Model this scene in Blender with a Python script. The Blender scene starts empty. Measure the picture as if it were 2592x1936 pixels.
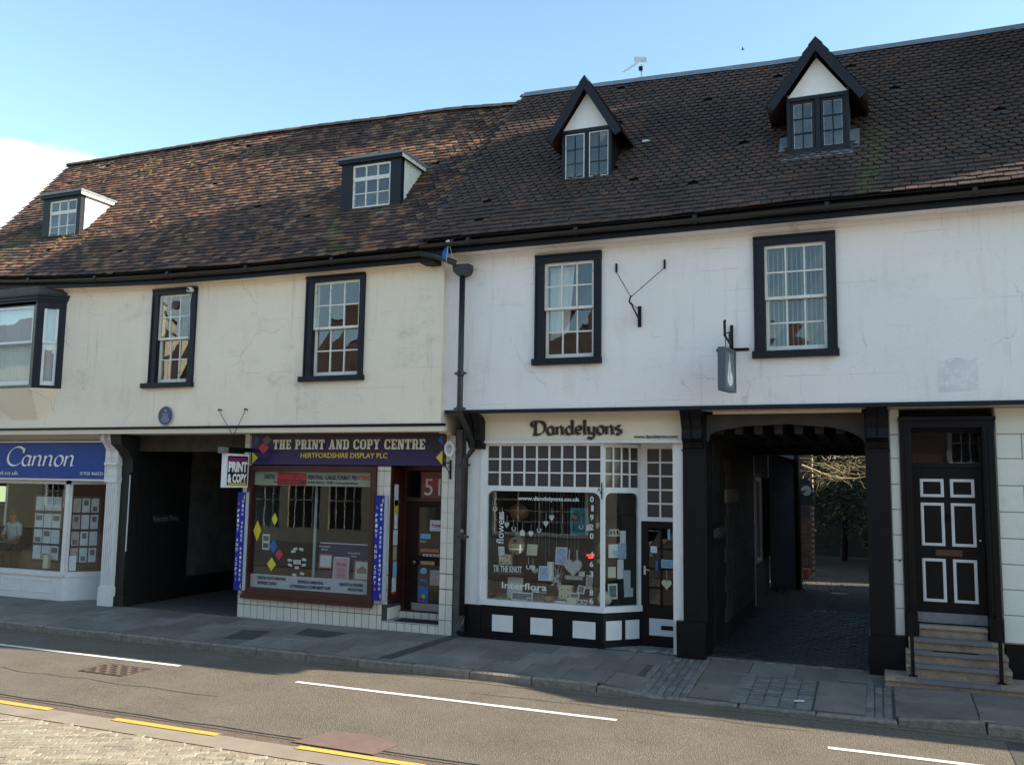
import bpy, math, random, numpy as np
from mathutils import Vector, Matrix, noise as mn
R = math.radians
random.seed(7)
sc = bpy.context.scene
COL = sc.collection

# ------------------------------------------------------------------ camera
F_PX, YAW, PITCH, ROLL = 2250.0, R(22.4), math.atan(248 / 2250), R(0.85)
CAM = Vector((0, -13.6, 2.65))
fw = Vector((-math.sin(YAW) * math.cos(PITCH), math.cos(YAW) * math.cos(PITCH), math.sin(PITCH)))
r0 = Vector((math.cos(YAW), math.sin(YAW), 0)); u0 = r0.cross(fw)
rt = r0 * math.cos(ROLL) + u0 * math.sin(ROLL); up = u0 * math.cos(ROLL) - r0 * math.sin(ROLL)
cd = bpy.data.cameras.new('camera'); cam = bpy.data.objects.new('camera', cd); COL.objects.link(cam)
cam.matrix_world = Matrix(((rt.x, up.x, -fw.x, CAM.x), (rt.y, up.y, -fw.y, CAM.y), (rt.z, up.z, -fw.z, CAM.z), (0, 0, 0, 1)))
cd.sensor_width = 36; cd.lens = F_PX / 2592 * 36; cd.clip_start = 0.1; cd.clip_end = 6000
sc.camera = cam

# ------------------------------------------------------------------ light
SUN = Vector((1.70, 0.31, 1.0)).normalized()
sun = bpy.data.lights.new('sun', 'SUN'); sun.energy = 5.0; sun.angle = R(0.5); sun.color = (1.0, 0.88, 0.70)
so = bpy.data.objects.new('sun', sun); COL.objects.link(so)
so.rotation_euler = SUN.to_track_quat('Z', 'Y').to_euler(); so.location = (30, 10, 40)
w = bpy.data.worlds.new('World'); sc.world = w; w.use_nodes = True
nt = w.node_tree; nt.nodes.clear()
sky = nt.nodes.new('ShaderNodeTexSky'); sky.sky_type = 'NISHITA'; sky.sun_disc = False
sky.sun_elevation = math.asin(SUN.z); sky.sun_rotation = math.atan2(SUN.x, SUN.y)
sky.air_density = 1.0; sky.dust_density = 0.6; sky.ozone_density = 1.5
bg = nt.nodes.new('ShaderNodeBackground'); bg.inputs['Strength'].default_value = 0.125
wo = nt.nodes.new('ShaderNodeOutputWorld')
# soft cumulus low in the sky
tc = nt.nodes.new('ShaderNodeTexCoord'); mp = nt.nodes.new('ShaderNodeMapping'); mp.inputs['Scale'].default_value = (1.6, 1.6, 4.2)
nz = nt.nodes.new('ShaderNodeTexNoise'); nz.inputs['Scale'].default_value = 1.9; nz.inputs['Detail'].default_value = 9; nz.inputs['Roughness'].default_value = 0.55
mp.inputs['Location'].default_value = (0.35, 0.2, 0.0)
cr = nt.nodes.new('ShaderNodeMapRange'); cr.interpolation_type = 'SMOOTHSTEP'
cr.inputs['From Min'].default_value = 0.58; cr.inputs['From Max'].default_value = 0.80
sp = nt.nodes.new('ShaderNodeSeparateXYZ')
el = nt.nodes.new('ShaderNodeMapRange'); el.interpolation_type = 'SMOOTHSTEP'
el.inputs['From Min'].default_value = 0.45; el.inputs['From Max'].default_value = 0.35
dt = nt.nodes.new('ShaderNodeVectorMath'); dt.operation = 'DOT_PRODUCT'
cdv = Vector((-0.7897, 0.5699, 0.2269)).normalized(); dt.inputs[1].default_value = cdv
dr = nt.nodes.new('ShaderNodeMapRange'); dr.inputs['From Min'].default_value = 0.9945; dr.inputs['From Max'].default_value = 0.9995
dr.inputs['To Min'].default_value = 0.0; dr.inputs['To Max'].default_value = 0.42
ad = nt.nodes.new('ShaderNodeMath'); ad.operation = 'ADD'
ml = nt.nodes.new('ShaderNodeMath'); ml.operation = 'MULTIPLY'
mx = nt.nodes.new('ShaderNodeMix'); mx.data_type = 'RGBA'; mx.inputs['B'].default_value = (8.5, 8.8, 9.2, 1)
tint = nt.nodes.new('ShaderNodeMix'); tint.data_type = 'RGBA'; tint.blend_type = 'MULTIPLY'; tint.inputs['Factor'].default_value = 1
tint.inputs['B'].default_value = (1.06, 1.13, 1.0, 1)
L = nt.links.new
L(tc.outputs['Generated'], mp.inputs['Vector']); L(mp.outputs['Vector'], nz.inputs['Vector'])
L(tc.outputs['Generated'], dt.inputs[0]); L(dt.outputs['Value'], dr.inputs['Value'])
L(nz.outputs['Fac'], ad.inputs[0]); L(dr.outputs['Result'], ad.inputs[1]); L(ad.outputs[0], cr.inputs['Value'])
L(tc.outputs['Generated'], sp.inputs[0]); L(sp.outputs['Z'], el.inputs['Value'])
L(cr.outputs['Result'], ml.inputs[0]); L(el.outputs['Result'], ml.inputs[1])
L(sky.outputs['Color'], tint.inputs['A']); L(tint.outputs['Result'], mx.inputs['A'])
L(ml.outputs[0], mx.inputs['Factor']); L(mx.outputs['Result'], bg.inputs['Color']); L(bg.outputs[0], wo.inputs['Surface'])
vs = sc.view_settings; vs.view_transform = 'Standard'; vs.look = 'None'; vs.gamma = 1; vs.use_curve_mapping = False
vs.exposure = 1.42

# ------------------------------------------------------------------ materials
MATS = {}
def mat(name, col, rough=0.6, var=None, bump=None, spec=0.5, metal=0.0, rand=0.0, hue=0.0, emit=None, grime=None):
    if name in MATS: return MATS[name]
    m = bpy.data.materials.new(name); m.use_nodes = True; t = m.node_tree; b = t.nodes['Principled BSDF']; l = t.links.new
    b.inputs['Roughness'].default_value = rough; b.inputs['Metallic'].default_value = metal
    b.inputs['Specular IOR Level'].default_value = spec
    c4 = tuple(col) + (1,)
    geo = t.nodes.new('ShaderNodeNewGeometry'); pos = geo.outputs['Position']
    out = None
    def mul(a, facnode, lo, hi, fmin=0.0, fmax=1.0):
        mr = t.nodes.new('ShaderNodeMapRange'); l(facnode, mr.inputs['Value'])
        mr.inputs['From Min'].default_value = fmin; mr.inputs['From Max'].default_value = fmax
        mr.inputs['To Min'].default_value = lo; mr.inputs['To Max'].default_value = hi
        v = t.nodes.new('ShaderNodeVectorMath'); v.operation = 'SCALE'
        if a is None: v.inputs[0].default_value = col
        else: l(a, v.inputs[0])
        l(mr.outputs[0], v.inputs['Scale']); return v.outputs[0]
    if var:
        n = t.nodes.new('ShaderNodeTexNoise'); n.inputs['Scale'].default_value = var[0]; n.inputs['Detail'].default_value = 6; n.inputs['Roughness'].default_value = 0.65
        l(pos, n.inputs['Vector']); out = mul(out, n.outputs['Fac'], 1 - var[1], 1 + var[1], 0.3, 0.7)
    if rand:
        oi = t.nodes.new('ShaderNodeObjectInfo'); a = t.nodes.new('ShaderNodeMath'); a.operation = 'ADD'
        l(oi.outputs['Random'], a.inputs[0]); l(geo.outputs['Random Per Island'], a.inputs[1])
        fr = t.nodes.new('ShaderNodeMath'); fr.operation = 'FRACT'; l(a.outputs[0], fr.inputs[0])
        out = mul(out, fr.outputs[0], 1 - rand, 1 + rand)
        if hue:
            hs = t.nodes.new('ShaderNodeHueSaturation')
            mr = t.nodes.new('ShaderNodeMapRange'); f2 = t.nodes.new('ShaderNodeMath'); f2.operation = 'MULTIPLY'; f2.inputs[1].default_value = 7.31
            f3 = t.nodes.new('ShaderNodeMath'); f3.operation = 'FRACT'; l(fr.outputs[0], f2.inputs[0]); l(f2.outputs[0], f3.inputs[0])
            l(f3.outputs[0], mr.inputs['Value']); mr.inputs['To Min'].default_value = 0.5 - hue; mr.inputs['To Max'].default_value = 0.5 + hue
            l(mr.outputs[0], hs.inputs['Hue']); l(out, hs.inputs['Color']); out = hs.outputs[0]
    if grime:   # (scale, threshold, colour, amount)
        n = t.nodes.new('ShaderNodeTexNoise'); n.inputs['Scale'].default_value = grime[0]; n.inputs['Detail'].default_value = 8; n.inputs['Roughness'].default_value = 0.7
        l(pos, n.inputs['Vector'])
        mr = t.nodes.new('ShaderNodeMapRange'); l(n.outputs['Fac'], mr.inputs['Value']); mr.interpolation_type = 'SMOOTHSTEP'
        mr.inputs['From Min'].default_value = grime[1]; mr.inputs['From Max'].default_value = grime[1] + 0.12; mr.inputs['To Max'].default_value = grime[3]
        mx = t.nodes.new('ShaderNodeMix'); mx.data_type = 'RGBA'; l(mr.outputs[0], mx.inputs['Factor'])
        if out is None: mx.inputs['A'].default_value = c4
        else: l(out, mx.inputs['A'])
        mx.inputs['B'].default_value = tuple(grime[2]) + (1,); out = mx.outputs['Result']
    if out is None: b.inputs['Base Color'].default_value = c4
    else: l(out, b.inputs['Base Color'])
    if bump:
        n = t.nodes.new('ShaderNodeTexNoise'); n.inputs['Scale'].default_value = bump[0]; n.inputs['Detail'].default_value = 5; l(pos, n.inputs['Vector'])
        bp = t.nodes.new('ShaderNodeBump'); bp.inputs['Strength'].default_value = bump[1]; bp.inputs['Distance'].default_value = bump[2] if len(bump) > 2 else 0.01
        l(n.outputs['Fac'], bp.inputs['Height']); l(bp.outputs[0], b.inputs['Normal'])
    if emit: b.inputs['Emission Color'].default_value = tuple(emit[0]) + (1,); b.inputs['Emission Strength'].default_value = emit[1]
    MATS[name] = m; return m

def plaster(name, col, dirt, amt, lines=True, lo=0.50):
    m = bpy.data.materials.new(name); m.use_nodes = True; t = m.node_tree; b = t.nodes['Principled BSDF']; l = t.links.new
    b.inputs['Roughness'].default_value = 0.85; b.inputs['Specular IOR Level'].default_value = 0.2
    geo = t.nodes.new('ShaderNodeNewGeometry'); sx = t.nodes.new('ShaderNodeSeparateXYZ'); l(geo.outputs['Position'], sx.inputs[0])
    cb = t.nodes.new('ShaderNodeCombineXYZ'); l(sx.outputs['X'], cb.inputs['X']); l(sx.outputs['Z'], cb.inputs['Y'])
    def N(sc_, det=6, rough=0.6, vec=None, sx_=1, sy_=1):
        mpn = t.nodes.new('ShaderNodeMapping'); mpn.inputs['Scale'].default_value = (sx_, sy_, 1); l(vec or cb.outputs[0], mpn.inputs[0])
        n = t.nodes.new('ShaderNodeTexNoise'); n.inputs['Scale'].default_value = sc_; n.inputs['Detail'].default_value = det; n.inputs['Roughness'].default_value = rough
        l(mpn.outputs[0], n.inputs['Vector']); return n.outputs['Fac']
    def MR(v, a, b_, c, d):
        r = t.nodes.new('ShaderNodeMapRange'); r.interpolation_type = 'SMOOTHSTEP'; l(v, r.inputs['Value'])
        for k, q in zip(('From Min', 'From Max', 'To Min', 'To Max'), (a, b_, c, d)): r.inputs[k].default_value = q
        return r.outputs[0]
    def MU(a, b_):
        q = t.nodes.new('ShaderNodeMath'); q.operation = 'MULTIPLY'
        l(a, q.inputs[0]); (l(b_, q.inputs[1]) if not isinstance(b_, float) else setattr(q.inputs[1], 'default_value', b_)); return q.outputs[0]
    def MIX(fac, a, b_):
        x = t.nodes.new('ShaderNodeMix'); x.data_type = 'RGBA'; l(fac, x.inputs['Factor'])
        for k, q in (('A', a), ('B', b_)):
            if isinstance(q, tuple): x.inputs[k].default_value = q + (1,)
            else: l(q, x.inputs[k])
        return x.outputs['Result']
    g1 = MR(N(0.9, 8, 0.7, None, 1, 1.6), lo, lo + 0.25, 0, amt)
    g2 = MR(N(5, 6, 0.7), 0.42, 0.68, 0.2, 1.0)
    c = MIX(MU(g1, g2), tuple(col), tuple(dirt))
    c = MIX(MR(N(2.4, 5, 0.6, None, 1, 0.35), 0.55, 0.8, 0, 0.35), c, (col[0] * .72, col[1] * .62, col[2] * .5))
    fine = N(40, 4)
    c = MIX(MR(fine, 0.3, 0.7, 0, 0.12), c, (col[0] * .6, col[1] * .6, col[2] * .6))
    hgt = N(18, 6, 0.6)
    if lines:
        bt = t.nodes.new('ShaderNodeTexBrick'); bt.inputs['Scale'].default_value = 1.0
        bt.inputs['Brick Width'].default_value = 0.92; bt.inputs['Row Height'].default_value = 0.325; bt.inputs['Mortar Size'].default_value = 0.004; bt.inputs['Mortar Smooth'].default_value = 0.2
        wv = t.nodes.new('ShaderNodeVectorMath'); wv.operation = 'ADD'
        nn = t.nodes.new('ShaderNodeTexNoise'); nn.inputs['Scale'].default_value = 1.3; l(cb.outputs[0], nn.inputs['Vector'])
        scl = t.nodes.new('ShaderNodeVectorMath'); scl.operation = 'SCALE'; scl.inputs['Scale'].default_value = 0.05; l(nn.outputs['Color'], scl.inputs[0])
        l(cb.outputs[0], wv.inputs[0]); l(scl.outputs[0], wv.inputs[1]); l(wv.outputs[0], bt.inputs['Vector'])
        c = MIX(MU(bt.outputs['Fac'], MR(N(1.5, 5, 0.7, None, 0.5, 1.5), 0.50, 0.64, 0, 0.42)), c, (0.16, 0.15, 0.13))
        c = MIX(MU(MR(N(9, 5, 0.7, None, 1, 0.06), 0.50, 0.75, 0, 0.5), MR(N(0.7, 4, 0.6), 0.42, 0.62, 0, 1.0)), c, tuple(dirt))
        c = MIX(MR(N(0.35, 3, 0.5), 0.40, 0.60, 0, 0.22), c, (col[0] * .78, col[1] * .80, col[2] * .84))
        vo = t.nodes.new('ShaderNodeTexVoronoi'); vo.feature = 'DISTANCE_TO_EDGE'; vo.inputs['Scale'].default_value = 0.55
        n3 = t.nodes.new('ShaderNodeTexNoise'); n3.inputs['Scale'].default_value = 2.2; n3.inputs['Detail'].default_value = 8; l(cb.outputs[0], n3.inputs['Vector'])
        s3 = t.nodes.new('ShaderNodeVectorMath'); s3.operation = 'MULTIPLY_ADD'; l(n3.outputs['Color'], s3.inputs[0]); s3.inputs[1].default_value = (0.5, 0.5, 0.5); l(cb.outputs[0], s3.inputs[2])
        l(s3.outputs[0], vo.inputs['Vector'])
        c = MIX(MU(MR(vo.outputs['Distance'], 0.0, 0.007, 1, 0), MR(N(0.8, 3), 0.5, 0.6, 0, 0.3)), c, (0.15, 0.14, 0.13))
    l(c, b.inputs['Base Color'])
    bp = t.nodes.new('ShaderNodeBump'); bp.inputs['Strength'].default_value = 0.35; bp.inputs['Distance'].default_value = 0.012; l(hgt, bp.inputs['Height']); l(bp.outputs[0], b.inputs['Normal'])
    MATS[name] = m; return m

def glass_mat(name, tint=(0.9, 0.93, 0.92), gain=1.5, wav=0.05):
    m = bpy.data.materials.new(name); m.use_nodes = True; t = m.node_tree; t.nodes.clear(); l = t.links.new
    o = t.nodes.new('ShaderNodeOutputMaterial'); mxs = t.nodes.new('ShaderNodeMixShader'); tr = t.nodes.new('ShaderNodeBsdfTransparent'); gl = t.nodes.new('ShaderNodeBsdfGlossy')
    tr.inputs['Color'].default_value = tint + (1,); gl.inputs['Roughness'].default_value = 0.0; gl.inputs['Color'].default_value = (1, 1, 1, 1)
    lw = t.nodes.new('ShaderNodeLayerWeight'); lw.inputs['Blend'].default_value = 0.5
    pw = t.nodes.new('ShaderNodeMath'); pw.operation = 'POWER'; pw.inputs[1].default_value = 5; l(lw.outputs['Facing'], pw.inputs[0])
    ma = t.nodes.new('ShaderNodeMath'); ma.operation = 'MULTIPLY_ADD'; ma.inputs[1].default_value = 0.9; ma.inputs[2].default_value = 0.075 * gain; ma.use_clamp = True; l(pw.outputs[0], ma.inputs[0])
    geo = t.nodes.new('ShaderNodeNewGeometry'); n = t.nodes.new('ShaderNodeTexNoise'); n.inputs['Scale'].default_value = 2.5; l(geo.outputs['Position'], n.inputs['Vector'])
    bp = t.nodes.new('ShaderNodeBump'); bp.inputs['Strength'].default_value = wav; bp.inputs['Distance'].default_value = 0.05; l(n.outputs['Fac'], bp.inputs['Height']); l(bp.outputs[0], gl.inputs['Normal'])
    l(ma.outputs[0], mxs.inputs[0]); l(tr.outputs[0], mxs.inputs[1]); l(gl.outputs[0], mxs.inputs[2]); l(mxs.outputs[0], o.inputs['Surface'])
    MATS[name] = m; return m

def tile_mat(name, cols, moss, rough=0.85):
    """clay tiles: a colour per tile, lichen, and moss streaks [(x, y0, y1, width, lean)]"""
    m = bpy.data.materials.new(name); m.use_nodes = True; t = m.node_tree; b = t.nodes['Principled BSDF']; l = t.links.new
    b.inputs['Roughness'].default_value = rough; b.inputs['Specular IOR Level'].default_value = 0.25
    geo = t.nodes.new('ShaderNodeNewGeometry'); oi = t.nodes.new('ShaderNodeObjectInfo')
    def M(op, a, c=None, d=None):
        q = t.nodes.new('ShaderNodeMath'); q.operation = op
        for i, v in enumerate((a, c, d)):
            if v is None: continue
            if isinstance(v, (int, float)): q.inputs[i].default_value = v
            else: l(v, q.inputs[i])
        return q.outputs[0]
    fr = M('FRACT', M('ADD', oi.outputs['Random'], geo.outputs['Random Per Island']))
    ramp = t.nodes.new('ShaderNodeValToRGB'); l(fr, ramp.inputs[0]); ramp.color_ramp.interpolation = 'LINEAR'
    es = ramp.color_ramp.elements
    for i, c in enumerate(cols):
        p = i / (len(cols) - 1)
        e = es[0] if i == 0 else (es[-1] if i == len(cols) - 1 else es.new(p)); e.color = tuple(c) + (1,)
    sx = t.nodes.new('ShaderNodeSeparateXYZ'); l(geo.outputs['Position'], sx.inputs[0])
    def noise(s, det=6, r=0.65):
        n = t.nodes.new('ShaderNodeTexNoise'); n.inputs['Scale'].default_value = s; n.inputs['Detail'].default_value = det; n.inputs['Roughness'].default_value = r; l(geo.outputs['Position'], n.inputs['Vector']); return n.outputs['Fac']
    def mr(v, a, b_, c, d):
        r = t.nodes.new('ShaderNodeMapRange'); r.interpolation_type = 'SMOOTHSTEP'; l(v, r.inputs['Value'])
        for k, q in zip(('From Min', 'From Max', 'To Min', 'To Max'), (a, b_, c, d)): r.inputs[k].default_value = q
        return r.outputs[0]
    def mix(f, a, b_, bt='MIX'):
        x = t.nodes.new('ShaderNodeMix'); x.data_type = 'RGBA'; x.blend_type = bt; l(f, x.inputs['Factor'])
        for k, q in (('A', a), ('B', b_)):
            if isinstance(q, tuple): x.inputs[k].default_value = q + (1,)
            else: l(q, x.inputs[k])
        return x.outputs['Result']
    c = ramp.outputs[0]
    c = mix(mr(noise(0.7, 4), 0.35, 0.65, 0, 0.55), c, (0.035, 0.027, 0.026))
    c = mix(mr(noise(26, 3), 0.60, 0.72, 0, 0.6), c, (0.20, 0.19, 0.15))
    c = mix(mr(noise(9, 5), 0.62, 0.70, 0, 0.5), c, (0.10, 0.095, 0.07))
    n4 = noise(11, 8, 0.75)
    for (x, y0, y1, wd, lean) in moss:
        dx = M('ABSOLUTE', M('SUBTRACT', M('SUBTRACT', sx.outputs['X'], x), M('MULTIPLY', M('SUBTRACT', sx.outputs['Y'], y1), lean)))
        f = M('MULTIPLY', M('MULTIPLY', mr(dx, wd * 0.3, wd, 1, 0), M('MULTIPLY', mr(sx.outputs['Y'], y0 - .1, y0 + .1, 0, 1), mr(sx.outputs['Y'], y1 - 0.05, y1 + 0.25, 1, 0))), mr(n4, 0.42, 0.62, 0.0, 0.75))
        c = mix(f, c, (0.085, 0.105, 0.028))
    l(c, b.inputs['Base Color'])
    bp = t.nodes.new('ShaderNodeBump'); bp.inputs['Strength'].default_value = 0.5; bp.inputs['Distance'].default_value = 0.008; l(noise(45, 4), bp.inputs['Height']); l(bp.outputs[0], b.inputs['Normal'])
    MATS[name] = m; return m

cream = plaster('cream_plaster', (0.83, 0.735, 0.60), (0.34, 0.32, 0.28), 0.85)
white = plaster('white_plaster', (0.80, 0.765, 0.755), (0.42, 0.40, 0.38), 0.7, True, 0.53)
cream2 = plaster('cream_paint_masonry', (0.66, 0.59, 0.47), (0.30, 0.27, 0.22), 0.6, False)
whitew = plaster('white_masonry', (0.70, 0.69, 0.63), (0.40, 0.41, 0.36), 0.6, False)
black = mat('black_paint', (0.0035, 0.004, 0.006), 0.45, (6, 0.3), (20, 0.15), spec=0.22, grime=(7, 0.70, (0.04, 0.04, 0.04), 0.35))
navy = mat('blue_black_paint', (0.006, 0.0075, 0.014), 0.5, (5, 0.3), (18, 0.2), spec=0.3, grime=(9, 0.70, (0.07, 0.07, 0.07), 0.5))
wood_dark = mat('dark_timber', (0.007, 0.006, 0.006), 0.65, (5, 0.4), (14, 0.5), spec=0.25, grime=(4, 0.62, (0.025, 0.02, 0.018), 0.5))
wpaint = mat('white_gloss_paint', (0.66, 0.67, 0.68), 0.35, (8, 0.05), grime=(10, 0.66, (0.30, 0.29, 0.26), 0.5))
wold = mat('weathered_white_paint', (0.66, 0.65, 0.61), 0.5, (10, 0.1), (30, 0.2), grime=(11, 0.58, (0.12, 0.11, 0.09), 0.8))
maroon = mat('maroon_woodstain', (0.050, 0.012, 0.011), 0.32, (4, 0.3), (30, 0.1))
lead = mat('lead_sheet', (0.16, 0.175, 0.20), 0.5, (4, 0.25), (9, 0.4), grime=(5, 0.6, (0.07, 0.075, 0.08), 0.6))
glass = glass_mat('window_glass', gain=1.3, wav=0.02)
sglass = glass_mat('shop_glass', (0.86, 0.90, 0.89), 0.65, 0.006)
bglass = glass_mat('bay_glass', (0.8, 0.85, 0.85), 2.4, 0.01)
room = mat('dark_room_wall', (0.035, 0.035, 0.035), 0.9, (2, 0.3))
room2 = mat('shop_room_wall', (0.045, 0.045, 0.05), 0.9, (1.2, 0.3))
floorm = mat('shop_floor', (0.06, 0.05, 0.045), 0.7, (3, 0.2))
ltile = tile_mat('clay_tile_red_brown', [(0.035, 0.026, 0.026), (0.10, 0.052, 0.040), (0.050, 0.036, 0.034), (0.26, 0.115, 0.065), (0.042, 0.031, 0.031), (0.075, 0.045, 0.038), (0.30, 0.16, 0.095), (0.060, 0.042, 0.038), (0.27, 0.165, 0.10)],
                 [(-9.45, -0.9, 0.25, 0.20, -0.75), (-17.5, -0.9, 0.3, 0.5, 0.2), (-7.9, 0.0, 0.9, 0.22, 0.6)])
rtile = tile_mat('clay_tile_dark_brown', [(0.050, 0.036, 0.034), (0.085, 0.052, 0.045), (0.055, 0.045, 0.043), (0.115, 0.060, 0.045), (0.060, 0.048, 0.046), (0.13, 0.065, 0.045)],
                 [(0.12, -0.9, 0.6, 0.22, 0.1), (-3.75, 0.1, 0.8, 0.14, 0.5)])

# ------------------------------------------------------------------ geometry helpers
class Fr:
    def __init__(s, O, u=(1, 0, 0), v=(0, 0, 1)):
        s.O = Vector(O); s.u = Vector(u).normalized(); s.v = Vector(v).normalized(); s.n = s.u.cross(s.v)
    def P(s, a, b, c=0.0): return s.O + s.u * a + s.v * b + s.n * c
def FY(y): return Fr((0, y, 0))
XF = lambda x: Fr((x, 0, 0), (0, 1, 0), (0, 0, 1))       # plane facing +X: u = Y
W = {}
class MB:
    def __init__(s): s.v = []; s.f = []
    def box(s, fr, u0, u1, v0, v1, n0, n1, jit=0):
        i = len(s.v)
        for c in (n0, n1):
            for a, b in ((u0, v0), (u1, v0), (u1, v1), (u0, v1)):
                p = fr.P(a, b, c)
                if jit: p = p + Vector((random.uniform(-jit, jit), random.uniform(-jit, jit), random.uniform(-jit, jit)))
                s.v.append(p)
        s.f += [tuple(i + k for k in q) for q in ((0, 3, 2, 1), (4, 5, 6, 7), (0, 1, 5, 4), (1, 2, 6, 5), (2, 3, 7, 6), (3, 0, 4, 7))]
        return s
    def poly(s, pts):
        i = len(s.v); s.v += [Vector(p) for p in pts]; s.f.append(tuple(range(i, i + len(pts)))); return s
    def prism(s, fr, pts, n0, n1):
        i = len(s.v); k = len(pts)
        s.v += [fr.P(a, b, n0) for a, b in pts] + [fr.P(a, b, n1) for a, b in pts]
        s.f.append(tuple(i + j for j in reversed(range(k)))); s.f.append(tuple(i + k + j for j in range(k)))
        s.f += [(i + j, i + (j + 1) % k, i + k + (j + 1) % k, i + k + j) for j in range(k)]; return s
    def strip(s, a, b):   # two equal point rows -> quads
        i = len(s.v); k = len(a); s.v += [Vector(p) for p in a] + [Vector(p) for p in b]
        s.f += [(i + j, i + j + 1, i + k + j + 1, i + k + j) for j in range(k - 1)]; return s
    def tube(s, pts, r, seg=8, cap=True):
        pts = [Vector(p) for p in pts]; rr = r if isinstance(r, (list, tuple)) else [r] * len(pts); rings = []
        for j, p in enumerate(pts):
            d = (pts[min(j + 1, len(pts) - 1)] - pts[max(j - 1, 0)]).normalized()
            a = d.cross(Vector((0.31, 0.52, 0.79))); a = (a if a.length > 1e-3 else d.cross(Vector((1, 0, 0)))).normalized(); b = d.cross(a)
            i = len(s.v); s.v += [p + (a * math.cos(t) + b * math.sin(t)) * rr[j] for t in [2 * math.pi * q / seg for q in range(seg)]]; rings.append(i)
        for i, j in zip(rings, rings[1:]): s.f += [(i + q, i + (q + 1) % seg, j + (q + 1) % seg, j + q) for q in range(seg)]
        if cap: s.f.append(tuple(rings[0] + q for q in reversed(range(seg)))); s.f.append(tuple(rings[-1] + q for q in range(seg)))
        return s
    def lathe(s, c, prof, seg=16, ax=(0, 0, 1)):
        ax = Vector(ax).normalized(); a = ax.cross(Vector((0.3, 0.9, 0.1))).normalized(); b = ax.cross(a); rings = []
        for r_, h in prof:
            i = len(s.v); rings.append(i)
            s.v += [Vector(c) + ax * h + (a * math.cos(t) + b * math.sin(t)) * r_ for t in [2 * math.pi * q / seg for q in range(seg)]]
        for i, j in zip(rings, rings[1:]): s.f += [(i + q, i + (q + 1) % seg, j + (q + 1) % seg, j + q) for q in range(seg)]
        s.f.append(tuple(rings[0] + q for q in reversed(range(seg)))); s.f.append(tuple(rings[-1] + q for q in range(seg))); return s
    def build(s, name, m, parent=None, label=None, cat=None, group=None, kind=None, smooth=False):
        n = len(s.v); c = Vector((0, 0, 0))
        if n:
            lo = Vector([min(p[k] for p in s.v) for k in range(3)]); hi = Vector([max(p[k] for p in s.v) for k in range(3)])
            c = Vector(((lo.x + hi.x) / 2, (lo.y + hi.y) / 2, lo.z))
        me = bpy.data.meshes.new(name); me.from_pydata([tuple(p - c) for p in s.v], [], s.f); me.update()
        if m: me.materials.append(m)
        if smooth: me.polygons.foreach_set('use_smooth', [True] * len(me.polygons))
        return link(name, me, c, parent, label, cat, group, kind)
def link(name, data, c, parent=None, label=None, cat=None, group=None, kind=None):
    o = bpy.data.objects.new(name, data); COL.objects.link(o)
    o.location = Vector(c) - (W[parent.name] if parent else Vector((0, 0, 0)))
    if parent: o.parent = parent
    W[o.name] = Vector(c)
    return tag(o, label, cat, group, kind)
def tag(o, label=None, cat=None, group=None, kind=None):
    if label: o['label'] = label
    if cat: o['category'] = cat
    if group: o['group'] = group
    if kind: o['kind'] = kind
    return o
def thing(name, label, cat, loc, group=None):
    return link(name, None, loc, None, label, cat, group)
def B(name, m, parent, fr, *b, **k): return MB().box(fr, *b).build(name, m, parent, **k)
def dup(root, delta, label=None):
    def cp(o, par):
        c = o.copy(); COL.objects.link(c); c.parent = par; W[c.name] = W[o.name] + Vector(delta)
        for ch in list(o.children): cp(ch, c)
        return c
    r = cp(root, root.parent); r.location = root.location + Vector(delta)
    if label: r['label'] = label
    return r

def text(s, name, m, parent, fr, u0, u1, v0, v1, n=0.004, shear=0.0, bold=0.0, ext=0.0, label=None, cat=None, sp=1.0):
    cu = bpy.data.curves.new(name, 'FONT'); cu.body = s; cu.shear = shear; cu.offset = bold; cu.space_character = sp; cu.resolution_u = 3
    ob = bpy.data.objects.new('tmp', cu); me = bpy.data.meshes.new_from_object(ob)
    bpy.data.objects.remove(ob); bpy.data.curves.remove(cu)
    co = np.empty(len(me.vertices) * 3); me.vertices.foreach_get('co', co); co = co.reshape(-1, 3)
    if len(co) == 0: return None
    lo = co.min(0); hi = co.max(0); mb = MB()
    sx = (u1 - u0) / max(hi[0] - lo[0], 1e-6); sy = (v1 - v0) / max(hi[1] - lo[1], 1e-6)
    mb.v = [fr.P(u0 + (p[0] - lo[0]) * sx, v0 + (p[1] - lo[1]) * sy, n) for p in co]
    fs = [tuple(p.vertices) for p in me.polygons]; mb.f = list(fs)
    if ext:
        k = len(mb.v); mb.v += [p - fr.n * ext for p in mb.v]
        ec = {}
        for f_ in fs:
            for a, b in zip(f_, f_[1:] + f_[:1]): ec[(a, b)] = 1
        for (a, b) in ec:
            if (b, a) not in ec: mb.f.append((b, a, a + k, b + k))
    bpy.data.meshes.remove(me)
    return mb.build(name, m, parent, label=label, cat=cat)

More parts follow.
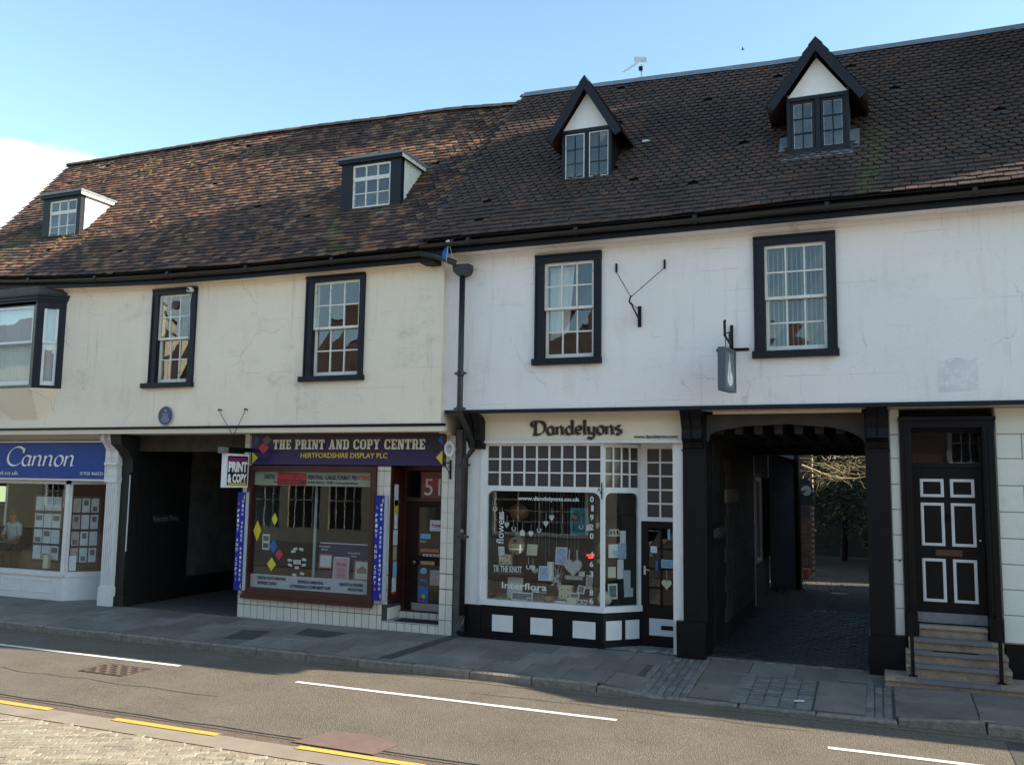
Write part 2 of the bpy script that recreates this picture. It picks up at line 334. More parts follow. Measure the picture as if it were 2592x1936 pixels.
def slab_mesh(pts, name, m):
    me = bpy.data.meshes.new(name); me.from_pydata(*pts); me.update(); me.materials.append(m); return me
def pieces(parent, name, m, protos, places, limit=300, key=None, rest_label=None):
    """protos: [(verts, faces)], places: [(Matrix, i)]. The nearest `limit` become objects, the rest one stuff part."""
    def k(pl):
        c = pl[0].translation; d = c - CAM; z = d.dot(fw)
        if z <= 0.2: return 1e6
        x = d.dot(rt) / z; y = d.dot(up) / z
        return z + (1e3 if abs(x) > 0.59 or abs(y) > 0.445 else 0)
    pl = sorted(places, key=key or k)
    ms = [slab_mesh((v, [], f), name, m) for v, f in protos]
    T = Matrix.Translation(-W[parent.name])
    for M_, i in pl[:limit]:
        o = bpy.data.objects.new(name, ms[i]); COL.objects.link(o); o.parent = parent; o.matrix_local = T @ M_
    if len(pl) > limit:
        V = []; Fc = []; base = 0
        pv = [np.array([list(p) + [1] for p in v]) for v, f in protos]
        for M_, i in pl[limit:]:
            V.append((pv[i] @ np.array(M_).T)[:, :3]); Fc += [tuple(base + a for a in f_) for f_ in protos[i][1]]; base += len(pv[i])
        V = np.concatenate(V) - np.array(W[parent.name])
        me = bpy.data.meshes.new(name); me.from_pydata(V.tolist(), [], Fc); me.update(); me.materials.append(m)
        o = bpy.data.objects.new(name, me); COL.objects.link(o); o.parent = parent; o['kind'] = 'stuff'
def cuboid(w_, d_, h, bev=0.0, jit=0.0, z0=0.0):
    """block proto: x width, y depth, z height, chamfered top"""
    v = [(-w_ / 2, -d_ / 2, z0), (w_ / 2, -d_ / 2, z0), (w_ / 2, d_ / 2, z0), (-w_ / 2, d_ / 2, z0)]
    f = []
    if bev:
        v += [(x, y, h - bev) for x, y, _ in v[:4]] + [(x - math.copysign(bev, x), y - math.copysign(bev, y), h) for x, y, _ in v[:4]]
        f = [(0, 1, 5, 4), (1, 2, 6, 5), (2, 3, 7, 6), (3, 0, 4, 7), (4, 5, 9, 8), (5, 6, 10, 9), (6, 7, 11, 10), (7, 4, 8, 11), (8, 9, 10, 11)]
    else:
        v += [(x, y, h) for x, y, _ in v[:4]]; f = [(0, 1, 5, 4), (1, 2, 6, 5), (2, 3, 7, 6), (3, 0, 4, 7), (4, 5, 6, 7)]
    if jit: v = [(x + random.uniform(-jit, jit), y + random.uniform(-jit, jit), z + (random.uniform(-jit, jit) if z > z0 else 0)) for x, y, z in v]
    return v, f
def frame_box(mb, fr, u0, u1, v0, v1, w_, n0, n1, wb=None):
    wb = wb or w_
    mb.box(fr, u0, u0 + w_, v0 + wb, v1 - w_, n0, n1); mb.box(fr, u1 - w_, u1, v0 + wb, v1 - w_, n0, n1)
    mb.box(fr, u0, u1, v1 - w_, v1, n0, n1); mb.box(fr, u0, u1, v0, v0 + wb, n0, n1); return mb
def holed(fr, u0, u1, v0, v1, holes, depth, mb=None):
    """wall sheet with rectangular openings and reveals"""
    mb = mb or MB()
    us = sorted({u0, u1, *[h[0] for h in holes], *[h[1] for h in holes]}); vs_ = sorted({v0, v1, *[h[2] for h in holes], *[h[3] for h in holes]})
    for a, b in zip(us, us[1:]):
        for c, d in zip(vs_, vs_[1:]):
            mu, mv = (a + b) / 2, (c + d) / 2
            if any(h[0] < mu < h[1] and h[2] < mv < h[3] for h in holes): continue
            mb.poly([fr.P(a, c), fr.P(b, c), fr.P(b, d), fr.P(a, d)])
            mb.poly([fr.P(a, c, -depth), fr.P(a, d, -depth), fr.P(b, d, -depth), fr.P(b, c, -depth)])
    for h in holes:
        for (a, c), (b, d) in (((h[0], h[2]), (h[1], h[2])), ((h[1], h[2]), (h[1], h[3])), ((h[1], h[3]), (h[0], h[3])), ((h[0], h[3]), (h[0], h[2]))):
            mb.poly([fr.P(a, c), fr.P(a, c, -depth), fr.P(b, d, -depth), fr.P(b, d)])
    for (a, c), (b, d) in (((u0, v0), (u1, v0)), ((u1, v0), (u1, v1)), ((u1, v1), (u0, v1)), ((u0, v1), (u0, v0))):
        mb.poly([fr.P(a, c), fr.P(b, d), fr.P(b, d, -depth), fr.P(a, c, -depth)])
    return mb
def open_box(fr, u0, u1, v0, v1, depth):
    """room behind an opening: back, sides, floor, ceiling"""
    mb = MB(); q = [(u0, v0), (u1, v0), (u1, v1), (u0, v1)]
    mb.poly([fr.P(a, b, -depth) for a, b in q])
    for (a, b), (c, d) in zip(q, q[1:] + q[:1]): mb.poly([fr.P(a, b), fr.P(a, b, -depth), fr.P(c, d, -depth), fr.P(c, d)])
    return mb
def arc(cx, cy, rx, ry, a0, a1, n=12):
    return [(cx + rx * math.cos(R(a0 + (a1 - a0) * i / n)), cy + ry * math.sin(R(a0 + (a1 - a0) * i / n))) for i in range(n + 1)]
PEN = {  # pen strokes, x-height .55, cap height 1
 'C': (.86, [arc(.50, .5, .44, .50, 42, 318, 20), [(.83, .93), (.85, .68)]]),
 'D': (.90, [[(.22, .97), (.22, .03)], [(.06, .0), (.30, .0)] + arc(.32, .49, .50, .49, -90, 90, 16) + [(.18, .98)], arc(.12, .76, .15, .20, 90, 380, 14)]),
 'a': (.56, [arc(.25, .27, .20, .27, 50, 350, 16), [(.44, .53), (.42, .08), (.47, .0), (.56, .06)]]),
 'n': (.58, [[(.0, .46), (.08, .54), (.08, .0)], [(.08, .34), (.16, .47), (.28, .55), (.38, .52), (.42, .42), (.41, .08), (.46, .0), (.54, .06)]]),
 'd': (.58, [arc(.25, .27, .20, .27, 50, 350, 16), [(.36, .98), (.44, 1.0), (.44, .08), (.48, .0), (.56, .06)]]),
 'e': (.50, [[(.08, .27), (.42, .33)] + arc(.25, .30, .19, .26, 10, 320, 16)]),
 'l': (.26, [[(.02, .96), (.10, 1.0), (.10, .08), (.16, .0), (.24, .06)]]),
 'y': (.54, [[(.0, .48), (.07, .54), (.10, .16), (.20, .02), (.34, .06), (.42, .20)], [(.42, .54), (.42, -.10), (.32, -.28), (.14, -.28), (.06, -.18)]]),
 'o': (.52, [arc(.25, .275, .20, .275, 90, 450, 20)]),
 's': (.42, [arc(.19, .41, .14, .14, 40, 230, 10) + arc(.19, .14, .16, .15, 60, -140, 10)]),
}
def pen(s_, name, m, parent, fr, u0, u1, v0, h_, nib=.05, ang=40, slant=0.0, n=.004, thin=.012):
    mb = MB(); x = 0; tot = sum(PEN[c][0] for c in s_); k = (u1 - u0) / tot; z = 0
    for c in s_:
        for st in PEN[c][1]:
            z += .00025
            for i, (a, b) in enumerate(st[:-1]):
                c_, d_ = st[i + 1]; ln = math.hypot(c_ - a, d_ - b) or 1; px_, py_ = -(d_ - b) / ln, (c_ - a) / ln
                wd = abs(px_ * math.cos(R(ang)) + py_ * math.sin(R(ang))) * nib + thin
                q = [(a + px_ * wd, b + py_ * wd), (c_ + px_ * wd, d_ + py_ * wd), (c_ - px_ * wd, d_ - py_ * wd), (a - px_ * wd, b - py_ * wd)]
                P_ = [fr.P(u0 + (x + p + slant * r_) * k, v0 + r_ * h_, n + z + (i % 2) * .0001) for p, r_ in q]
                mb.poly(P_[::-1])
        x += PEN[c][0]
    return mb.build(name, m, parent)
SLAB = {
 'T': (12, [(0, 11.5, 12, 14), (0, 9, 2, 11.5), (10, 9, 12, 11.5), (4, 2.2, 8, 11.5), (2.5, 0, 9.5, 2.2)]),
 'H': (13, [(1.3, 0, 5.3, 14), (7.7, 0, 11.7, 14), (0, 0, 6.2, 2), (0, 12, 6.2, 14), (6.8, 0, 13, 2), (6.8, 12, 13, 14), (5, 6, 8, 8.2)]),
 'E': (11, [(1.3, 0, 5.3, 14), (0, 0, 11, 2.3), (0, 11.7, 11, 14), (5, 6, 8.5, 8.1), (9, 0, 11, 4.6), (9, 9.4, 11, 14)]),
 'P': (11.5, [(1.3, 0, 5.3, 14), (0, 0, 7, 2.2), (0, 11.8, 8.5, 14), (5, 5.2, 8.5, 7.4), [(7.8, 5.3), (10, 5.8), (11.5, 7.6), (11.5, 11.6), (10, 13.5), (7.8, 14)]]),
 'R': (12.5, [(1.3, 0, 5.3, 14), (0, 0, 6.2, 2.2), (0, 11.8, 8.5, 14), (5, 5.6, 8.5, 7.6), [(7.8, 5.6), (10, 6.1), (11.5, 7.8), (11.5, 11.6), (10, 13.5), (7.8, 14)], [(7, 6), (10, 6), (12, 0), (8, 0)], (8, 0, 13, 2)]),
 'I': (8, [(2, 0, 6, 14), (0, 0, 8, 2.2), (0, 11.8, 8, 14)]),
 'N': (13, [(1.2, 0, 3.8, 14), (9.2, 0, 11.8, 14), [(1.2, 14), (5.2, 14), (11.8, 0), (7.8, 0)], (0, 11.8, 4.5, 14), (0, 0, 5.2, 2), (7.8, 11.8, 13, 14)]),
 'A': (13.5, [[(1.5, 0), (4, 0), (7.4, 14), (5, 14)], [(5.3, 14), (8.8, 14), (12.3, 0), (8.2, 0)], (4, 3.6, 9.5, 5.6), (0, 0, 5.5, 2), (7, 0, 13.5, 2)]),
 'D': (12.5, [(1.3, 0, 5.3, 14), (0, 0, 9, 2.2), (0, 11.8, 9, 14), [(8.4, .0), (10.5, .6), (12.3, 3), (12.3, 11), (10.5, 13.4), (8.4, 14)]]),
 'C': (12, [[(4.2, .2), (4.2, 13.8), (2, 13.2), (0, 10.5), (0, 3.5), (2, .8)], (3.8, 11.8, 9.5, 14), (3.8, 0, 9.5, 2.2), (8.8, 9, 11.6, 14), (8.8, .6, 11.6, 4.4)]),
 'O': (12.4, [[(4.2, .2), (4.2, 13.8), (2, 13.2), (0, 10.5), (0, 3.5), (2, .8)], [(8.2, .2), (10.4, .8), (12.4, 3.5), (12.4, 10.5), (10.4, 13.2), (8.2, 13.8)], (3.8, 11.8, 8.6, 14), (3.8, 0, 8.6, 2.2)]),
 'Y': (13, [[(1.2, 14), (5.4, 14), (8.4, 7), (4.6, 6)], [(8.8, 14), (11.8, 14), (8.4, 6.2), (6.4, 7)], (4.6, 0, 8.4, 7), (0, 12, 6, 14), (7.8, 12, 13, 14), (3, 0, 10, 2.2)]),
 ' ': (6, [])}
def slab(s_, name, m, parent, fr, u0, u1, v0, v1, n=.004):
    mb = MB(); tot = sum(SLAB[c][0] + 1.3 for c in s_) - 1.3; k = (u1 - u0) / tot; h_ = (v1 - v0) / 14; x = 0
    for c in s_:
        for i, g in enumerate(SLAB[c][1]):
            q = [(g[0], g[1]), (g[2], g[1]), (g[2], g[3]), (g[0], g[3])] if isinstance(g, tuple) else g
            mb.poly([fr.P(u0 + (x + a) * k, v0 + b * h_, n + i * .0002) for a, b in q])
        x += SLAB[c][0] + 1.3
    return mb.build(name, m, parent)
# ------------------------------------------------------------------ ground
asph = mat('asphalt', (0.125, 0.106, 0.086), 0.8, (1.2, 0.22), (70, 1.0, 0.03), 0.3, grime=(85, 0.50, (0.31, 0.27, 0.215), 0.8))
asph2 = mat('worn_gravelly_asphalt', (0.13, 0.095, 0.07), 0.8, (4, 0.2), (50, 1.0, 0.04), grime=(55, 0.52, (0.26, 0.21, 0.17), 0.8))
conc = mat('concrete_band', (0.24, 0.20, 0.155), 0.8, (3, 0.15), (60, 0.5), grime=(90, 0.55, (0.28, 0.26, 0.22), 0.4))
slabm = mat('paving_stone', (0.165, 0.145, 0.128), 0.75, (2.0, 0.3), (50, 0.4), rand=0.2, grime=(4, 0.56, (0.075, 0.066, 0.060), 0.7))
slabd = mat('joint_dirt', (0.075, 0.068, 0.06), 0.9, (6, 0.3))
kerbm = mat('granite_kerb', (0.19, 0.165, 0.14), 0.7, (14, 0.35), (30, 0.8, 0.02), rand=0.12)
settm = mat('granite_sett', (0.15, 0.142, 0.135), 0.65, (12, 0.25), (30, 0.7, 0.02), rand=0.25, hue=0.01)
cobm = mat('sandy_paving_block', (0.27, 0.235, 0.18), 0.75, (9, 0.2), (40, 0.6, 0.02), rand=0.18, hue=0.012)
gnd = MB()
for x in range(-10, 10):
    for y in range(-10, 10): gnd.poly([(x * 60, y * 60, -.14), (x * 60 + 60, y * 60, -.14), (x * 60 + 60, y * 60 + 60, -.14), (x * 60, y * 60 + 60, -.14)])
gnd.build('ground', mat('earth', (0.09, 0.08, 0.06), 0.9, (0.3, 0.3)), kind='structure')
def sheet(name, m, x0, x1, y0, y1, z, kind='structure', parent=None, wob=0, **k):
    mb = MB(); n = max(1, int((x1 - x0) / (0.12 if wob else 4)))
    xs = [x0 + (x1 - x0) * i / n for i in range(n + 1)]
    e = lambda x, y, s: y + (mn.noise(Vector((x * 1.7, s, 0))) * wob + mn.noise(Vector((x * 7, s, 5))) * wob * .4 if wob else 0)
    mb.strip([(x, e(x, y0, 1.3), z) for x in xs], [(x, e(x, y1, 7.7) if wob != 0 else y1, z) for x in xs]); return mb.build(name, m, parent, kind=kind, **k)
road = sheet('road', asph, -60, 40, -5.42, -1.95, -.112)
sheet('worn_road_edge', asph2, -60, 40, -5.66, -5.34, -.118)
MB().strip([(x / 8, -5.36 + .03 * mn.noise(Vector((x * .21, 0, 0))) - .012 - .012 * mn.noise(Vector((x * .7, 3, 0))), -.107) for x in range(-160, 60)],
           [(x / 8, -5.36 + .03 * mn.noise(Vector((x * .21, 0, 0))) + .012, -.107) for x in range(-160, 60)]).build('crack', mat('open_joint', (0.012, 0.011, 0.010), 0.9), road)
sheet('concrete_channel', conc, -60, 40, -5.97, -5.60, -.114)
sheet('cobble_bed', mat('sandy_joint', (0.24, 0.19, 0.13), 0.9, (20, 0.3), (40, 0.6)), -60, 40, -9.6, -5.93, -.122)
sheet('near_pavement', slabm, -60, 40, -19.0, -9.6, -.10)
# sandy blocks in the parking bay
cob = thing('block_paving', 'sunlit strip of sandy grey paving blocks in the near parking bay', 'paving', (-8, -6.5, -.12)); cob['kind'] = 'structure'; del cob['category']
protos = [cuboid(.192, .088, .022, .006, .004) for _ in range(4)]
pl = []
ang = R(28)
for i in range(-70, 60):
    for j in range(-60, 40):
        a = i * .202 + (j % 2) * .1; b = j * .098
        x = -7 + a * math.cos(ang) - b * math.sin(ang); y = -7.2 + a * math.sin(ang) + b * math.cos(ang)
        if -9.4 < y < -6.06 and -14.5 < x < 3:
            pl.append((Matrix.Translation((x, y, -.122 + random.uniform(-.006, .004))) @ Matrix.Rotation(ang + random.uniform(-.03, .03), 4, 'Z') @ Matrix.Rotation(random.uniform(-.04, .04), 4, 'X') @ Matrix.Rotation(random.uniform(-.02, .02), 4, 'Y'), random.randrange(4)))
pieces(cob, 'paving_block', cobm, protos, pl)

def sstep(t): t = min(max(t, 0), 1); return t * t * (3 - 2 * t)
def low(x): return sstep((x + 3.7) / .95) * (1 - sstep((x + .12) / .85))
def pz(y, x=-99): return .09 + (y / 1.95) * (.09 + .078 * low(x))
pav = MB(); xs_ = [-30 + i * .25 for i in range(157)]
pav.strip([(x, -1.86, pz(-1.86, x) - .009) for x in xs_], [(x, 0, .081) for x in xs_])
pav.poly([(-30, 0, .068), (9, 0, .068), (9, 6.2, .068), (-30, 6.2, .068)])
pave = pav.build('pavement', slabd, kind='structure')
ps = [cuboid(.592, .592, .02, .004, .002) for _ in range(3)] + [cuboid(.88, .592, .02, .004, .002)]
pl = []
def lay(x, y, z, k, rz=0, tilt=0.003, sl=None):
    z = pz(y, x) + (z - pz(y)) ; a = math.atan(pz(0, x) / 1.95 - pz(-1.95, x) / 1.95); b = math.atan((pz(y, x + .1) - pz(y, x - .1)) / .2)
    return (Matrix.Translation((x, y, z)) @ Matrix.Rotation(a, 4, 'X') @ Matrix.Rotation(-b, 4, 'Y') @ Matrix.Rotation(rz, 4, 'Z') @ Matrix.Rotation(random.uniform(-tilt, tilt), 4, 'X') @ Matrix.Rotation(random.uniform(-tilt, tilt), 4, 'Y'), k)
for r_ in range(3):
    y = -1.53 + r_ * .605
    x = -24 + (r_ % 2) * .3
    while x < -3.35:
        if not (-6.95 < x < -6.6 and False): pl.append(lay(x + .3, y, pz(y) - .02, random.randrange(3)))
        x += .604
    x = .485
    while x < 8: pl.append(lay(x + .06, y, pz(y) - .02, 3)); x += .9
for x, y in ((-2.05, -1.5), (-2.05, -.9), (-2.05, -.3), (-1.45, -.3), (-.85, -.3), (-.3, -.2), (-.52, -1.5), (-.52, -.9)):
    pl.append(lay(x, y, pz(y) - .02, random.randrange(3)))
pieces(pave, 'paving_slab', slabm, ps, pl)
ss = [cuboid(.185, .092, .024, .009, .005) for _ in range(4)]; pl = []
def setts(x0, x1, y0, y1, along):
    a = x0
    while a < x1:
        b = y0
        while b < y1:
            pl.append(lay(a, b, pz(b) - .022 + random.uniform(-.003, .003), random.randrange(4), math.pi / 2 if along else 0, .03))
            b += .195 if along else .102
        a += .102 if along else .195
setts(-3.02, -2.38, -1.78, 0.0, True); setts(-1.72, -.85, -1.78, -.62, False); setts(-.18, .07, -1.78, -.3, True); setts(-2.3, -.3, .05, .12, False)
pieces(pave, 'granite_sett', settm, ss, pl)
kp = [cuboid(.905, .13, .20, .018, .006) for _ in range(3)]; pl = []
x = -26
while x < 9:
    d = pz(-1.9, x) - .003
    pl.append((Matrix.Translation((x, -1.90 + random.uniform(-.006, .006), -.20 + d + random.uniform(-.004, .004))) @ Matrix.Rotation(-math.atan((pz(-1.9, x + .4) - pz(-1.9, x - .4)) / .8), 4, 'Y'), random.randrange(3))); x += .917
pieces(pave, 'kerb_stone', kerbm, kp, pl)
dk = mat('dark_repair_patch', (0.05, 0.048, 0.05), 0.8, (10, 0.3), (40, 0.5))
for q in ([(-9.99, -1.61), (-9.49, -1.48), (-9.60, -.85), (-10.13, -.92)], [(-9.09, -.91), (-8.47, -.95), (-8.31, -.51), (-9.18, -.42)]):
    MB().poly([(x, y, pz(y) + .005) for x, y in q]).build('repair_patch', dk, pave)
MB().poly([(-6.95, -1.8, pz(-1.8) + .005), (-6.72, -1.8, pz(-1.8) + .005), (-6.45, 0, pz(0) + .005), (-6.62, 0, pz(0) + .005)]).build('dark_channel_strip', dk, pave)
top__ = Fr((0, 0, 0), (1, 0, 0), (0, 1, 0))
# road markings
wl = mat('white_road_paint', (0.72, 0.70, 0.66), 0.6, (30, 0.12), (60, 0.5), grime=(22, .60, (.22, .2, .17), .8)); yl = mat('yellow_road_paint', (0.62, 0.38, 0.07), 0.6, (40, 0.15), (60, 0.6), grime=(24, .58, (.25, .2, .13), .8)); yf = mat('faded_yellow_paint', (0.16, 0.135, 0.08), 0.8, (30, 0.3))
def mark(x0, x1, y, wd, m, name, z=-.106):
    sheet(name, m, x0, x1, y - wd / 2, y + wd / 2, z, parent=road, kind=None, wob=.006)
for a, b, y in ((-21.5, -17.6, -2.98), (-14.9, -9.52, -3.07), (-7.40, -2.91, -3.18), (-.58, 3.9, -3.27)): mark(a, b, y, .085, wl, 'white_centre_line')
for a, b in ((-18.3, -16.9), (-15.6, -14.2), (-13, -11.6), (-10.6, -9.11), (-8.12, -6.65), (-5.62, -4.15), (-3.1, -1.6), (-.5, 1)): mark(a, b, -5.62, .10, yl, 'yellow_bay_dash')
mark(-22, 5, -2.13, .05, yf, 'faded_kerb_line')
for x, y in ((-5.6, -1.75), (1.0, -1.75)): MB().poly([(x, y - .08, .006), (x + .14, y - .08, .006), (x + .14, y + .05, .010), (x, y + .05, .010)]).build('yellow_kerb_mark', yl, pave)
MB().poly([(-5.78, -5.50, -.1045), (-4.77, -5.52, -.1045), (-4.72, -5.08, -.1045), (-5.15, -4.93, -.1045), (-5.60, -4.97, -.1045)]).build('asphalt_patch', mat('reddish_asphalt_patch', (0.15, 0.10, 0.085), 0.8, (5, 0.15), (60, 0.5)), road)
mh = thing('manhole_cover', 'worn rectangular iron manhole cover set in the sunlit road', 'manhole', (-10.1, -3.68, -.11))
B('frame', mat('rusty_iron', (0.07, 0.05, 0.04), 0.6, (20, 0.3)), mh, Fr((-10.12, -3.68, -.109), (1, 0, 0), (0, 1, 0)), -.42, .42, -.28, .28, 0, .006)
for i in range(8):
    for j in range(5):
        if (i + j) % 2 == 0: B('tread', mat('worn_iron', (0.11, 0.085, 0.07), 0.5, (20, 0.3)), mh, Fr((-10.12, -3.68, -.103), (1, 0, 0), (0, 1, 0)), -.38 + i * .096, -.31 + i * .096, -.25 + j * .1, -.18 + j * .1, 0, .008)
lt = MB().poly([(-1.06, -1.62, -.03), (-.94, -1.6, -.028), (-.95, -1.55, -.022), (-1.05, -1.57, -.024)])
tag(MB().box(Fr((-1.0, -1.6, -.032), (1, .2, 0), (0, 1, .09)), -.06, .06, -.03, .02, 0, .006).build('litter', wpaint), 'small white scrap of litter lying on the stone crossover', 'litter')

B('old_repair', mat('dark_trench_repair', (0.055, 0.050, 0.048), 0.8, (5, 0.3), (60, 0.6)), road, top__, 1.2, 2.0, -5.2, -2.1, -.1115, -.1075)
for k in range(3): MB().strip([(x * .2 + (-12, -5, 0)[k], (-4.3, -2.7, -4.6)[k] + .10 * mn.noise(Vector((x * .35, k * 9, 0))), -.1065) for x in range(22)], [(x * .2 + (-12, -5, 0)[k], (-4.3, -2.7, -4.6)[k] + .012 + .10 * mn.noise(Vector((x * .35, k * 9, 0))), -.1065) for x in range(22)]).build('crack', mat('open_joint', (0.012, 0.011, 0.010), 0.9), road)
gum = MB()
for k in range(160):
    cx, cy = random.uniform(-18, 2), random.uniform(-1.75, -.1); r_ = random.uniform(.008, .02); z_ = pz(cy, cx) + .0035
    gum.poly([(cx + r_ * math.cos(t), cy + r_ * math.sin(t), z_ + r_ * math.sin(t) * .05) for t in [i * math.pi / 4 for i in range(8)]])
gum.build('gum_spots', mat('old_gum', (0.05, 0.048, 0.045), 0.8), pave, kind='stuff')
gt = MB()
for k in range(420):
    cx = random.uniform(-18, 3); cy = -1.985 - abs(random.gauss(0, .05)); r_ = random.uniform(.006, .022); a = random.uniform(0, 6.3)
    gt.poly([(cx + r_ * math.cos(a + t) * (1 if i % 2 else .5), cy + r_ * math.sin(a + t), -.108 + (.008 if i == 1 else 0)) for i, t in enumerate((0, 1.6, 3.1, 4.7))])
gt.build('gutter_debris', mat('dead_leaf_litter', (0.13, 0.085, 0.04), 0.9, (30, .5)), road, kind='stuff')
# ------------------------------------------------------------------ roofs
def interp(x, pts):
    if x <= pts[0][0]: return pts[0][1]
    for (a, b), (c, d) in zip(pts, pts[1:]):
        if x <= c: return b + (d - b) * (x - a) / (c - a)
    return pts[-1][1]
eL = lambda x: 6.47 + .005 * max(0, -10 - x) ** 2
rL = lambda x: interp(x, [(-19.4, 10.65), (-15.5, 10.67), (-11.5, 10.60), (-8, 10.48), (-6.5, 10.38)])
eR = lambda x: 6.58
rR = lambda x: interp(x, [(-6.6, 10.57), (-4, 10.50), (-1.36, 10.40), (2.5, 10.36), (3.2, 10.36)])
YE, YR = -.87, 2.8
def roof_pt(side, a, t):
    if side == 'L': x0 = -18.45 + a * 11.55; x1 = -19.38 + a * 12.80; z0 = eL(x0); z1 = rL(x1)
    else: x0 = -6.90 + a * 10.1; x1 = -6.58 + a * 9.78; z0 = eR(x0); z1 = rR(x1)
    x = x0 + (x1 - x0) * t
    p = Vector((x, YE + (YR - YE) * t, z0 + (z1 - z0) * t))
    p.z += .035 * mn.noise(Vector((p.x * .45, p.y * .6, 3.1 if side == 'L' else 8.2))) - .05 * math.sin(math.pi * t)
    return p
def make_roof(parent, side, m, width, bodies, fish):
    nx, ny = 40, 10; mb = MB()
    g = [[roof_pt(side, i / nx, j / ny) - Vector((0, -.012, .016)) for i in range(nx + 1)] for j in range(ny + 1)]
    for j in range(ny): mb.strip(g[j], g[j + 1])
    # rear slope
    mb.strip([p + Vector((0, 0, 0)) for p in g[ny]], [Vector((p.x, 2 * YR - YE, roof_pt(side, i / nx, 0).z)) for i, p in enumerate(g[ny])])
    roof = mb.build('roof', mat('roof_underlay', (0.012, 0.011, 0.011), 0.9), parent)
    P1 = []; th = .015
    for k in range(4):
        z1 = .017 + random.uniform(0, .007); wv = .149
        zt = [z1 + random.uniform(-.003, .004) for _ in range(2)]
        v = [(-wv / 2, 0, zt[0]), (wv / 2, 0, zt[1]), (-wv / 2, 0, zt[0] + th), (wv / 2, 0, zt[1] + th), (-wv / 2, .20, .004), (wv / 2, .20, .004), (-wv / 2, .2, .0), (wv / 2, .2, .0)]
        P1.append((v, [(0, 1, 3, 2), (2, 3, 5, 4), (0, 2, 4, 6), (1, 7, 5, 3), (0, 6, 7, 1)]))
    P2 = []
    for k in range(4):
        z1 = .020 + random.uniform(0, .006); wv = .149; pts = [(-wv / 2, .072), (-wv * .40, .034), (-wv * .22, .008), (0, 0), (wv * .22, .008), (wv * .40, .034), (wv / 2, .072)]
        v = [(x, y, z1 - y * .1) for x, y in pts] + [(x, y, z1 + th - y * .1) for x, y in pts] + [(-wv / 2, .2, .003), (wv / 2, .2, .003)]
        f = [(i, i + 1, i + 8, i + 7) for i in range(6)] + [(7, 8, 9, 10, 11, 12, 13, 15, 14), (0, 7, 14), (6, 15, 13), tuple([14, 15] + list(range(6, -1, -1)))]
        P2.append((v, f))
    pr = P1 + P2
    mid = (roof_pt(side, .5, 1) - roof_pt(side, .5, 0)).length; rows = int(mid / .121); cols = int(width / .155); pl = []
    for j in range(rows):
        t = j / rows
        for i in range(cols + 1):
            a = (i + (.5 if j % 2 else 0)) / cols
            if a > 1: continue
            p = roof_pt(side, a, t)
            if any(x0 < p.x < x1 and y0 < p.y < y1 for x0, x1, y0, y1 in bodies): continue
            q = roof_pt(side, min(a + .01, 1.01), t); s = roof_pt(side, a, t + .02)
            X = (q - p).normalized(); Yv = (s - p).normalized(); Z = X.cross(Yv).normalized(); Yv = Z.cross(X)
            M_ = Matrix(((X.x, Yv.x, Z.x, p.x), (X.y, Yv.y, Z.y, p.y), (X.z, Yv.z, Z.z, p.z), (0, 0, 0, 1)))
            wild = 1.6 if side == 'L' else 1.0
            M_ = M_ @ Matrix.Translation((random.uniform(-.004, .004), random.uniform(-.006, .006) * wild, random.uniform(0, .003) * wild)) @ Matrix.Rotation(random.gauss(0, .012) * wild, 4, 'Z') @ Matrix.Rotation(random.gauss(0, .015) * wild, 4, 'Y')
            if random.random() < .012: M_ = M_ @ Matrix.Translation((0, -random.uniform(.02, .045), .004)) @ Matrix.Rotation(random.gauss(0, .06), 4, 'Z')
            if random.random() < .004: continue
            isf = fish(p.x, j)
            pl.append((M_, random.randrange(4) + (4 if isf else 0)))
    pieces(roof, 'tile', m, pr, pl)
    return roof

# ------------------------------------------------------------------ window builders
def pane(parent, fr, u0, u1, v0, v1, n, m=None):
    d = lambda: random.uniform(-.005, .005)
    MB().poly([fr.P(u0, v0, n + d()), fr.P(u1, v0, n + d()), fr.P(u1, v1, n + d()), fr.P(u0, v1, n + d())]).build('pane', m or glass, parent)
def sash(parent, fr, name, m, u0, u1, v0, v1, cols, rows, n0, n1, st=.05, bar=.022, bot=None, panes=True, gm=None):
    bot = bot or st; mb = frame_box(MB(), fr, u0, u1, v0, v1, st, n0, n1, bot)
    iu0, iu1, iv0, iv1 = u0 + st, u1 - st, v0 + bot, v1 - st
    for k in range(1, cols): c = iu0 + (iu1 - iu0) * k / cols; mb.box(fr, c - bar / 2, c + bar / 2, iv0, iv1, n0 + .004, n1 - .003)
    for k in range(1, rows): c = iv0 + (iv1 - iv0) * k / rows; mb.box(fr, iu0, iu1, c - bar / 2, c + bar / 2, n0 + .006, n1 - .005)
    mb.build(name, m, parent)
    if panes:
        for i in range(cols):
            for j in range(rows):
                pane(parent, fr, iu0 + (iu1 - iu0) * i / cols + (bar / 2 if i else 0) - .002, iu0 + (iu1 - iu0) * (i + 1) / cols - (bar / 2 if i < cols - 1 else 0) + .002,
                     iv0 + (iv1 - iv0) * j / rows + (bar / 2 if j else 0) - .002, iv0 + (iv1 - iv0) * (j + 1) / rows - (bar / 2 if j < rows - 1 else 0) + .002, (n0 + n1) / 2, gm)
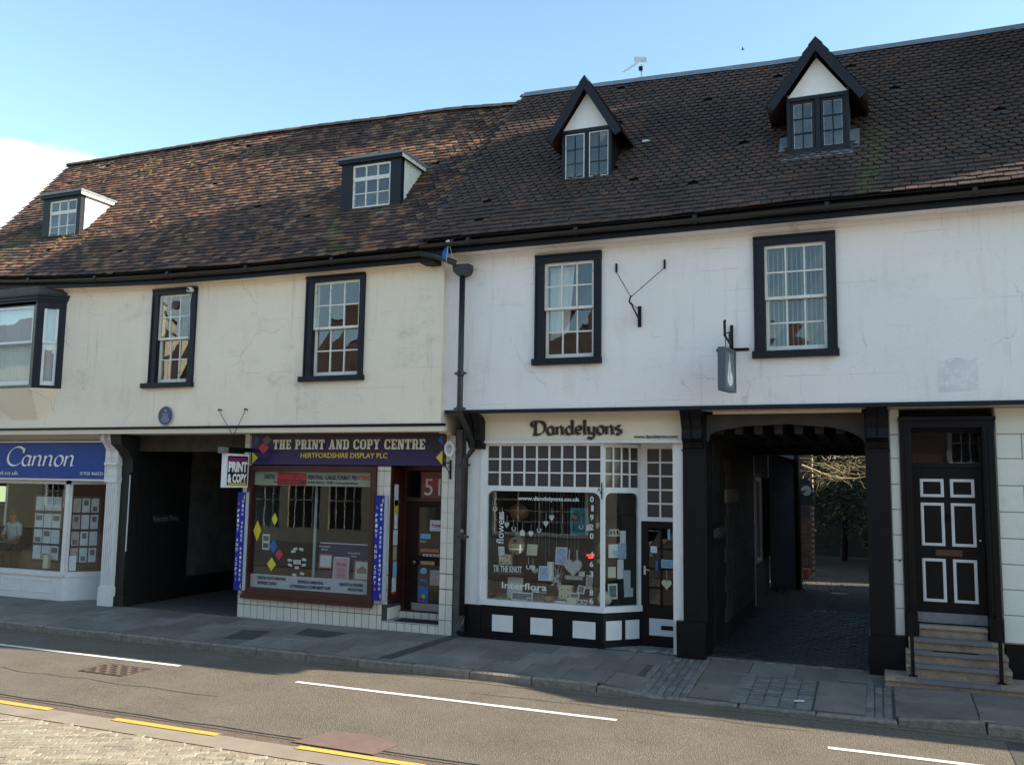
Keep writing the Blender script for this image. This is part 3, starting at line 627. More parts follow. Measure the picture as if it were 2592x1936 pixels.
def big_window(parent, Yw, X0, X1, Z0, Z1, mid, o, sill, m_out, label, extra=None):
    fr = FY(Yw); ox0, ox1, oz1 = o
    mb = MB(); mb.box(fr, ox0, X0 + .004, Z0, oz1 - (oz1 - Z1), -.10, .035, .0015); mb.box(fr, X1 - .004, ox1, Z0, Z1, -.10, .035, .0015)
    mb.box(fr, ox0 - .002, ox1 + .002, Z1, oz1, -.10, .045, .0015)
    mb.box(fr, ox0 + .001, ox0 + .03, Z0, Z1, .035, .05); mb.box(fr, ox1 - .03, ox1 - .001, Z0, Z1, .035, .05); mb.box(fr, ox0, ox1, oz1 - .03, oz1, .045, .07)
    w_ = mb.build('window', m_out, parent, label)
    B('sill', m_out, w_, fr, sill[0], sill[1], sill[2], Z0 + .002, -.1, .09)
    sash(w_, fr, 'upper_sash', wold, X0, X1, mid - .02, Z1, 3, 2, -.045, -.005, .042, .022)
    sash(w_, fr, 'lower_sash', wold, X0 + .012, X1 - .012, Z0, mid + .02, 3, 2, -.095, -.055, .042, .022, .08)
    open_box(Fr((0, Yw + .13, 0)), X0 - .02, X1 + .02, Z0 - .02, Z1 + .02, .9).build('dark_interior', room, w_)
    return w_

# ------------------------------------------------------------------ cream building (left half)
cb = thing('cream_building', 'old cream rendered building with mossy red-brown tiled roof over print shop and dark passage', 'building', (-12.6, 2.8, 0))
YL, YRW = -.50, -.40
w1 = (-12.82, -12.03, 4.40, 6.11); w2 = (-9.25, -8.28, 4.42, 6.11)
holed(FY(YL), -18.6, -6.66, 3.57, 6.86, [(w1[0], w1[1], w1[2], w1[3]), (w2[0], w2[1], w2[2], w2[3]), (-17.0, -15.6, 4.4, 6.1)], .18).build('upper_wall', cream, cb)
# gable ends, rear wall
MB().prism(XF(-18.62), [(YL, 0), (6.2, 0), (6.2, 6.4), (2.8, 10.3), (YL, 6.8)], -.2, 0).build('gable_wall', cream, cb)
MB().prism(XF(-6.7), [(.0, 3.4), (6.2, 3.4), (6.2, 6.4), (2.8, 10.2), (YL + .02, 6.7), (YL + .02, 3.6)], -.2, 0).build('party_wall', cream, cb)
B('rear_wall', cream, cb, FY(6.2), -18.8, -6.7, 0, 6.5, -.2, 0)
# dormers footprints
D1 = (-17.02, -15.90, .2, 7.70, 8.68); D2 = (-9.23, -7.95, .2, 7.60, 8.52)
bodiesL = [(D1[0] + .02, D1[1] - .02, .28, 1.12), (D2[0] + .02, D2[1] - .02, .28, 1.1)]
make_roof(cb, 'L', ltile, 11.9, bodiesL, lambda x, j: x > -7.6 and j > 6)
# ridge tiles
rm = mat('ridge_clay', (0.13, 0.085, 0.065), 0.8, (7, 0.3), (30, 0.5), rand=0.3)
for i in range(28):
    a = i / 28; p = roof_pt('L', a, 1); q = roof_pt('L', a + 1 / 28, 1)
    if q.x > -6.4: q.x = -6.42
    d = (q - p); mb = MB(); k = 8
    for e, (c, rr) in enumerate(((p, .105), (p + d * 1.03, .095))):
        mb.v += [c + Vector((0, -math.cos(t) * rr * 1.25, math.sin(t) * rr - .03)) for t in [math.pi * s / k for s in range(k + 1)]]
    mb.f = [(s, k + 1 + s, k + 2 + s, s + 1) for s in range(k)] + [tuple(range(k + 1)), tuple(range(2 * k + 1, k, -1))]
    mb.build('ridge_tile', rm, cb)
    if i % 3 == 1: pass
# eaves: fascia, gutter
gm = mat('cast_iron_gutter', (0.012, 0.012, 0.013), 0.35, (8, 0.4), (25, 0.3))
def eaves(parent, xs, ef, yw, m_f):
    fr_pts = lambda y, dz: [(x, y, ef(x) + dz) for x in xs]
    mb = MB(); mb.strip(fr_pts(-.76, -.22), fr_pts(-.76, .03)); mb.strip(fr_pts(-.76, -.22), fr_pts(-.72, -.22)); mb.build('fascia_board', m_f, parent)
    MB().strip(fr_pts(-.725, -.225), fr_pts(yw + .02, -.205)).build('soffit', cream if parent is cb else white, parent)
    MB().strip(fr_pts(yw - .05, -.24), fr_pts(yw - .05, -.18)).strip(fr_pts(yw + .02, -.30), fr_pts(yw - .05, -.24)).build('cove_moulding', cream if parent is cb else white, parent)
    mb = MB(); k = 7; rings = []
    for x in xs:
        rings.append([(x, -.835 - .062 * math.cos(t), ef(x) - .075 - .065 * math.sin(t)) for t in [math.pi * s / k for s in range(k + 1)]])
    for a, b in zip(rings, rings[1:]): mb.strip([a[i] for i in range(k + 1)], [b[i] for i in range(k + 1)])
    mb.build('gutter', gm, parent, smooth=True)
    x = xs[0] + .9
    while x < xs[-1]:
        z = ef(x) - .075
        MB().tube([(x - .03, -.835, z), (x + .03, -.835, z)], .074, 10).build('gutter_joint', gm, parent); x += 1.83
xsL = [-18.7 + i * (11.8 / 24) for i in range(25)]
eaves(cb, xsL, eL, YL, black)
# sash windows
big_window(cb, YL, *w1, 5.26, (-12.97, -11.89, 6.23), (-13.11, -11.87, 4.31), navy, 'left sash window with a round fan vent in its top middle pane')
big_window(cb, YL, *w2, 5.28, (-9.40, -8.18, 6.22), (-9.47, -8.15, 4.33), navy, 'sash window above the print shop')
vent = thing('window_fan', 'round brown fan vent in the top middle pane of the left upper sash window', 'vent fan', (-12.43, YL, 5.82))
MB().lathe((-12.43, YL + .03, 5.91), [(.085, 0), (.085, .035), (.06, .045)], 20, (0, -1, 0)).build('ring', mat('brown_plastic', (0.06, 0.045, 0.035), 0.5), vent)
for k in range(6):
    a = k * math.pi / 3; MB().box(Fr((-12.43, YL - .02, 5.91), (math.cos(a), 0, math.sin(a)), (-math.sin(a), 0, math.cos(a))), .01, .075, -.012, .012, 0, .006).build('blade', mat('brown_plastic', (0.06, 0.045, 0.035), 0.5), vent)
cctv = thing('wall_floodlight', 'small white security light on the top right corner of a black window surround', 'security light', (-11.98, YL - .06, 6.1))
B('bracket', wpaint, cctv, FY(YL - .045), -12.0, -11.95, 6.12, 6.17, 0, .06)
MB().box(Fr((-11.975, YL - .13, 6.15), (1, 0, 0), (0, .3, 1)), -.045, .045, -.04, .04, -.03, .03).build('lamp_head', wpaint, cctv)
MB().lathe((-11.975, YL - .165, 6.15), [(.022, 0), (.02, .02)], 10, (0, -1, -.3)).build('lens', black, cctv)
MB().tube([(-11.97, YL - .08, 6.1), (-11.99, YL - .09, 5.9), (-12.0, YL - .06, 5.6), (-12.0, YL - .05, 5.2)], .004, 5).build('cable', wpaint, cctv)
# canted bay (oriel) at the far left
bay = MB(); yo = -.85
bay_l = [(-17.5, YL), (-17.1, yo), (-15.70, yo), (-15.28, YL)]
bw = thing('x', None, None, (0, 0, 0)); bpy.data.objects.remove(bw)
bay_o = B('bay_window', navy, cb, FY(yo), -17.08, -15.72, 6.06, 6.12, -.30, .0)
def seg(i): 
    (x0, y0), (x1, y1) = bay_l[i], bay_l[i + 1]; d = Vector((x1 - x0, y1 - y0, 0)); return Fr((x0, y0, 0), d, (0, 0, 1)), d.length
for i in range(3):
    fr, ln = seg(i)
    fb = frame_box(MB(), fr, 0, ln, 4.36, 6.12, .075 if i == 1 else .13, -.08, .0, .06)
    fb.build('bay_frame', navy if i != 1 else mat('grey_green_paint', (0.10, 0.10, 0.075), 0.5, (5, 0.3)), bay_o)
    e = .08 if i == 1 else .14
    sash(bay_o, fr, 'upper_sash', wpaint, e, ln - e, 5.28, 6.04, 1, 1, -.05, -.015, .045, gm=bglass)
    sash(bay_o, fr, 'lower_sash', wpaint, e, ln - e, 4.42, 5.32, 1, 1, -.085, -.05, .045, bot=.09, gm=bglass)
    if i: 
        mb = MB(); n_ = 40
        mb.strip([fr.P(e + (ln - 2 * e) * k / n_, 4.5, -.16 + .012 * math.sin(k * 1.9) + .008 * math.sin(k * .77)) for k in range(n_ + 1)], [fr.P(e + (ln - 2 * e) * k / n_, 6.0, -.16 + .012 * math.sin(k * 1.9 + .5)) for k in range(n_ + 1)])
        mb.build('net_curtain', mat('bay_net_curtain', (0.60, 0.64, 0.66), 0.9), bay_o, smooth=True)
open_box(FY(YL + .02), -17.0, -15.6, 4.4, 6.1, .9).build('dark_interior', room, bay_o)
mb = MB()
for z0, z1, e in ((6.12, 6.17, .02), (6.17, 6.23, .05), (6.23, 6.27, .08)):
    mb.prism(Fr((0, 0, 0), (1, 0, 0), (0, 1, 0)), [(-17.5 - e, YL), (-17.1 - e, yo - e), (-15.70 + e, yo - e), (-15.28 + e, YL)], z0, z1)
mb.build('cornice', navy, bay_o)
MB().prism(Fr((0, 0, 0), (1, 0, 0), (0, 1, 0)), [(-17.5, YL), (-17.1, yo), (-15.70, yo), (-15.28, YL)], 6.27, 6.44).build('bay_roof_box', mat('brown_fascia', (0.045, 0.038, 0.032), 0.6, (5, 0.3)), bay_o)
mb = MB(); top = [(-17.5, YL, 4.36), (-17.1, yo, 4.36), (-15.70, yo, 4.36), (-15.28, YL, 4.36)]; bot = [(-16.6, YL, 3.75)] * 2 + [(-15.86, YL, 3.75)] * 2
bot = [(-16.6, YL, 3.74), (-16.6, YL - .002, 3.74), (-15.86, YL - .002, 3.74), (-15.86, YL, 3.74)]
mb.strip(bot, top).poly([top[0], top[1], top[2], top[3]]); mb.build('bay_skirt', cream, bay_o)
# jetty trims
B('jetty_bead', black, cb, FY(YL), -18.6, -6.62, 3.525, 3.572, -.1, .03)
B('jetty_board', cream2, cb, FY(YL), -18.6, -6.60, 3.44, 3.524, -.12, .012)
MB().poly([(-18.6, YL + .1, 3.445), (-6.62, YL + .1, 3.445), (-6.62, .35, 3.445), (-18.6, .35, 3.445)]).build('jetty_soffit', cream2, cb)

def flat_dormer(parent, X0, X1, y, zb, zt, s, trans, label):
    """s = sash (x0,x1,z0,z1)"""
    fr = FY(y); zr = zb + .12; yb = y + (zt - zb) / 1.10 + .25
    mb = MB(); mb.box(fr, X0, s[0] + .003, zb - .05, zt, -.12, 0); mb.box(fr, s[1] - .003, X1, zb - .05, zt, -.12, 0)
    mb.box(fr, s[0], s[1], s[3], zt, -.12, 0); mb.box(fr, s[0], s[1], zb - .06, s[2], -.12, 0)
    d = mb.build('dormer', navy, parent, label)
    MB().prism(XF(X1 - .004), [(y + .12, zb - .1), (y + .12, zt), (yb, zt)], -.03, 0).build('cheek', wold, d)
    MB().prism(XF(X0 + .034), [(y + .12, zb - .1), (y + .12, zt), (yb, zt)], -.03, 0).build('cheek', wold, d)
    B('roof_board', navy, d, fr, X0 - .05, X1 + .05, zt, zt + .07, -(yb - y), .05)
    B('roof_lead', lead, d, fr, X0 - .08, X1 + .08, zt + .07, zt + .115, -(yb - y + .1), .075)
    B('side_board', wold, d, XF(X1 + .051), y - .05, yb - .05, zt - .005, zt + .068, 0, .012)
    sash(d, fr, 'upper_light', wold, s[0], s[1], trans, s[3], 3, 1, -.06, -.015, .035, .018)
    sash(d, fr, 'lower_light', wold, s[0], s[1], s[2], trans, 3, 2, -.065, -.02, .035, .018)
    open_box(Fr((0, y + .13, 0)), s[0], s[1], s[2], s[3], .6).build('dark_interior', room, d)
    MB().strip([(X0 - .12, y - .17, zb - .18), (X1 + .06, y - .17, zb - .18)], [(X0, y - .005, zb - .02), (X1, y - .005, zb - .02)]).build('lead_apron', lead, d)
flat_dormer(cb, D1[0], D1[1], .2, 7.72, 8.70, (-16.83, -16.01, 7.74, 8.63), 8.36, 'left flat-roofed dormer with a bright sunlit white cheek')
flat_dormer(cb, D2[0], D2[1], .2, 7.62, 8.52, (-8.99, -8.17, 7.65, 8.48), 8.21, 'flat-roofed dormer with peeling white cheek, near the middle of the roof')

# moss clumps on the red-brown roof
mb = MB()
for k in range(46):
    cx = random.choice((-10.5, -12.2, -15.2, -14.0, -16.3)) + random.gauss(0, .5); t = random.choice((.2, .25, .9, .85, .8, .3)) + random.gauss(0, .05)
    p = roof_pt('L', min(max((cx + 18.8) / 12, .02), .98), min(max(t, .02), .97)); r_ = random.uniform(.03, .075)
    i = len(mb.v)
    for a in range(6): mb.v.append(p + Vector((math.cos(a) * r_ * random.uniform(.8, 1.4), math.sin(a) * r_ * .7, math.sin(a) * r_ * .8 + .02)))
    mb.v.append(p + Vector((0, -.03, .06 + r_ * .4))); mb.f += [(i + a, i + (a + 1) % 6, i + 6) for a in range(6)]
mb.build('moss', mat('moss', (0.10, 0.085, 0.025), 0.95, (30, 0.4), (60, 1.0)), cb, kind='stuff')

# ------------------------------------------------------------------ white building (right half)
wb = thing('white_building', 'long white rendered building on the right with a dark tiled roof and carriage archway', 'building', (-1.8, 2.8, 0))
w3 = (-4.90, -4.06, 4.58, 6.13); w4 = (-1.47, -.61, 4.56, 6.12)
holed(FY(YRW), -6.66, 3.3, 3.79, 6.90, [w3, w4], .2).build('upper_wall', white, wb)
MB().prism(XF(3.35), [(YRW, 3.75), (6.2, 3.75), (6.2, 6.4), (2.8, 10.1), (YRW, 6.6)], -.2, 0).build('gable_wall', white, wb)
B('rear_wall', white, wb, FY(6.2), -6.7, -2.5, 0, 6.5, -.2, 0); B('rear_wall', white, wb, FY(6.2), -2.5, -.1, 3.30, 6.5, -.2, 0); B('rear_wall', white, wb, FY(6.2), -.1, 3.3, 0, 6.5, -.2, 0)
bodiesR = [(-4.82, -3.98, .28, 1.0), (-1.15, -.28, .28, 1.0), (-4.6, -4.2, .9, 1.6), (-.93, -.5, .9, 1.6)]
make_roof(wb, 'R', rtile, 10.0, bodiesR, lambda x, j: j >= (7 if x > -6.2 else 9))
MB().prism(FY(YRW - .001), [(.78, 3.92), (1.26, 3.93), (1.25, 4.36), (.95, 4.38), (.80, 4.33)], 0, .003).build('paint_patch', mat('old_paint_patch', (0.66, 0.63, 0.66), 0.8, (4, 0.12), grime=(3, .5, (.76, .74, .72), .9)), wb)
# ridge capping: pale lead-grey lengths
for i in range(6):
    a = i / 6; p = roof_pt('R', a, 1); q = roof_pt('R', a + 1 / 6, 1); mb = MB()
    n_ = 6; up_ = [p + (q - p) * k / n_ + Vector((0, .0, .07 + .008 * mn.noise(Vector((i + k * .3, 0, 0))))) for k in range(n_ + 1)]
    lo_ = [p + (q - p) * k / n_ + Vector((0, -.13, -.075 + .012 * mn.noise(Vector((i * 3 + k * .9, 4, 0))))) for k in range(n_ + 1)]
    bk = [v + Vector((0, .26, 0)) for v in lo_]
    mb.strip(lo_, up_).strip(up_, bk); mb.poly([lo_[0], up_[0], bk[0]]).poly([lo_[-1], bk[-1], up_[-1]]); mb.build('ridge_capping', lead, wb)
eaves(wb, [-6.95 + i * (10.25 / 20) for i in range(21)], eR, YRW, black)
B('jetty_bead', navy, wb, FY(YRW), -6.62, 3.3, 3.735, 3.79, -.1, .025)
B('eaves_end_box', wood_dark, wb, XF(-6.72), -.78, YRW + .05, 6.22, 6.5, -.25, 0)
big_window(wb, YRW, *w3, 5.39, (-5.05, -3.94, 6.27), (-5.08, -3.93, 4.48), navy, 'sash window to the right of the drainpipe')
W4 = big_window(wb, YRW, *w4, 5.34, (-1.62, -.48, 6.26), (-1.65, -.46, 4.46), navy, 'sash window with vertical blinds above the archway')
for k in range(13): 
    x = -1.43 + k * .066
    B('blind_slat', mat('blind_white', (0.38, 0.38, 0.38), 0.8), W4, Fr((x, YRW + .17, 0), (.22, .97, 0), (0, 0, 1)), 0, .045, 4.60, 6.09, 0, .003)
W3 = [c for c in wb.children if c.get('label', '').startswith('sash window to the right')][0]
mb = MB(); fr = FY(YRW + .2); n_ = 14
mb.strip([fr.P(-4.87 + .05 * k * .5, 4.9 + .01 * k, .015 * math.sin(k * 1.7)) for k in range(n_)], [fr.P(-4.87 + .032 * k, 6.1, .015 * math.sin(k * 1.7)) for k in range(n_)])
mb.build('curtain', mat('net_curtain', (0.55, 0.58, 0.58), 0.9), W3, smooth=True)
def gable_dormer(parent, X0, X1, ap, tips, y, zb, ze, tri, cas, label, flash):
    fr = FY(y); xc = (X0 + X1) / 2; mb = MB()
    mb.box(fr, X0, X0 + .055, zb, ze, -.1, 0); mb.box(fr, X1 - .055, X1, zb, ze, -.1, 0); mb.box(fr, X0, X1, ze - .06, ze + .003, -.1, .004); mb.box(fr, X0, X1, zb, zb + .045, -.1, .03)
    mb.box(fr, xc - .035, xc + .035, zb + .045, ze - .06, -.1, -.001)
    d = mb.build('dormer', navy, parent, label)
    MB().prism(fr, [(X0 + .01, ze), (X1 - .01, ze), (xc, tri)], -.08, -.012).build('gable_panel', white, d)
    for sgn, (xt, zt) in ((-1, tips[0]), (1, tips[1])):
        a = Vector((xc, zt * 0 + ap)); b = Vector((xt, zt)); dd = (b - a).normalized(); nn = Vector((-dd.y, dd.x)) * (1 if sgn > 0 else -1)
        nn = -nn if nn.y > 0 else nn; wd = .13
        pts = [tuple(a), tuple(b), tuple(b + nn * wd), (xc, ap - wd / abs(dd.x) * 1.0)]
        if sgn < 0: pts = pts[::-1]
        MB().prism(Fr((0, y - .15, 0)), pts, -.03, 0).build('bargeboard', navy, d)
        # tiled slope of the little roof running back into the main roof
        mt = MB(); L_ = (b - a).length; yb_t = y + (ap - zb) / 1.1 + .1; yb_b = y + (zt - zb) / 1.1 + .1
        for k in range(8):
            t0, t1 = k / 8, (k + 1) / 8; p0 = a + (b - a) * t0; p1 = a + (b - a) * t1 - nn * .018; p0 = p0 - nn * .004
            y0_, y1_ = yb_t + (yb_b - yb_t) * t0, yb_t + (yb_b - yb_t) * t1
            q = [(p0.x, y - .14, p0.y), (p1.x, y - .14, p1.y), (p1.x, y1_, p1.y), (p0.x, y0_, p0.y)]
            mt.poly(q if sgn < 0 else q[::-1]); e0 = a + (b - a) * t1
            q2 = [(p1.x, y - .14, p1.y), (e0.x, y - .14, e0.y), (e0.x, y1_, e0.y), (p1.x, y1_, p1.y)]; mt.poly(q2)
        u2 = [(a.x, y - .14, a.y - .02), (b.x, y - .14, b.y - .02), (b.x, yb_b, b.y - .02), (a.x, yb_t, a.y - .02)]; mt.poly(u2)
        mt.build('dormer_tiles', rtile, d)
        cx = X0 if sgn < 0 else X1
        MB().prism(XF(cx + (.03 if sgn < 0 else 0)), [(y + .1, zb - .1), (y + .1, ze + .1), (y + (ze - zb) / 1.1 + .3, ze + .1)], -.03, 0).build('cheek', navy if not flash else lead, d)
    for (c0, c1, z0, z1) in cas:
        if flash: sash(d, fr, 'casement', navy, c0, c1, z0, z1, 2, 3, -.05, -.012, .04, .02); sash(d, fr, 'putty_line', wold, c0 + .036, c1 - .036, z0 + .036, z1 - .036, 2, 3, -.049, -.018, .008, .007, panes=False)
        else: sash(d, fr, 'casement', wold, c0, c1, z0, z1, 1, 1, -.05, -.014, .018, panes=False); sash(d, fr, 'glazing_bars', navy, c0 + .015, c1 - .015, z0 + .015, z1 - .015, 2, 3, -.045, -.02, .006, .016)
    open_box(Fr((0, y + .11, 0)), X0 + .06, X1 - .06, zb + .04, ze - .05, .6).build('dark_interior', room, d)
    MB().strip([(X0 - .10, y - .17, zb - .14), (X1 + .05, y - .17, zb - .14)], [(X0 - .02, y - .004, zb), (X1 + .02, y - .004, zb)]).build('lead_apron', lead, d)
    if flash:
        for sx in (-1, 1):
            x_ = X0 if sx < 0 else X1
            MB().poly([(x_, y, zb - .02), (x_ + sx * .13, y, zb + .02), (x_ + sx * .14, y + .35, zb + .42), (x_, y + .35, zb + .42)][::sx]).build('lead_flashing', lead, d)
        MB().tube([(xc + .0, y - .1, tri + .02), (xc + .0, y - .11, tri - .04)], .02, 6).build('finial_hook', black, d)
    else:
        MB().box(Fr((tips[1][0] + .12, y + .75, 8.50), (1, .3, .1), (0, 1, 1)), 0, .2, 0, .06, 0, .01).build('lead_tongue', wpaint, d)
    return d
gable_dormer(wb, -4.83, -3.96, 9.45, ((-5.07, 8.41), (-3.75, 8.39)), .2, 7.66, 8.57, 9.20, ((-4.775, -4.435, 7.715, 8.50), (-4.355, -4.015, 7.715, 8.50)), 'left gabled dormer with pale-edged casements', False)
gable_dormer(wb, -1.16, -.26, 9.45, ((-1.45, 8.44), (0.0, 8.45)), .2, 7.68, 8.58, 9.18, ((-1.10, -.755, 7.73, 8.51), (-.665, -.32, 7.73, 8.51)), 'right gabled dormer with grey lead flashings', True)
# ------------------------------------------------------------------ street neighbours (beside and opposite; they show in the panes) and masses added to shade the roof
brick = bpy.data.materials.new('red_brick'); brick.use_nodes = True; t_ = brick.node_tree; b_ = t_.nodes['Principled BSDF']
g_ = t_.nodes.new('ShaderNodeNewGeometry'); s_ = t_.nodes.new('ShaderNodeSeparateXYZ'); a_ = t_.nodes.new('ShaderNodeMath'); a_.operation = 'ADD'; c_ = t_.nodes.new('ShaderNodeCombineXYZ'); bt_ = t_.nodes.new('ShaderNodeTexBrick')
L_ = t_.links.new; L_(g_.outputs['Position'], s_.inputs[0]); L_(s_.outputs['X'], a_.inputs[0]); L_(s_.outputs['Y'], a_.inputs[1]); L_(a_.outputs[0], c_.inputs['X']); L_(s_.outputs['Z'], c_.inputs['Y']); L_(c_.outputs[0], bt_.inputs['Vector'])
bt_.inputs['Scale'].default_value = 1; bt_.inputs['Brick Width'].default_value = .225; bt_.inputs['Row Height'].default_value = .075; bt_.inputs['Mortar Size'].default_value = .009
bt_.inputs['Color1'].default_value = (.24, .085, .05, 1); bt_.inputs['Color2'].default_value = (.14, .05, .035, 1); bt_.inputs['Mortar'].default_value = (.32, .28, .23, 1); L_(bt_.outputs['Color'], b_.inputs['Base Color']); b_.inputs['Roughness'].default_value = .85
def plain_house(name, label, x0, x1, yf, yb, ze, zr, wall, roofm, wins, face, chim=(), z0=-.1, reserve=None):
    """gabled house; face = +1 front looks to +Y (opposite side), -1 front looks to -Y"""
    o = thing(name, label, 'building', ((x0 + x1) / 2, (yf + yb) / 2, z0))
    fr = Fr((x1, yf, 0), (-1, 0, 0), (0, 0, 1)) if face > 0 else Fr((x0, yf, 0))
    wd = x1 - x0
    holed(fr, 0, wd, z0, ze, wins, .15).build('wall', wall, o)
    for x in (x0, x1 - .2): MB().prism(XF(x + .2), [(min(yf, yb), z0), (max(yf, yb), z0), (max(yf, yb), ze), ((yf + yb) / 2, zr - .05), (min(yf, yb), ze)], -.2, 0).build('side_wall', wall, o)
    B('back_wall', wall, o, FY(yb), x0, x1, z0, ze, -.1, .1)
    ym = (yf + yb) / 2; ov = .3 * (1 if yf > yb else -1); sl = (zr - ze) / abs(ym - yf)
    MB().strip([(x0 - .15, yf + ov, ze - .3 * sl), (x1 + .15, yf + ov, ze - .3 * sl)], [(x0 - .15, ym, zr), (x1 + .15, ym, zr)]).strip([(x0 - .15, yb - ov, ze - .3 * sl), (x1 + .15, yb - ov, ze - .3 * sl)], [(x0 - .15, ym, zr), (x1 + .15, ym, zr)]).build('roof', roofm, o)
    B('gutter', gm, o, fr, -.15, wd + .15, ze - .36 * sl - .04, ze - .3 * sl + .02, .24, .36)
    for u0, u1, v0, v1 in wins:
        w_ = frame_box(MB(), fr, u0 - .06, u1 + .06, v0 - .06, v1 + .06, .1, -.1, .03).build('window', wpaint, o)
        sash(w_, fr, 'glazing_bars', wpaint, u0 + .03, u1 - .03, v0 + .03, v1 - .03, 3 if u1 - u0 < 1.6 else 4, 4 if v1 - v0 > 1.4 else 2, -.08, -.04, .05, .03, panes=False)
        MB().poly([fr.P(u0, v0, -.07), fr.P(u1, v0, -.07), fr.P(u1, v1, -.07), fr.P(u0, v1, -.07)]).build('pane', glass, w_)
        open_box(Fr(fr.P(0, 0, -.12), fr.u, fr.v), u0, u1, v0, v1, .8).build('dark_interior', room, w_)
    for cx, w2_, zt in chim:
        ch = B('chimney', brick, o, FY(ym), cx - w2_, cx + w2_, zr - 1, zt, -.35, .35)
        for dx in (-.3, .3): MB().lathe((cx + dx * w2_ / .5, ym, zt), [(.12, 0), (.1, .3), (.12, .34)], 10).build('chimney_pot', rm, ch)
    return o
f0_ = FY(0)
rooft = mat('plain_tile_roof', (0.11, 0.065, 0.05), 0.85, (3, 0.5), (12, 1.0, 0.06), grime=(7, .52, (.04, .03, .03), .8))
for k, tr in enumerate([(1.2, 2.3), (4.2, 5.3), (7.2, 8.3)]): pass
W_ = lambda us, v0, v1, ww=1.0: [(u, u + ww, v0, v1) for u in us]
plain_house('cream_house', 'cream rendered house across the street with white sash windows', -58, -36, -19.5, -28, 9.2, 11.5, mat('cream_render', (0.66, 0.60, 0.44), 0.85, (1.5, .08)), rooft, W_([2, 6, 10, 14], 1.0, 2.6, 1.3) + W_([2, 6, 10, 14], 4.6, 6.4), 1)
plain_house('brick_house', 'red brick house across the street with tiled roof and wide chimney', -32.8, -15, -19, -27, 6.8, 9.6, brick, rooft, W_([1.5, 4.6, 7.7, 10.8, 13.9], 4.2, 5.9) + W_([2, 12], .9, 2.5, 1.4), 1, [(-21.3, 1.3, 12.0)])
plain_house('pale_shop_house', 'pale painted shop house across the street with large windows', -14.8, -4, -18.6, -27, 6.3, 9.0, mat('grey_render_opposite', (0.30, 0.30, 0.29), 0.85, (1.5, .08)), rooft, W_([1, 4.5, 8], 3.9, 5.4) + [(.8, 4.8, .6, 2.4), (6.2, 10, .6, 2.4)], 1, [(-9.5, .7, 10.8)])
plain_house('brown_brick_house', 'brown brick house across the street with a low tiled roof', -3.8, 14, -19, -27, 5.2, 8.0, brick, rooft, W_([1.5, 4.6, 7.7, 10.8, 13.9], 3.4, 4.8) + W_([2, 8], .8, 2.3, 1.4), 1, [(4, .6, 9.8)])
tw_ = thing('shade_tower', 'tall unseen brick tower added off the right end of the white building to shade the roofs', 'tower', (4.5, 2, -.1))  # unseen tower, sized to throw the diagonal shadow across the roofs
B('shaft', brick, tw_, f0_, 3.5, 5.5, -.1, 18.2, -3.35, -.1); B('parapet', brick, tw_, f0_, 3.42, 5.58, 18.2, 18.6, -3.39, -.06)
for z_ in (2, 6, 10, 14): B('slit_window', black, tw_, f0_, 4.3, 4.7, z_, z_ + 1.2, -.1, -.08)
hb_ = thing('shade_gable', 'tall unseen gabled brick block added behind the tower to shade the upper roof', 'building', (7, 6, -.1)); MB().prism(XF(11), [(3.6, -.1), (3.6, 13.9), (5.25, 20.2), (7.1, 14.0), (7.1, -.1)], -7.4, 0).build('wall', brick, hb_); MB().prism(XF(11.1), [(3.55, 13.85), (5.25, 20.4), (7.2, 13.9), (5.25, 20.2)], -7.6, 0).build('roof', rooft, hb_)  # unseen mass, gable slope cut to darken the roof near the ridge

OS = thing('opposite_shopfront', 'pale painted shopfront with green fascia on the brick house across the street', 'shopfront', (-23, -18.9, -.1)); fo = Fr((-15.2, -18.9, -.1), (-1, 0, 0), (0, 0, 1)); pcr = mat('pale_cream_paint', (.48, .45, .36), .6)
B('fascia', mat('pale_green_paint', (.30, .38, .22), .5), OS, fo, .3, 17, 2.9, 3.5, 0, .15); B('stall', pcr, OS, fo, .3, 17, 0, .6, 0, .1)
for k in range(9): B('pilaster', pcr, OS, fo, .3 + k * 2.08, .75 + k * 2.08, .6, 2.9, 0, .12)
for k in range(8):
    w__ = B('window', black, OS, fo, .75 + k * 2.08, 2.38 + k * 2.08, .6, 2.9, 0, .02)
    for u in (.4, .85, 1.3): B('bar', wpaint, w__, fo, .75 + k * 2.08 + u, .79 + k * 2.08 + u, .6, 2.9, .02, .05)
    B('bar', wpaint, w__, fo, .75 + k * 2.08, 2.38 + k * 2.08, 1.75, 1.8, .02, .05)

plain_house('neighbouring_house', 'cream rendered house continuing the terrace to the right of the added brick tower', 5.7, 26, -.5, 6.2, 5.6, 9.0, cream, rooft, W_([1.5, 5, 9, 13, 17], 3.2, 4.5) + W_([1.5, 5, 9, 13, 17], .8, 2.2), -1)
# ------------------------------------------------------------------ travel agent shopfront (far left)
pin = mat('white_shopfront_paint', (0.66, 0.66, 0.66), 0.45, (6, .06), grime=(8, .68, (.35, .34, .31), .5))
bluem = mat('blue_sign_board', (0.004, 0.045, 0.26), 0.45, (3, .1), spec=.3); wlet = mat('white_lettering', (0.78, 0.78, 0.78), 0.5)
A = thing('travel_agent_shopfront', 'white shopfront with a blue board reading Cannon, left of the dark passage', 'shopfront', (-16.5, 0, .06))
f0 = FY(0)
sb = B('sign_board', bluem, A, FY(-.06), -18.6, -14.36, 2.56, 3.29, 0, .045)
frame_box(MB(), FY(-.06), -18.62, -14.33, 2.52, 3.325, .03, .0, .07).build('board_moulding', pin, sb)
lf = FY(-.108)
pen('Cannon', 'lettering', wlet, sb, lf, -17.22, -15.22, 2.81, .395, nib=.042, slant=.20, thin=.012)
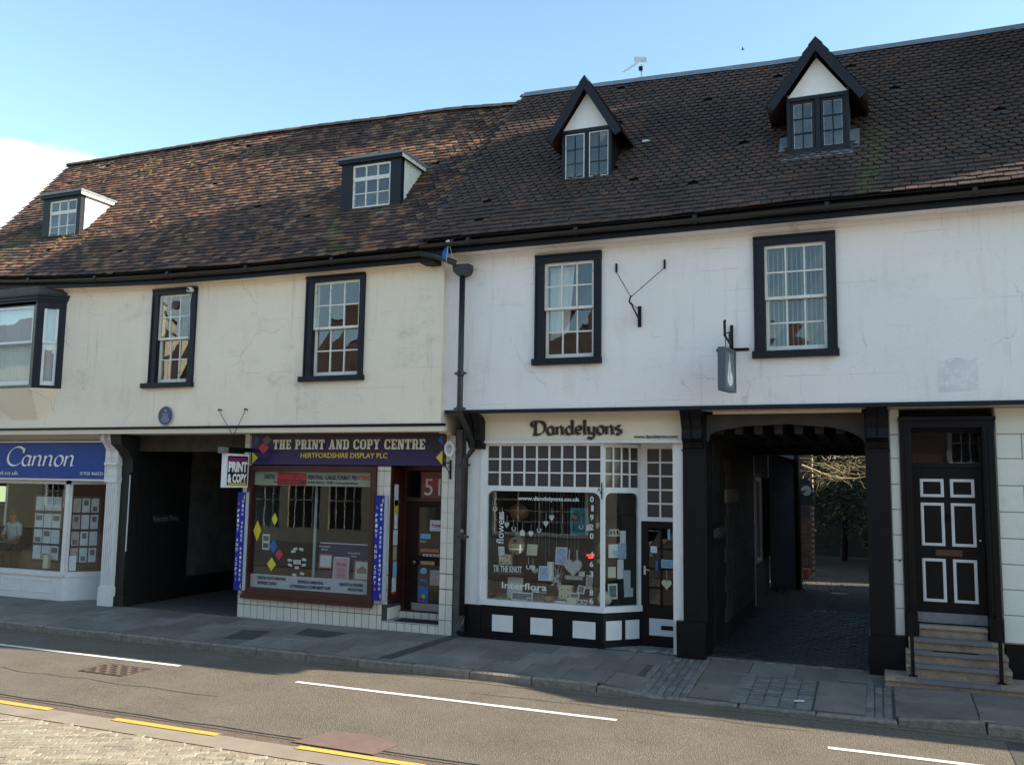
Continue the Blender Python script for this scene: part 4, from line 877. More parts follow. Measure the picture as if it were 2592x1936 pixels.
text('cannontravel.co.uk', 'web_address', wlet, sb, lf, -18.2, -16.80, 2.615, 2.70)
text('01920 466531', 'phone_number', wlet, sb, lf, -15.04, -14.42, 2.635, 2.70)
MB().poly([(-18.6, -.02, 3.325), (-14.3, -.02, 3.325), (-14.3, -.42, 3.44), (-18.6, -.42, 3.44)]).build('cornice_cove', cream2, A)
B('side_wall', cream2, A, FY(.0), -18.6, -18.3, 0, 3.4, -.2, 0)
# main window
wf = MB(); wf.box(f0, -15.53, -15.42, .66, 2.52, -.09, 0); wf.box(f0, -18.3, -15.42, .56, .66, -.1, .03); wf.box(f0, -18.3, -15.42, 2.44, 2.56, -.09, .0); wf.box(f0, -18.3, -18.2, .66, 2.44, -.08, 0)
wf.build('window_frame', pin, A)
MB().poly([f0.P(-18.2, .66, -.04), f0.P(-15.53, .66, -.04), f0.P(-15.53, 2.44, -.04), f0.P(-18.2, 2.44, -.04)]).build('pane', sglass, A)
riser = B('stall_riser', pin, A, f0, -18.3, -15.455, .03, .56, -.12, 0)
for x0, x1 in ((-18.1, -17.4), (-17.19, -16.53), (-16.32, -15.68)): 
    frame_box(MB(), f0, x0, x1, .22, .48, .018, 0, .012).build('panel_moulding', pin, riser)
fs = Fr((-15.45, 0, 0), (1, 1, 0), (0, 0, 1)); SL = 1.05
wf = MB(); wf.box(fs, 0, .07, .56, 2.56, -.07, 0); wf.box(fs, SL - .07, SL, .56, 2.56, -.07, 0); wf.box(fs, .07, SL - .07, .56, .66, -.08, .015); wf.box(fs, .07, SL - .07, 2.44, 2.56, -.07, 0)
wf.build('splayed_window_frame', pin, A)
MB().poly([fs.P(.07, .66, -.04), fs.P(SL - .07, .66, -.04), fs.P(SL - .07, 2.44, -.04), fs.P(.07, 2.44, -.04)]).build('pane', sglass, A)
B('splayed_riser', pin, A, fs, 0, SL, .03, .559, -.1, -.001)
MB().poly([(-15.45, 0, 2.56), (-14.3, 0, 2.56), (-14.3, 1.2, 2.56), (-15.45, 1.2, 2.56)]).build('lobby_ceiling', pin, A)
dr_ = B('door', pin, A, FY(.75), -14.72, -14.1, .06, 2.5, -.05, 0)
B('glass_panel', black, dr_, FY(.75), -14.62, -14.2, .5, 2.3, 0, .004)
MB().tube([(-14.65, .72, 1.0), (-14.65, .70, 1.1), (-14.65, .72, 1.2)], .012, 6).build('handle', lead, dr_)
B('lobby_floor', conc, A, Fr((0, 0, .075), (1, 0, 0), (0, 1, 0)), -15.4, -14.3, 0, 1.0, -.02, .012)
# fluted pilaster + console bracket
pil = thing('fluted_pilaster', 'white fluted pilaster with scrolled console between blue board and passage', 'pilaster', (-14.18, 0, .04))
fp = FY(0)
B('shaft', pin, pil, fp, -14.32, -14.02, .45, 2.5, -.1, .10)
for k in range(6): B('flute_rib', pin, pil, fp, -14.30 + k * .048, -14.275 + k * .048, .5, 2.46, .10, .118)
B('base', pin, pil, fp, -14.345, -13.995, .03, .45, -.1, .125)
cap = B('capital', pin, pil, fp, -14.335, -14.005, 2.5, 2.60, -.1, .15); B('capital_panel', pin, pil, fp, -14.32, -14.02, 2.6, 2.84, -.1, .12); frame_box(MB(), fp, -14.30, -14.04, 2.62, 2.82, .03, .12, .14).build('capital_frame', pin, pil)
B('abacus', pin, pil, fp, -14.34, -14.0, 2.84, 2.90, -.1, .17)
prof = [(0, 2.9), (-.13, 2.9), (-.16, 3.0), (-.15, 3.1), (-.22, 3.22), (-.33, 3.33), (-.34, 3.44), (0, 3.44)]
MB().prism(Fr((-14.0, 0, 0), (0, 1, 0), (0, 0, 1)), prof, -.31, -.22).build('console_cheek', pin, pil)
MB().prism(Fr((-14.0, 0, 0), (0, 1, 0), (0, 0, 1)), prof, -.10, -.01).build('console_cheek', pin, pil)
MB().prism(Fr((-14.0, 0, 0), (0, 1, 0), (0, 0, 1)), [(a * .8, b) for a, b in prof], -.22, -.10).build('console_core', pin, pil)
# agent interior
open_box(FY(.12), -18.3, -14.0, .03, 2.6, 2.2).build('shop_room', room2, A)
B('partition', mat('grey_green_wall', (.13, .15, .14), .9), A, FY(1.3), -17.6, -16.9, .1, 2.3, -.05, 0)
paper = mat('printed_paper', (.55, .60, .62), .7, (14, .18)); paper2 = mat('pinkish_paper', (.42, .34, .32), .7, (14, .2)); pic = mat('printed_photo', (.10, .11, .12), .6, (18, .6))
def card_rack(name, label, fr, us, vs__, w_, h_, m_, n):
    rk = thing(name, label, 'card display', fr.P(us[0], vs__[-1], n)); k_ = 0
    B('backing', mat('dark_display_backing', (.02, .02, .025), .7), rk, fr, us[0] - .06, us[-1] + w_ + .05, vs__[-1] - .06, vs__[0] + h_ + .05, n - .02, n - .012)
    for j, v in enumerate(vs__):
        for i, u in enumerate(us):
            du = -.012 * j * 0
            c = B('card', m_[(i * 5 + j * 3) % len(m_)], rk, fr, u + du, u + w_ + du, v, v + h_, n, n + .004)
            if (i * 2 + j) % 3 != 0 and (j > 0 or m_[0] is paper2): B('picture', pic, c, fr, u + .03, u + w_ - .03, v + h_ * (.5 if (i + j) % 2 else .08), v + h_ * (.88 if (i + j) % 2 else .42), n + .004, n + .006)
card_rack('property_card_rack', 'rack of twelve white cards behind the big pane under the blue board', FY(.4), [-16.82, -16.56, -16.31], [1.87, 1.51, 1.18, .84], .235, .29, [paper], 0)
card_rack('leaflet_rack', 'rack of twelve dimmer leaflets behind the angled pane by the fluted pilaster', Fr((-15.45, .0, 0), (1, 1, 0), (0, 0, 1)), [.10, .27, .44], [1.86, 1.52, 1.18, .84], .145, .29, [paper2, paper, paper], -.12)
lp = thing('lit_window_poster', 'glowing pale yellow-green poster at the left edge of the travel agent window', 'poster', (-18.0, .5, 2.0)); B('panel', mat('lit_poster', (.5, .6, .35), .6, emit=((.75, .9, .5), .35)), lp, FY(.5), -18.25, -17.85, 2.02, 2.36, 0, .03); B('edge', pin, lp, FY(.5), -17.85, -17.83, 1.5, 2.38, 0, .04)
tag(B('poster', paper, None, Fr((-15.4, .03, 0), (1, 1, 0), (0, 0, 1)), .04, .17, .68, .98, -.06, -.05), 'white poster with a yellow band at the foot of the angled pane', 'poster'); 
tag(B('vase', cream2, None, FY(.3), -16.36, -16.22, .67, .95, -.05, .02), 'tall cream box standing at the foot of the travel agent window', 'box')
B('counter', mat('pale_wood_counter', (.25, .20, .12), .5, (3, .2)), A, FY(1.0), -18.3, -16.0, .1, .95, -.5, 0)
for x, zc in ((-17.25, 1.2), (-17.18, .95)): MB().lathe((x, .35, zc - .05), [(.0, 0), (.05, .02), (.06, .05), (.05, .09), (0, .11)], 10).build('x', None) if False else None

# person behind the glass
def person():
    root = thing('person', 'person in a white shirt holding a tray of brown goods behind the travel agent window', 'person', (-18.0, .85, .1))
    skin = mat('skin', (.32, .16, .11), .6); shirt = mat('white_cotton_shirt', (.52, .54, .52), .85, (12, .1)); dark = mat('dark_trousers', (.025, .025, .03), .8)
    J = dict(pel=(0, 0, .95), ch=(0, .01, 1.22), sh=(0, 0, 1.42), nk=(0, -.01, 1.50), hd=(0, -.03, 1.60), tp=(0, -.03, 1.72), ls=(-.19, 0, 1.40), rs=(.19, 0, 1.40), le=(-.27, -.05, 1.14), re=(.27, -.05, 1.14), lw=(-.17, -.28, 1.06), rw=(.17, -.28, 1.06), lhd=(-.13, -.35, 1.06), rhd=(.13, -.35, 1.06),
             lh=(-.10, 0, .90), rh=(.10, 0, .90), lk=(-.11, -.01, .50), rk=(.11, -.01, .50), la=(-.11, .02, .09), ra=(.11, .02, .09), lf=(-.12, -.14, .04), rf=(.12, -.14, .04))
    rad = dict(pel=.13, ch=.13, sh=.10, nk=.05, hd=.085, tp=.06, ls=.06, rs=.06, le=.045, re=.045, lw=.03, rw=.03, lhd=.035, rhd=.035, lh=.09, rh=.09, lk=.06, rk=.06, la=.045, ra=.045, lf=.035, rf=.035)
    E_ = [('pel', 'ch'), ('ch', 'sh'), ('sh', 'nk'), ('nk', 'hd'), ('hd', 'tp'), ('sh', 'ls'), ('sh', 'rs'), ('ls', 'le'), ('rs', 're'), ('le', 'lw'), ('re', 'rw'), ('lw', 'lhd'), ('rw', 'rhd'), ('pel', 'lh'), ('pel', 'rh'), ('lh', 'lk'), ('rh', 'rk'), ('lk', 'la'), ('rk', 'ra'), ('la', 'lf'), ('ra', 'rf')]
    for s, h in ((-1, 'lhd'), (1, 'rhd')):
        for q in range(5):
            nm = h + str(q); b0 = Vector(J[h]); J[nm] = tuple(b0 + Vector((-s * (.01 + .012 * q) * 1.0, -.05 + .006 * abs(q - 1.5), .02 - .012 * q))); rad[nm] = .009; E_.append((h, nm))
    def skin_obj(name, keys, m_, scale=1.0, shrink=None):
        ks = list(keys); me = bpy.data.meshes.new(name); me.from_pydata([J[k] for k in ks], [(ks.index(a), ks.index(b)) for a, b in E_ if a in ks and b in ks], [])
        o = bpy.data.objects.new(name, me); COL.objects.link(o); o.parent = root; o.location = (0, 0, 0); me.materials.append(m_)
        md = o.modifiers.new('s', 'SKIN'); md.use_smooth_shade = True
        for i, k in enumerate(ks): me.skin_vertices[0].data[i].radius = (rad[k] * scale * (1.25 if k in ('pel', 'ch', 'sh') else 1), rad[k] * scale * .85)
        for i, k in enumerate(ks): me.skin_vertices[0].data[i].use_root = (k == ks[0])
        o.modifiers.new('sub', 'SUBSURF').render_levels = 1; return o
    skin_obj('body', J.keys(), skin)
    skin_obj('shirt', ['pel', 'ch', 'sh', 'ls', 'rs', 'le', 're'], shirt, 1.12)
    skin_obj('trousers', ['pel', 'lh', 'rh', 'lk', 'rk', 'la', 'ra'], dark, 1.15)
    T0 = W[root.name]
    MB().lathe(T0 + Vector((0, -.015, 1.63)), [(.088, 0), (.098, .04), (.09, .09), (.05, .125), (0, .135)], 16).build('hair', mat('dark_brown_hair', (.03, .018, .012), .7), root, smooth=True)
    for s in (-1, 1): MB().lathe(T0 + Vector((s * .03, -.105, 1.625)), [(.0, 0), (.008, .004), (0, .008)], 8, (0, -1, 0)).build('eye', black, root)
    MB().prism(Fr(T0 + Vector((0, -.118, 1.585)), (1, 0, 0), (0, 0, 1)), [(-.01, 0), (.01, 0), (0, .035)], 0, .015).build('nose', skin, root)
    B('mouth', mat('lip', (.2, .06, .05), .5), root, Fr(T0 + Vector((0, -.113, 1.555)), (1, 0, 0), (0, 0, 1)), -.02, .02, -.004, .004, 0, .006)
    tr = thing('serving_tray', 'tray of brown goods held by the person in the white shirt', 'tray', T0 + Vector((0, -.42, 1.08)))
    B('tray', mat('grey_tray', (.2, .2, .2), .4), tr, Fr(T0 + Vector((0, -.42, 1.05)), (1, 0, 0), (0, 1, 0)), -.26, .26, -.13, .13, 0, .025)
    for k in range(7): MB().lathe(T0 + Vector((-.21 + .07 * k, -.42 + .04 * (-1) ** k, 1.075)), [(.0, 0), (.04, .01), (.045, .05), (.03, .11), (0, .13)], 10).build('brown_jar', mat('brown_goods', (.16, .05, .03), .5, rand=.4), tr, smooth=True)
person()

# ------------------------------------------------------------------ left passage
pw = mat('black_passage_timber', (.005, .005, .0055), .6, (5, .4), (10, .5)); pg = mat('grey_passage_boards', (.10, .10, .09), .8, (3, .4), (8, .6))
PA = thing('covered_passage', 'dark covered passage between the travel agent and the print shop', 'passage', (-12.5, 1, .07))
B('lintel_beam', mat('brown_old_beam', (.035, .028, .024), .8, (6, .4), (9, .8)), PA, FY(.12), -14.0, -10.95, 3.12, 3.445, -.25, 0)
post = B('door_post', pw, PA, f0, -14.02, -13.80, .04, 3.44, -.22, .02)
B('worn_edge', wpaint, post, f0, -13.802, -13.792, 1.15, 2.65, 0, .022)
B('plinth', pw, post, f0, -14.0, -13.74, .04, .28, -.22, .06)
MB().prism(Fr((-13.72, 0, 0), (0, 1, 0), (0, 0, 1)), [(.1, 2.6), (-.02, 2.7), (-.05, 2.95), (-.16, 3.1), (-.36, 3.25), (-.40, 3.44), (.1, 3.44)], -.27, 0).build('bracket', pw, PA)
B('small_box', wpaint, PA, f0, -13.86, -13.78, 2.98, 3.05, .02, .07)
gl = XF(-13.9)
gate = B('gate', pw, PA, gl, .25, 1.75, .08, 3.3, 0, .05)
for k in range(9): B('board', pw, gate, gl, .28 + k * .162, .43 + k * .162, .12, 3.25, .05, .058)
text('Riverside Mews', 'lettering', mat('grey_lettering', (.22, .22, .24), .6), gate, gl, .72, 1.42, 1.70, 1.82, n=.062)
wl2 = B('side_wall', pg, PA, gl, 1.75, 6.1, .5, 3.3, -.1, .02)
for k in range(9): B('board', pg, wl2, gl, 1.76, 6.0, .52 + k * .31, .815 + k * .31, .02, .032)
B('skirting', pw, PA, gl, 1.75, 6.1, .05, .5, -.1, .03)
B('end_gate', pw, PA, FY(6.0), -13.9, -10.9, .05, 3.3, -.1, 0); B('right_wall', pg, PA, XF(-10.98), .05, 6.1, .05, 3.44, -.1, 0)
MB().poly([(-14, .37, 3.3), (-10.9, .37, 3.3), (-10.9, 6.1, 3.3), (-14, 6.1, 3.3)]).build('ceiling', pw, PA)
B('left_wall', pg, PA, XF(-13.9), .0, .25, .05, 3.44, -.1, 0)

# ------------------------------------------------------------------ print shop
tw = mat('white_glazed_tile', (.60, .57, .50), .22, (4, .04), rand=.05, grime=(12, .72, (.3, .28, .22), .5)); grout = mat('dark_grout', (.05, .05, .05), .9)
PS = thing('print_shopfront', 'white tiled shopfront with maroon window and purple board reading The Print and Copy Centre', 'shopfront', (-8.8, 0, .06))
back = MB()
TP = []; tpro = []
def tiles(fr, u0, u1, v0, v1, tw_, th_, ou=0):
    u = u0 + ou
    cu = [u0] + [x for x in [u0 + ou + tw_ * k for k in range(1 if ou == 0 else 0, 60)] if u0 < x < u1 - .01] + [u1]
    v = v0; cv = [v0]
    while v + th_ < v1 - .02: v += th_; cv.append(v)
    cv.append(v1)
    for a, b in zip(cu, cu[1:]):
        for c, d in zip(cv, cv[1:]):
            if b - a < .02: continue
            g = .004; w__, h__ = b - a - 2 * g, d - c - 2 * g
            key = (round(w__, 2), round(h__, 2)); 
            if key not in tkeys:
                tkeys[key] = len(tpro); e = .004; hw, hh = key[0] / 2, key[1] / 2
                tpro.append(([(-hw, -hh, 0), (hw, -hh, 0), (hw, hh, 0), (-hw, hh, 0), (-hw + e, -hh + e, .006), (hw - e, -hh + e, .006), (hw - e, hh - e, .006), (-hw + e, hh - e, .006)], [(0, 1, 5, 4), (1, 2, 6, 5), (2, 3, 7, 6), (3, 0, 4, 7), (4, 5, 6, 7)]))
            p = fr.P((a + b) / 2, (c + d) / 2, .0015 + random.uniform(0, .001))
            M_ = Matrix(((fr.u.x, fr.v.x, fr.n.x, p.x), (fr.u.y, fr.v.y, fr.n.y, p.y), (fr.u.z, fr.v.z, fr.n.z, p.z), (0, 0, 0, 1))) @ Matrix.Rotation(random.gauss(0, .004), 4, 'X') @ Matrix.Rotation(random.gauss(0, .004), 4, 'Y')
            TP.append((M_, tkeys[key]))
tkeys = {}
TH = .253
B('tiled_base', grout, PS, f0, -11.02, -7.96, .03, .50, -.12, 0); tiles(f0, -11.02, -7.96, .07, .50, .148, TH)
B('tiled_pier', grout, PS, f0, -11.02, -10.84, .5, 3.46, -.12, 0); tiles(f0, -11.02, -10.84, .50, 3.46, .12, TH)
B('tiled_pier', grout, PS, f0, -8.15, -7.86, .5, 2.87, -.12, 0); tiles(f0, -8.13, -7.86, .50, 2.87, .135, TH)
B('tiled_pier', grout, PS, f0, -6.87, -6.62, .03, 3.40, -.5, 0); tiles(f0, -6.87, -6.62, .07, 3.40, .125, TH)
fret = XF(-7.87); B('tiled_return', grout, PS, fret, .0, .5, .03, .45, -.08, 0); tiles(fret, .02, .5, .24, .45, .12, .21)
B('tiled_return', grout, PS, fret, .0, .5, .45, .50, -.08, 0)
B('step', grout, PS, f0, -7.95, -6.87, .03, .22, -.5, -.0); tiles(f0, -7.96, -6.87, .07, .22, .148, .15)
B('step_top', mat('worn_white_step', (.42, .41, .38), .5, (5, .2)), PS, Fr((0, 0, .222), (1, 0, 0), (0, 1, 0)), -7.95, -6.87, -.01, .5, 0, .012)
B('door_sill_riser', grout, PS, FY(.42), -7.9, -6.87, .22, .36, -.15, 0); tiles(FY(.42), -7.86, -6.87, .235, .35, .148, .115)
pieces(PS, 'wall_tile', tw, tpro, TP)
B('door_mat', mat('black_rubber_mat', (.012, .012, .012), .9, (60, .3)), None, Fr((0, 0, .236), (1, 0, 0), (0, 1, 0)), -7.75, -6.92, .04, .34, 0, .01); o = bpy.data.objects['door_mat']; tag(o, 'black rubber doormat on the tiled step of the print shop', 'doormat')
# window
wm = frame_box(MB(), f0, -10.88, -8.13, .46, 2.86, .10, -.06, .07, .17); wm.box(f0, -10.90, -8.11, .44, .50, .07, .10)
wmo = wm.build('window_frame', maroon, PS)
MB().poly([f0.P(-10.78, .63, -.02), f0.P(-8.23, .63, -.02), f0.P(-8.23, 2.76, -.02), f0.P(-10.78, 2.76, -.02)]).build('pane', sglass, PS)
vin = mat('frosted_vinyl', (.30, .32, .33), .6); vb = MB(); vb.poly([f0.P(-10.77, .64, -.014), f0.P(-8.24, .64, -.014), f0.P(-8.24, .88, -.014), f0.P(-10.77, .88, -.014)]); vb.build('pane_band', vin, PS)
vg = mat('pale_green_reflection', (.22, .26, .19), .6); MB().poly([f0.P(-10.26, 2.505, -.0125), f0.P(-9.62, 2.505, -.0125), f0.P(-9.62, 2.72, -.0125), f0.P(-10.26, 2.75, -.0125)]).build('red_reflection_panel', mat('dull_red_reflection', (.20, .025, .03), .6), PS); MB().poly([f0.P(-10.77, 2.50, -.014), f0.P(-8.24, 2.50, -.014), f0.P(-8.24, 2.755, -.014), f0.P(-10.77, 2.755, -.014)]).build('pane_band', vg, PS)  # red panel and green band: street reflections painted onto the pane
dkl = mat('dark_blue_lettering', (.008, .008, .035), .5); redl = mat('red_lettering', (.40, .015, .02), .5)
fw_ = FY(.010)
text('DIGITAL', 'lettering', dkl, PS, fw_, -10.55, -10.30, 2.615, 2.70, bold=.03); text('PRINTING : LITHO', 'lettering', mat('bright_red_lettering', (.62, .03, .05), .5), PS, fw_, -10.27, -9.62, 2.615, 2.70, bold=.03)
text('PRINTING : LARGE FORMAT PRI', 'lettering', dkl, PS, fw_, -9.59, -8.56, 2.615, 2.70, bold=.03); text('NTING', 'lettering', redl, PS, fw_, -8.54, -8.29, 2.615, 2.70, bold=.03)
text('Telephone : 01920 460151', 'lettering', redl, PS, fw_, -10.35, -9.75, 2.53, 2.585, bold=.03); text('Fax : 01920 463212   WEB : www.printandcopy', 'lettering', dkl, PS, fw_, -9.72, -8.52, 2.53, 2.585, bold=.03)
for s_, a, b, z0, z1 in (('DIGITAL PHOTO PRINTING', -10.60, -9.98, .79, .845), ('BUSINESS CARDS', -10.60, -10.18, .70, .755), ('BINDING & LAMINATING', -9.72, -9.18, .765, .82), ('LETTERHEADS & COMPLIMENT SLIPS', -9.88, -9.02, .68, .735), ('LEAFLETS & POSTERS', -8.84, -8.36, .77, .825), ('INVITATIONS', -8.66, -8.36, .69, .745)):
    text(s_, 'lettering', dkl, PS, fw_, a, b, z0, z1, bold=.03)
# fascia
pur = bpy.data.materials.new('purple_sign_gradient'); pur.use_nodes = True; t_ = pur.node_tree; b_ = t_.nodes['Principled BSDF']; g_ = t_.nodes.new('ShaderNodeNewGeometry'); s_ = t_.nodes.new('ShaderNodeSeparateXYZ'); r_ = t_.nodes.new('ShaderNodeMapRange'); rp = t_.nodes.new('ShaderNodeValToRGB')
t_.links.new(g_.outputs['Position'], s_.inputs[0]); t_.links.new(s_.outputs['Z'], r_.inputs['Value']); r_.inputs['From Min'].default_value = 2.9; r_.inputs['From Max'].default_value = 3.45; t_.links.new(r_.outputs[0], rp.inputs[0]); t_.links.new(rp.outputs[0], b_.inputs['Base Color'])
rp.color_ramp.elements[0].color = (.030, .022, .10, 1); rp.color_ramp.elements[1].color = (.022, .006, .018, 1); b_.inputs['Roughness'].default_value = .18
fb = B('sign_board', pur, PS, f0, -10.84, -6.82, 2.88, 3.42, -.05, .05)
B('board_frame', maroon, fb, f0, -10.86, -6.80, 3.42, 3.455, -.05, .07); B('board_frame', maroon, fb, f0, -6.82, -6.79, 2.87, 3.42, -.05, .065)
fl = FY(-.053)
silver = mat('silver_lettering', (.62, .60, .55), .3); shad = mat('black_letter_outline', (.005, .005, .006), .5)
slab('THE PRINT AND COPY CENTRE', 'lettering', shad, fb, fl, -10.305, -7.14, 3.145, 3.325, n=.001)
slab('THE PRINT AND COPY CENTRE', 'lettering', silver, fb, fl, -10.335, -7.175, 3.16, 3.335, n=.006)
for k in range(0): pass
text('HERTFORDSHIRE DISPLAY PLC', 'lettering', mat('yellow_lettering', (.65, .50, .02), .5), fb, fl, -9.72, -7.91, 3.005, 3.095, bold=.012)
def dia(nm, m_, cx, cz, w_, h_, fr, par, n=.003, cut=None):
    pts = [(cx - w_, cz), (cx, cz - h_), (cx + w_, cz), (cx, cz + h_)]
    if cut == 'R': pts = [(cx, cz - h_), (cx + w_, cz), (cx, cz + h_)]
    if cut == 'L': pts = [(cx - w_, cz), (cx, cz - h_), (cx, cz + h_)]
    return MB().prism(fr, pts, n - .002, n).build(nm, m_, par)
yel = mat('yellow_vinyl', (.55, .48, .03), .5); blv = mat('blue_vinyl', (.015, .10, .32), .5); red = mat('pink_red_vinyl', (.42, .03, .06), .5)
dia('diamond', red, -10.55, 3.18, .12, .11, fl, fb); dia('diamond', mat('grey_vinyl', (.14, .10, .14), .5), -10.48, 3.33, .12, .085, fl, fb, .002); dia('diamond', blv, -10.75, 3.33, .10, .09, fl, fb, .002, 'R'); dia('diamond', yel, -10.80, 3.0, .13, .11, fl, fb, .003, 'R')
dia('diamond', shad, -7.02, 3.19, .12, .11, fl, fb); dia('diamond', blv, -6.84, 3.32, .10, .09, fl, fb, .002, 'L'); dia('diamond', yel, -6.84, 3.02, .12, .12, fl, fb, .003, 'L')
# door 51
D5 = B('door', mat('dark_maroon_door', (0.016, 0.005, 0.0045), 0.5, (4, 0.3), spec=.2), PS, FY(.5), -7.8, -6.9, .36, 2.26, -.05, 0)
B('transom_bar', maroon, PS, FY(.5), -7.86, -6.87, 2.26, 2.33, -.06, .02); B('door_frame', maroon, PS, FY(.5), -7.88, -7.8, .36, 2.87, -.07, .03); B('transom_head', maroon, PS, FY(.5), -7.8, -6.87, 2.80, 2.88, -.07, .02)
dkg = mat('dark_reflecting_glass', (.010, .011, .012), .06); f5 = FY(.5)
B('glass_panel', dkg, D5, f5, -7.55, -7.0, 1.32, 2.16, 0, .004); B('glass_panel', dkg, D5, f5, -7.55, -7.0, .52, 1.16, 0, .004)
B('letter_plate', mat('bronze_plate', (.30, .24, .18), .3, metal=.8), D5, f5, -7.50, -7.22, 1.165, 1.225, 0, .012)
B('kick_plate', mat('aluminium_plate', (.30, .31, .33), .35, metal=.6), D5, f5, -7.66, -7.0, .37, .50, 0, .006)
MB().lathe((-7.60, .49, 1.20), [(.012, 0), (.012, .03), (.028, .04), (.03, .055), (0, .07)], 14, (0, -1, 0)).build('knob', mat('brass', (.35, .25, .10), .3, metal=.9), D5)
orr = mat('orange_red_vinyl', (.16, .04, .025), .4); tp_ = B('number_panel', orr, PS, FY(.49), -7.52, -6.9, 2.33, 2.78, 0, .01); B('band', mat('red_vinyl', (.26, .03, .02), .4), tp_, FY(.478), -7.40, -6.95, 2.50, 2.64, 0, .003)
text('51', 'lettering', mat('pink_white_lettering', (.62, .50, .48), .5), tp_, FY(.47), -7.44, -7.125, 2.37, 2.66, bold=.0)
def stk(name, label, m_, x0, x1, z0, z1, y, cat='sticker', shape=None, th=.003):
    mb = MB(); fr = FY(y)
    if shape == 'arrow': h = (z1 - z0); mb.prism(fr, [(x0, (z0 + z1) / 2), (x0 + h * .7, z0 - h * .12), (x0 + h * .7, z0 + h * .12), (x1, z0 + h * .12), (x1, z1 - h * .12), (x0 + h * .7, z1 - h * .12), (x0 + h * .7, z1 + h * .12)], 0, th)
    elif shape == 'oval': mb.prism(fr, [((x0 + x1) / 2 + (x1 - x0) / 2 * math.cos(a), (z0 + z1) / 2 + (z1 - z0) / 2 * math.sin(a)) for a in [k * math.pi / 12 for k in range(24)]], 0, th)
    else: mb.box(fr, x0, x1, z0, z1, 0, th)
    return tag(mb.build(name, m_), label, cat)
lb = mat('light_blue_print', (.20, .42, .55), .5, (20, .15)); ws = mat('white_print', (.55, .57, .60), .5, (22, .15))
o = stk('sticker', 'white card with a red word on the upper glass of the maroon shop door', ws, -7.33, -7.06, 1.75, 1.94, .49); text('Posted', 'lettering', redl, o, FY(.486), -7.28, -7.10, 1.82, 1.88, n=.002, bold=.03)
stk('sticker', 'light blue notice just above the word PUSH on the maroon door', lb, -7.51, -7.31, 1.61, 1.70, .49)
text('PUSH', 'push_lettering', wlet, D5, FY(.492), -7.51, -7.39, 1.545, 1.58)
stk('sticker', 'orange arrow sticker pointing left below PUSH on the maroon door', mat('orange_vinyl', (.45, .14, .06), .5), -7.52, -7.14, 1.375, 1.45, .49, shape='arrow')
o = stk('sticker', 'white strip of small payment symbols above the letter plate', ws, -7.45, -7.08, 1.31, 1.35, .49)
for k in range(5): B('symbol', (blv, redl, dkl, red, blv)[k], o, FY(.487), -7.42 + k * .07, -7.38 + k * .07, 1.318, 1.342, 0, .002)
stk('sticker', 'round pale blue sticker below the letter plate of the maroon door', lb, -7.50, -7.36, 1.00, 1.11, .49, shape='oval')
stk('sticker', 'small bright blue arrow-shaped sticker under the round pale one', mat('bright_blue_vinyl', (.03, .16, .50), .5), -7.51, -7.35, .86, .93, .49, shape='arrow')
o = stk('poster', 'blue balloon poster low on the maroon door above the metal kick plate', mat('sky_blue_print', (.03, .16, .42), .5), -7.53, -7.33, .52, .79, .49, 'poster')
for (a, b_2, m__) in ((-7.42, .62, yel), (-7.47, .57, redl), (-7.37, .57, blv)): MB().lathe((a, .485, b_2), [(.0, 0), (.035, .002), (0, .004)], 12, (0, -1, 0)).build('balloon_print', m__, o)
stk('poster', 'faded pale leaflet behind the lower glass of the maroon door', paper2, -7.30, -7.08, .82, 1.08, .49, 'poster')
# return display of notices (on the side of the pier, facing right)
rt_ = thing('notice_strip', 'vertical strip of paper notices on the maroon return left of the shop door', 'notices', (-7.84, .25, .65))
B('backing', maroon, rt_, fret, .03, .44, .52, 2.85, .0, .02)
for k, (z0, z1, m_) in enumerate([(2.18, 2.55, paper), (2.05, 2.28, yel), (1.78, 2.06, paper), (1.50, 1.76, ws), (1.24, 1.48, mat('tan_leaflet', (.35, .30, .16), .6, (15, .3))), (.96, 1.22, lb), (.70, .95, ws), (.655, .70, redl)]):
    B('notice', m_, rt_, fret, .12 + .01 * (k % 3), .26 + .012 * (k % 2), z0, z1, .021, .024)
B('side_lining', maroon, PS, XF(-6.88), .0, .5, .22, 2.86, 0, .01) if False else None
open_box(FY(.58), -7.9, -6.8, .2, 2.8, .5).build('lobby_back', room, PS)
MB().poly([(-8, .0, 2.875), (-6.8, 0, 2.875), (-6.8, .6, 2.875), (-8, .6, 2.875)]).build('lobby_ceiling', room2, PS)
B('lobby_side', room2, PS, XF(-6.87), .0, .55, .22, 2.87, -.01, 0) if False else MB().poly([(-6.872, 0, .2), (-6.872, .55, .2), (-6.872, .55, 2.87), (-6.872, 0, 2.87)]).build('lobby_side', maroon, PS)
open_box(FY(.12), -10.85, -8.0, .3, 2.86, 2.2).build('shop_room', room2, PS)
tag(MB().tube([(-9.63, .35, .60), (-9.62, .35, 2.85)], .028, 10).build('pole', mat('grey_pole', (.30, .36, .38), .4)), 'slim pale pole standing inside the print shop window', 'pole')
ws_ = B('window_shelf', room2, PS, FY(.2), -10.75, -8.25, .45, .62, -.7, .1)
bd = thing('display_board', 'dark blue display board with framed prints in the print shop window', 'display board', (-9.0, .4, .8))
MB().prism(FY(.42), [(-9.62, .82), (-8.43, .82), (-8.43, 1.46), (-9.54, 1.46)], 0, .015).build('board', mat('navy_board', (.012, .018, .09), .6), bd)
B('top_edge', ws, bd, FY(.42), -9.54, -8.43, 1.455, 1.47, .0, .02)
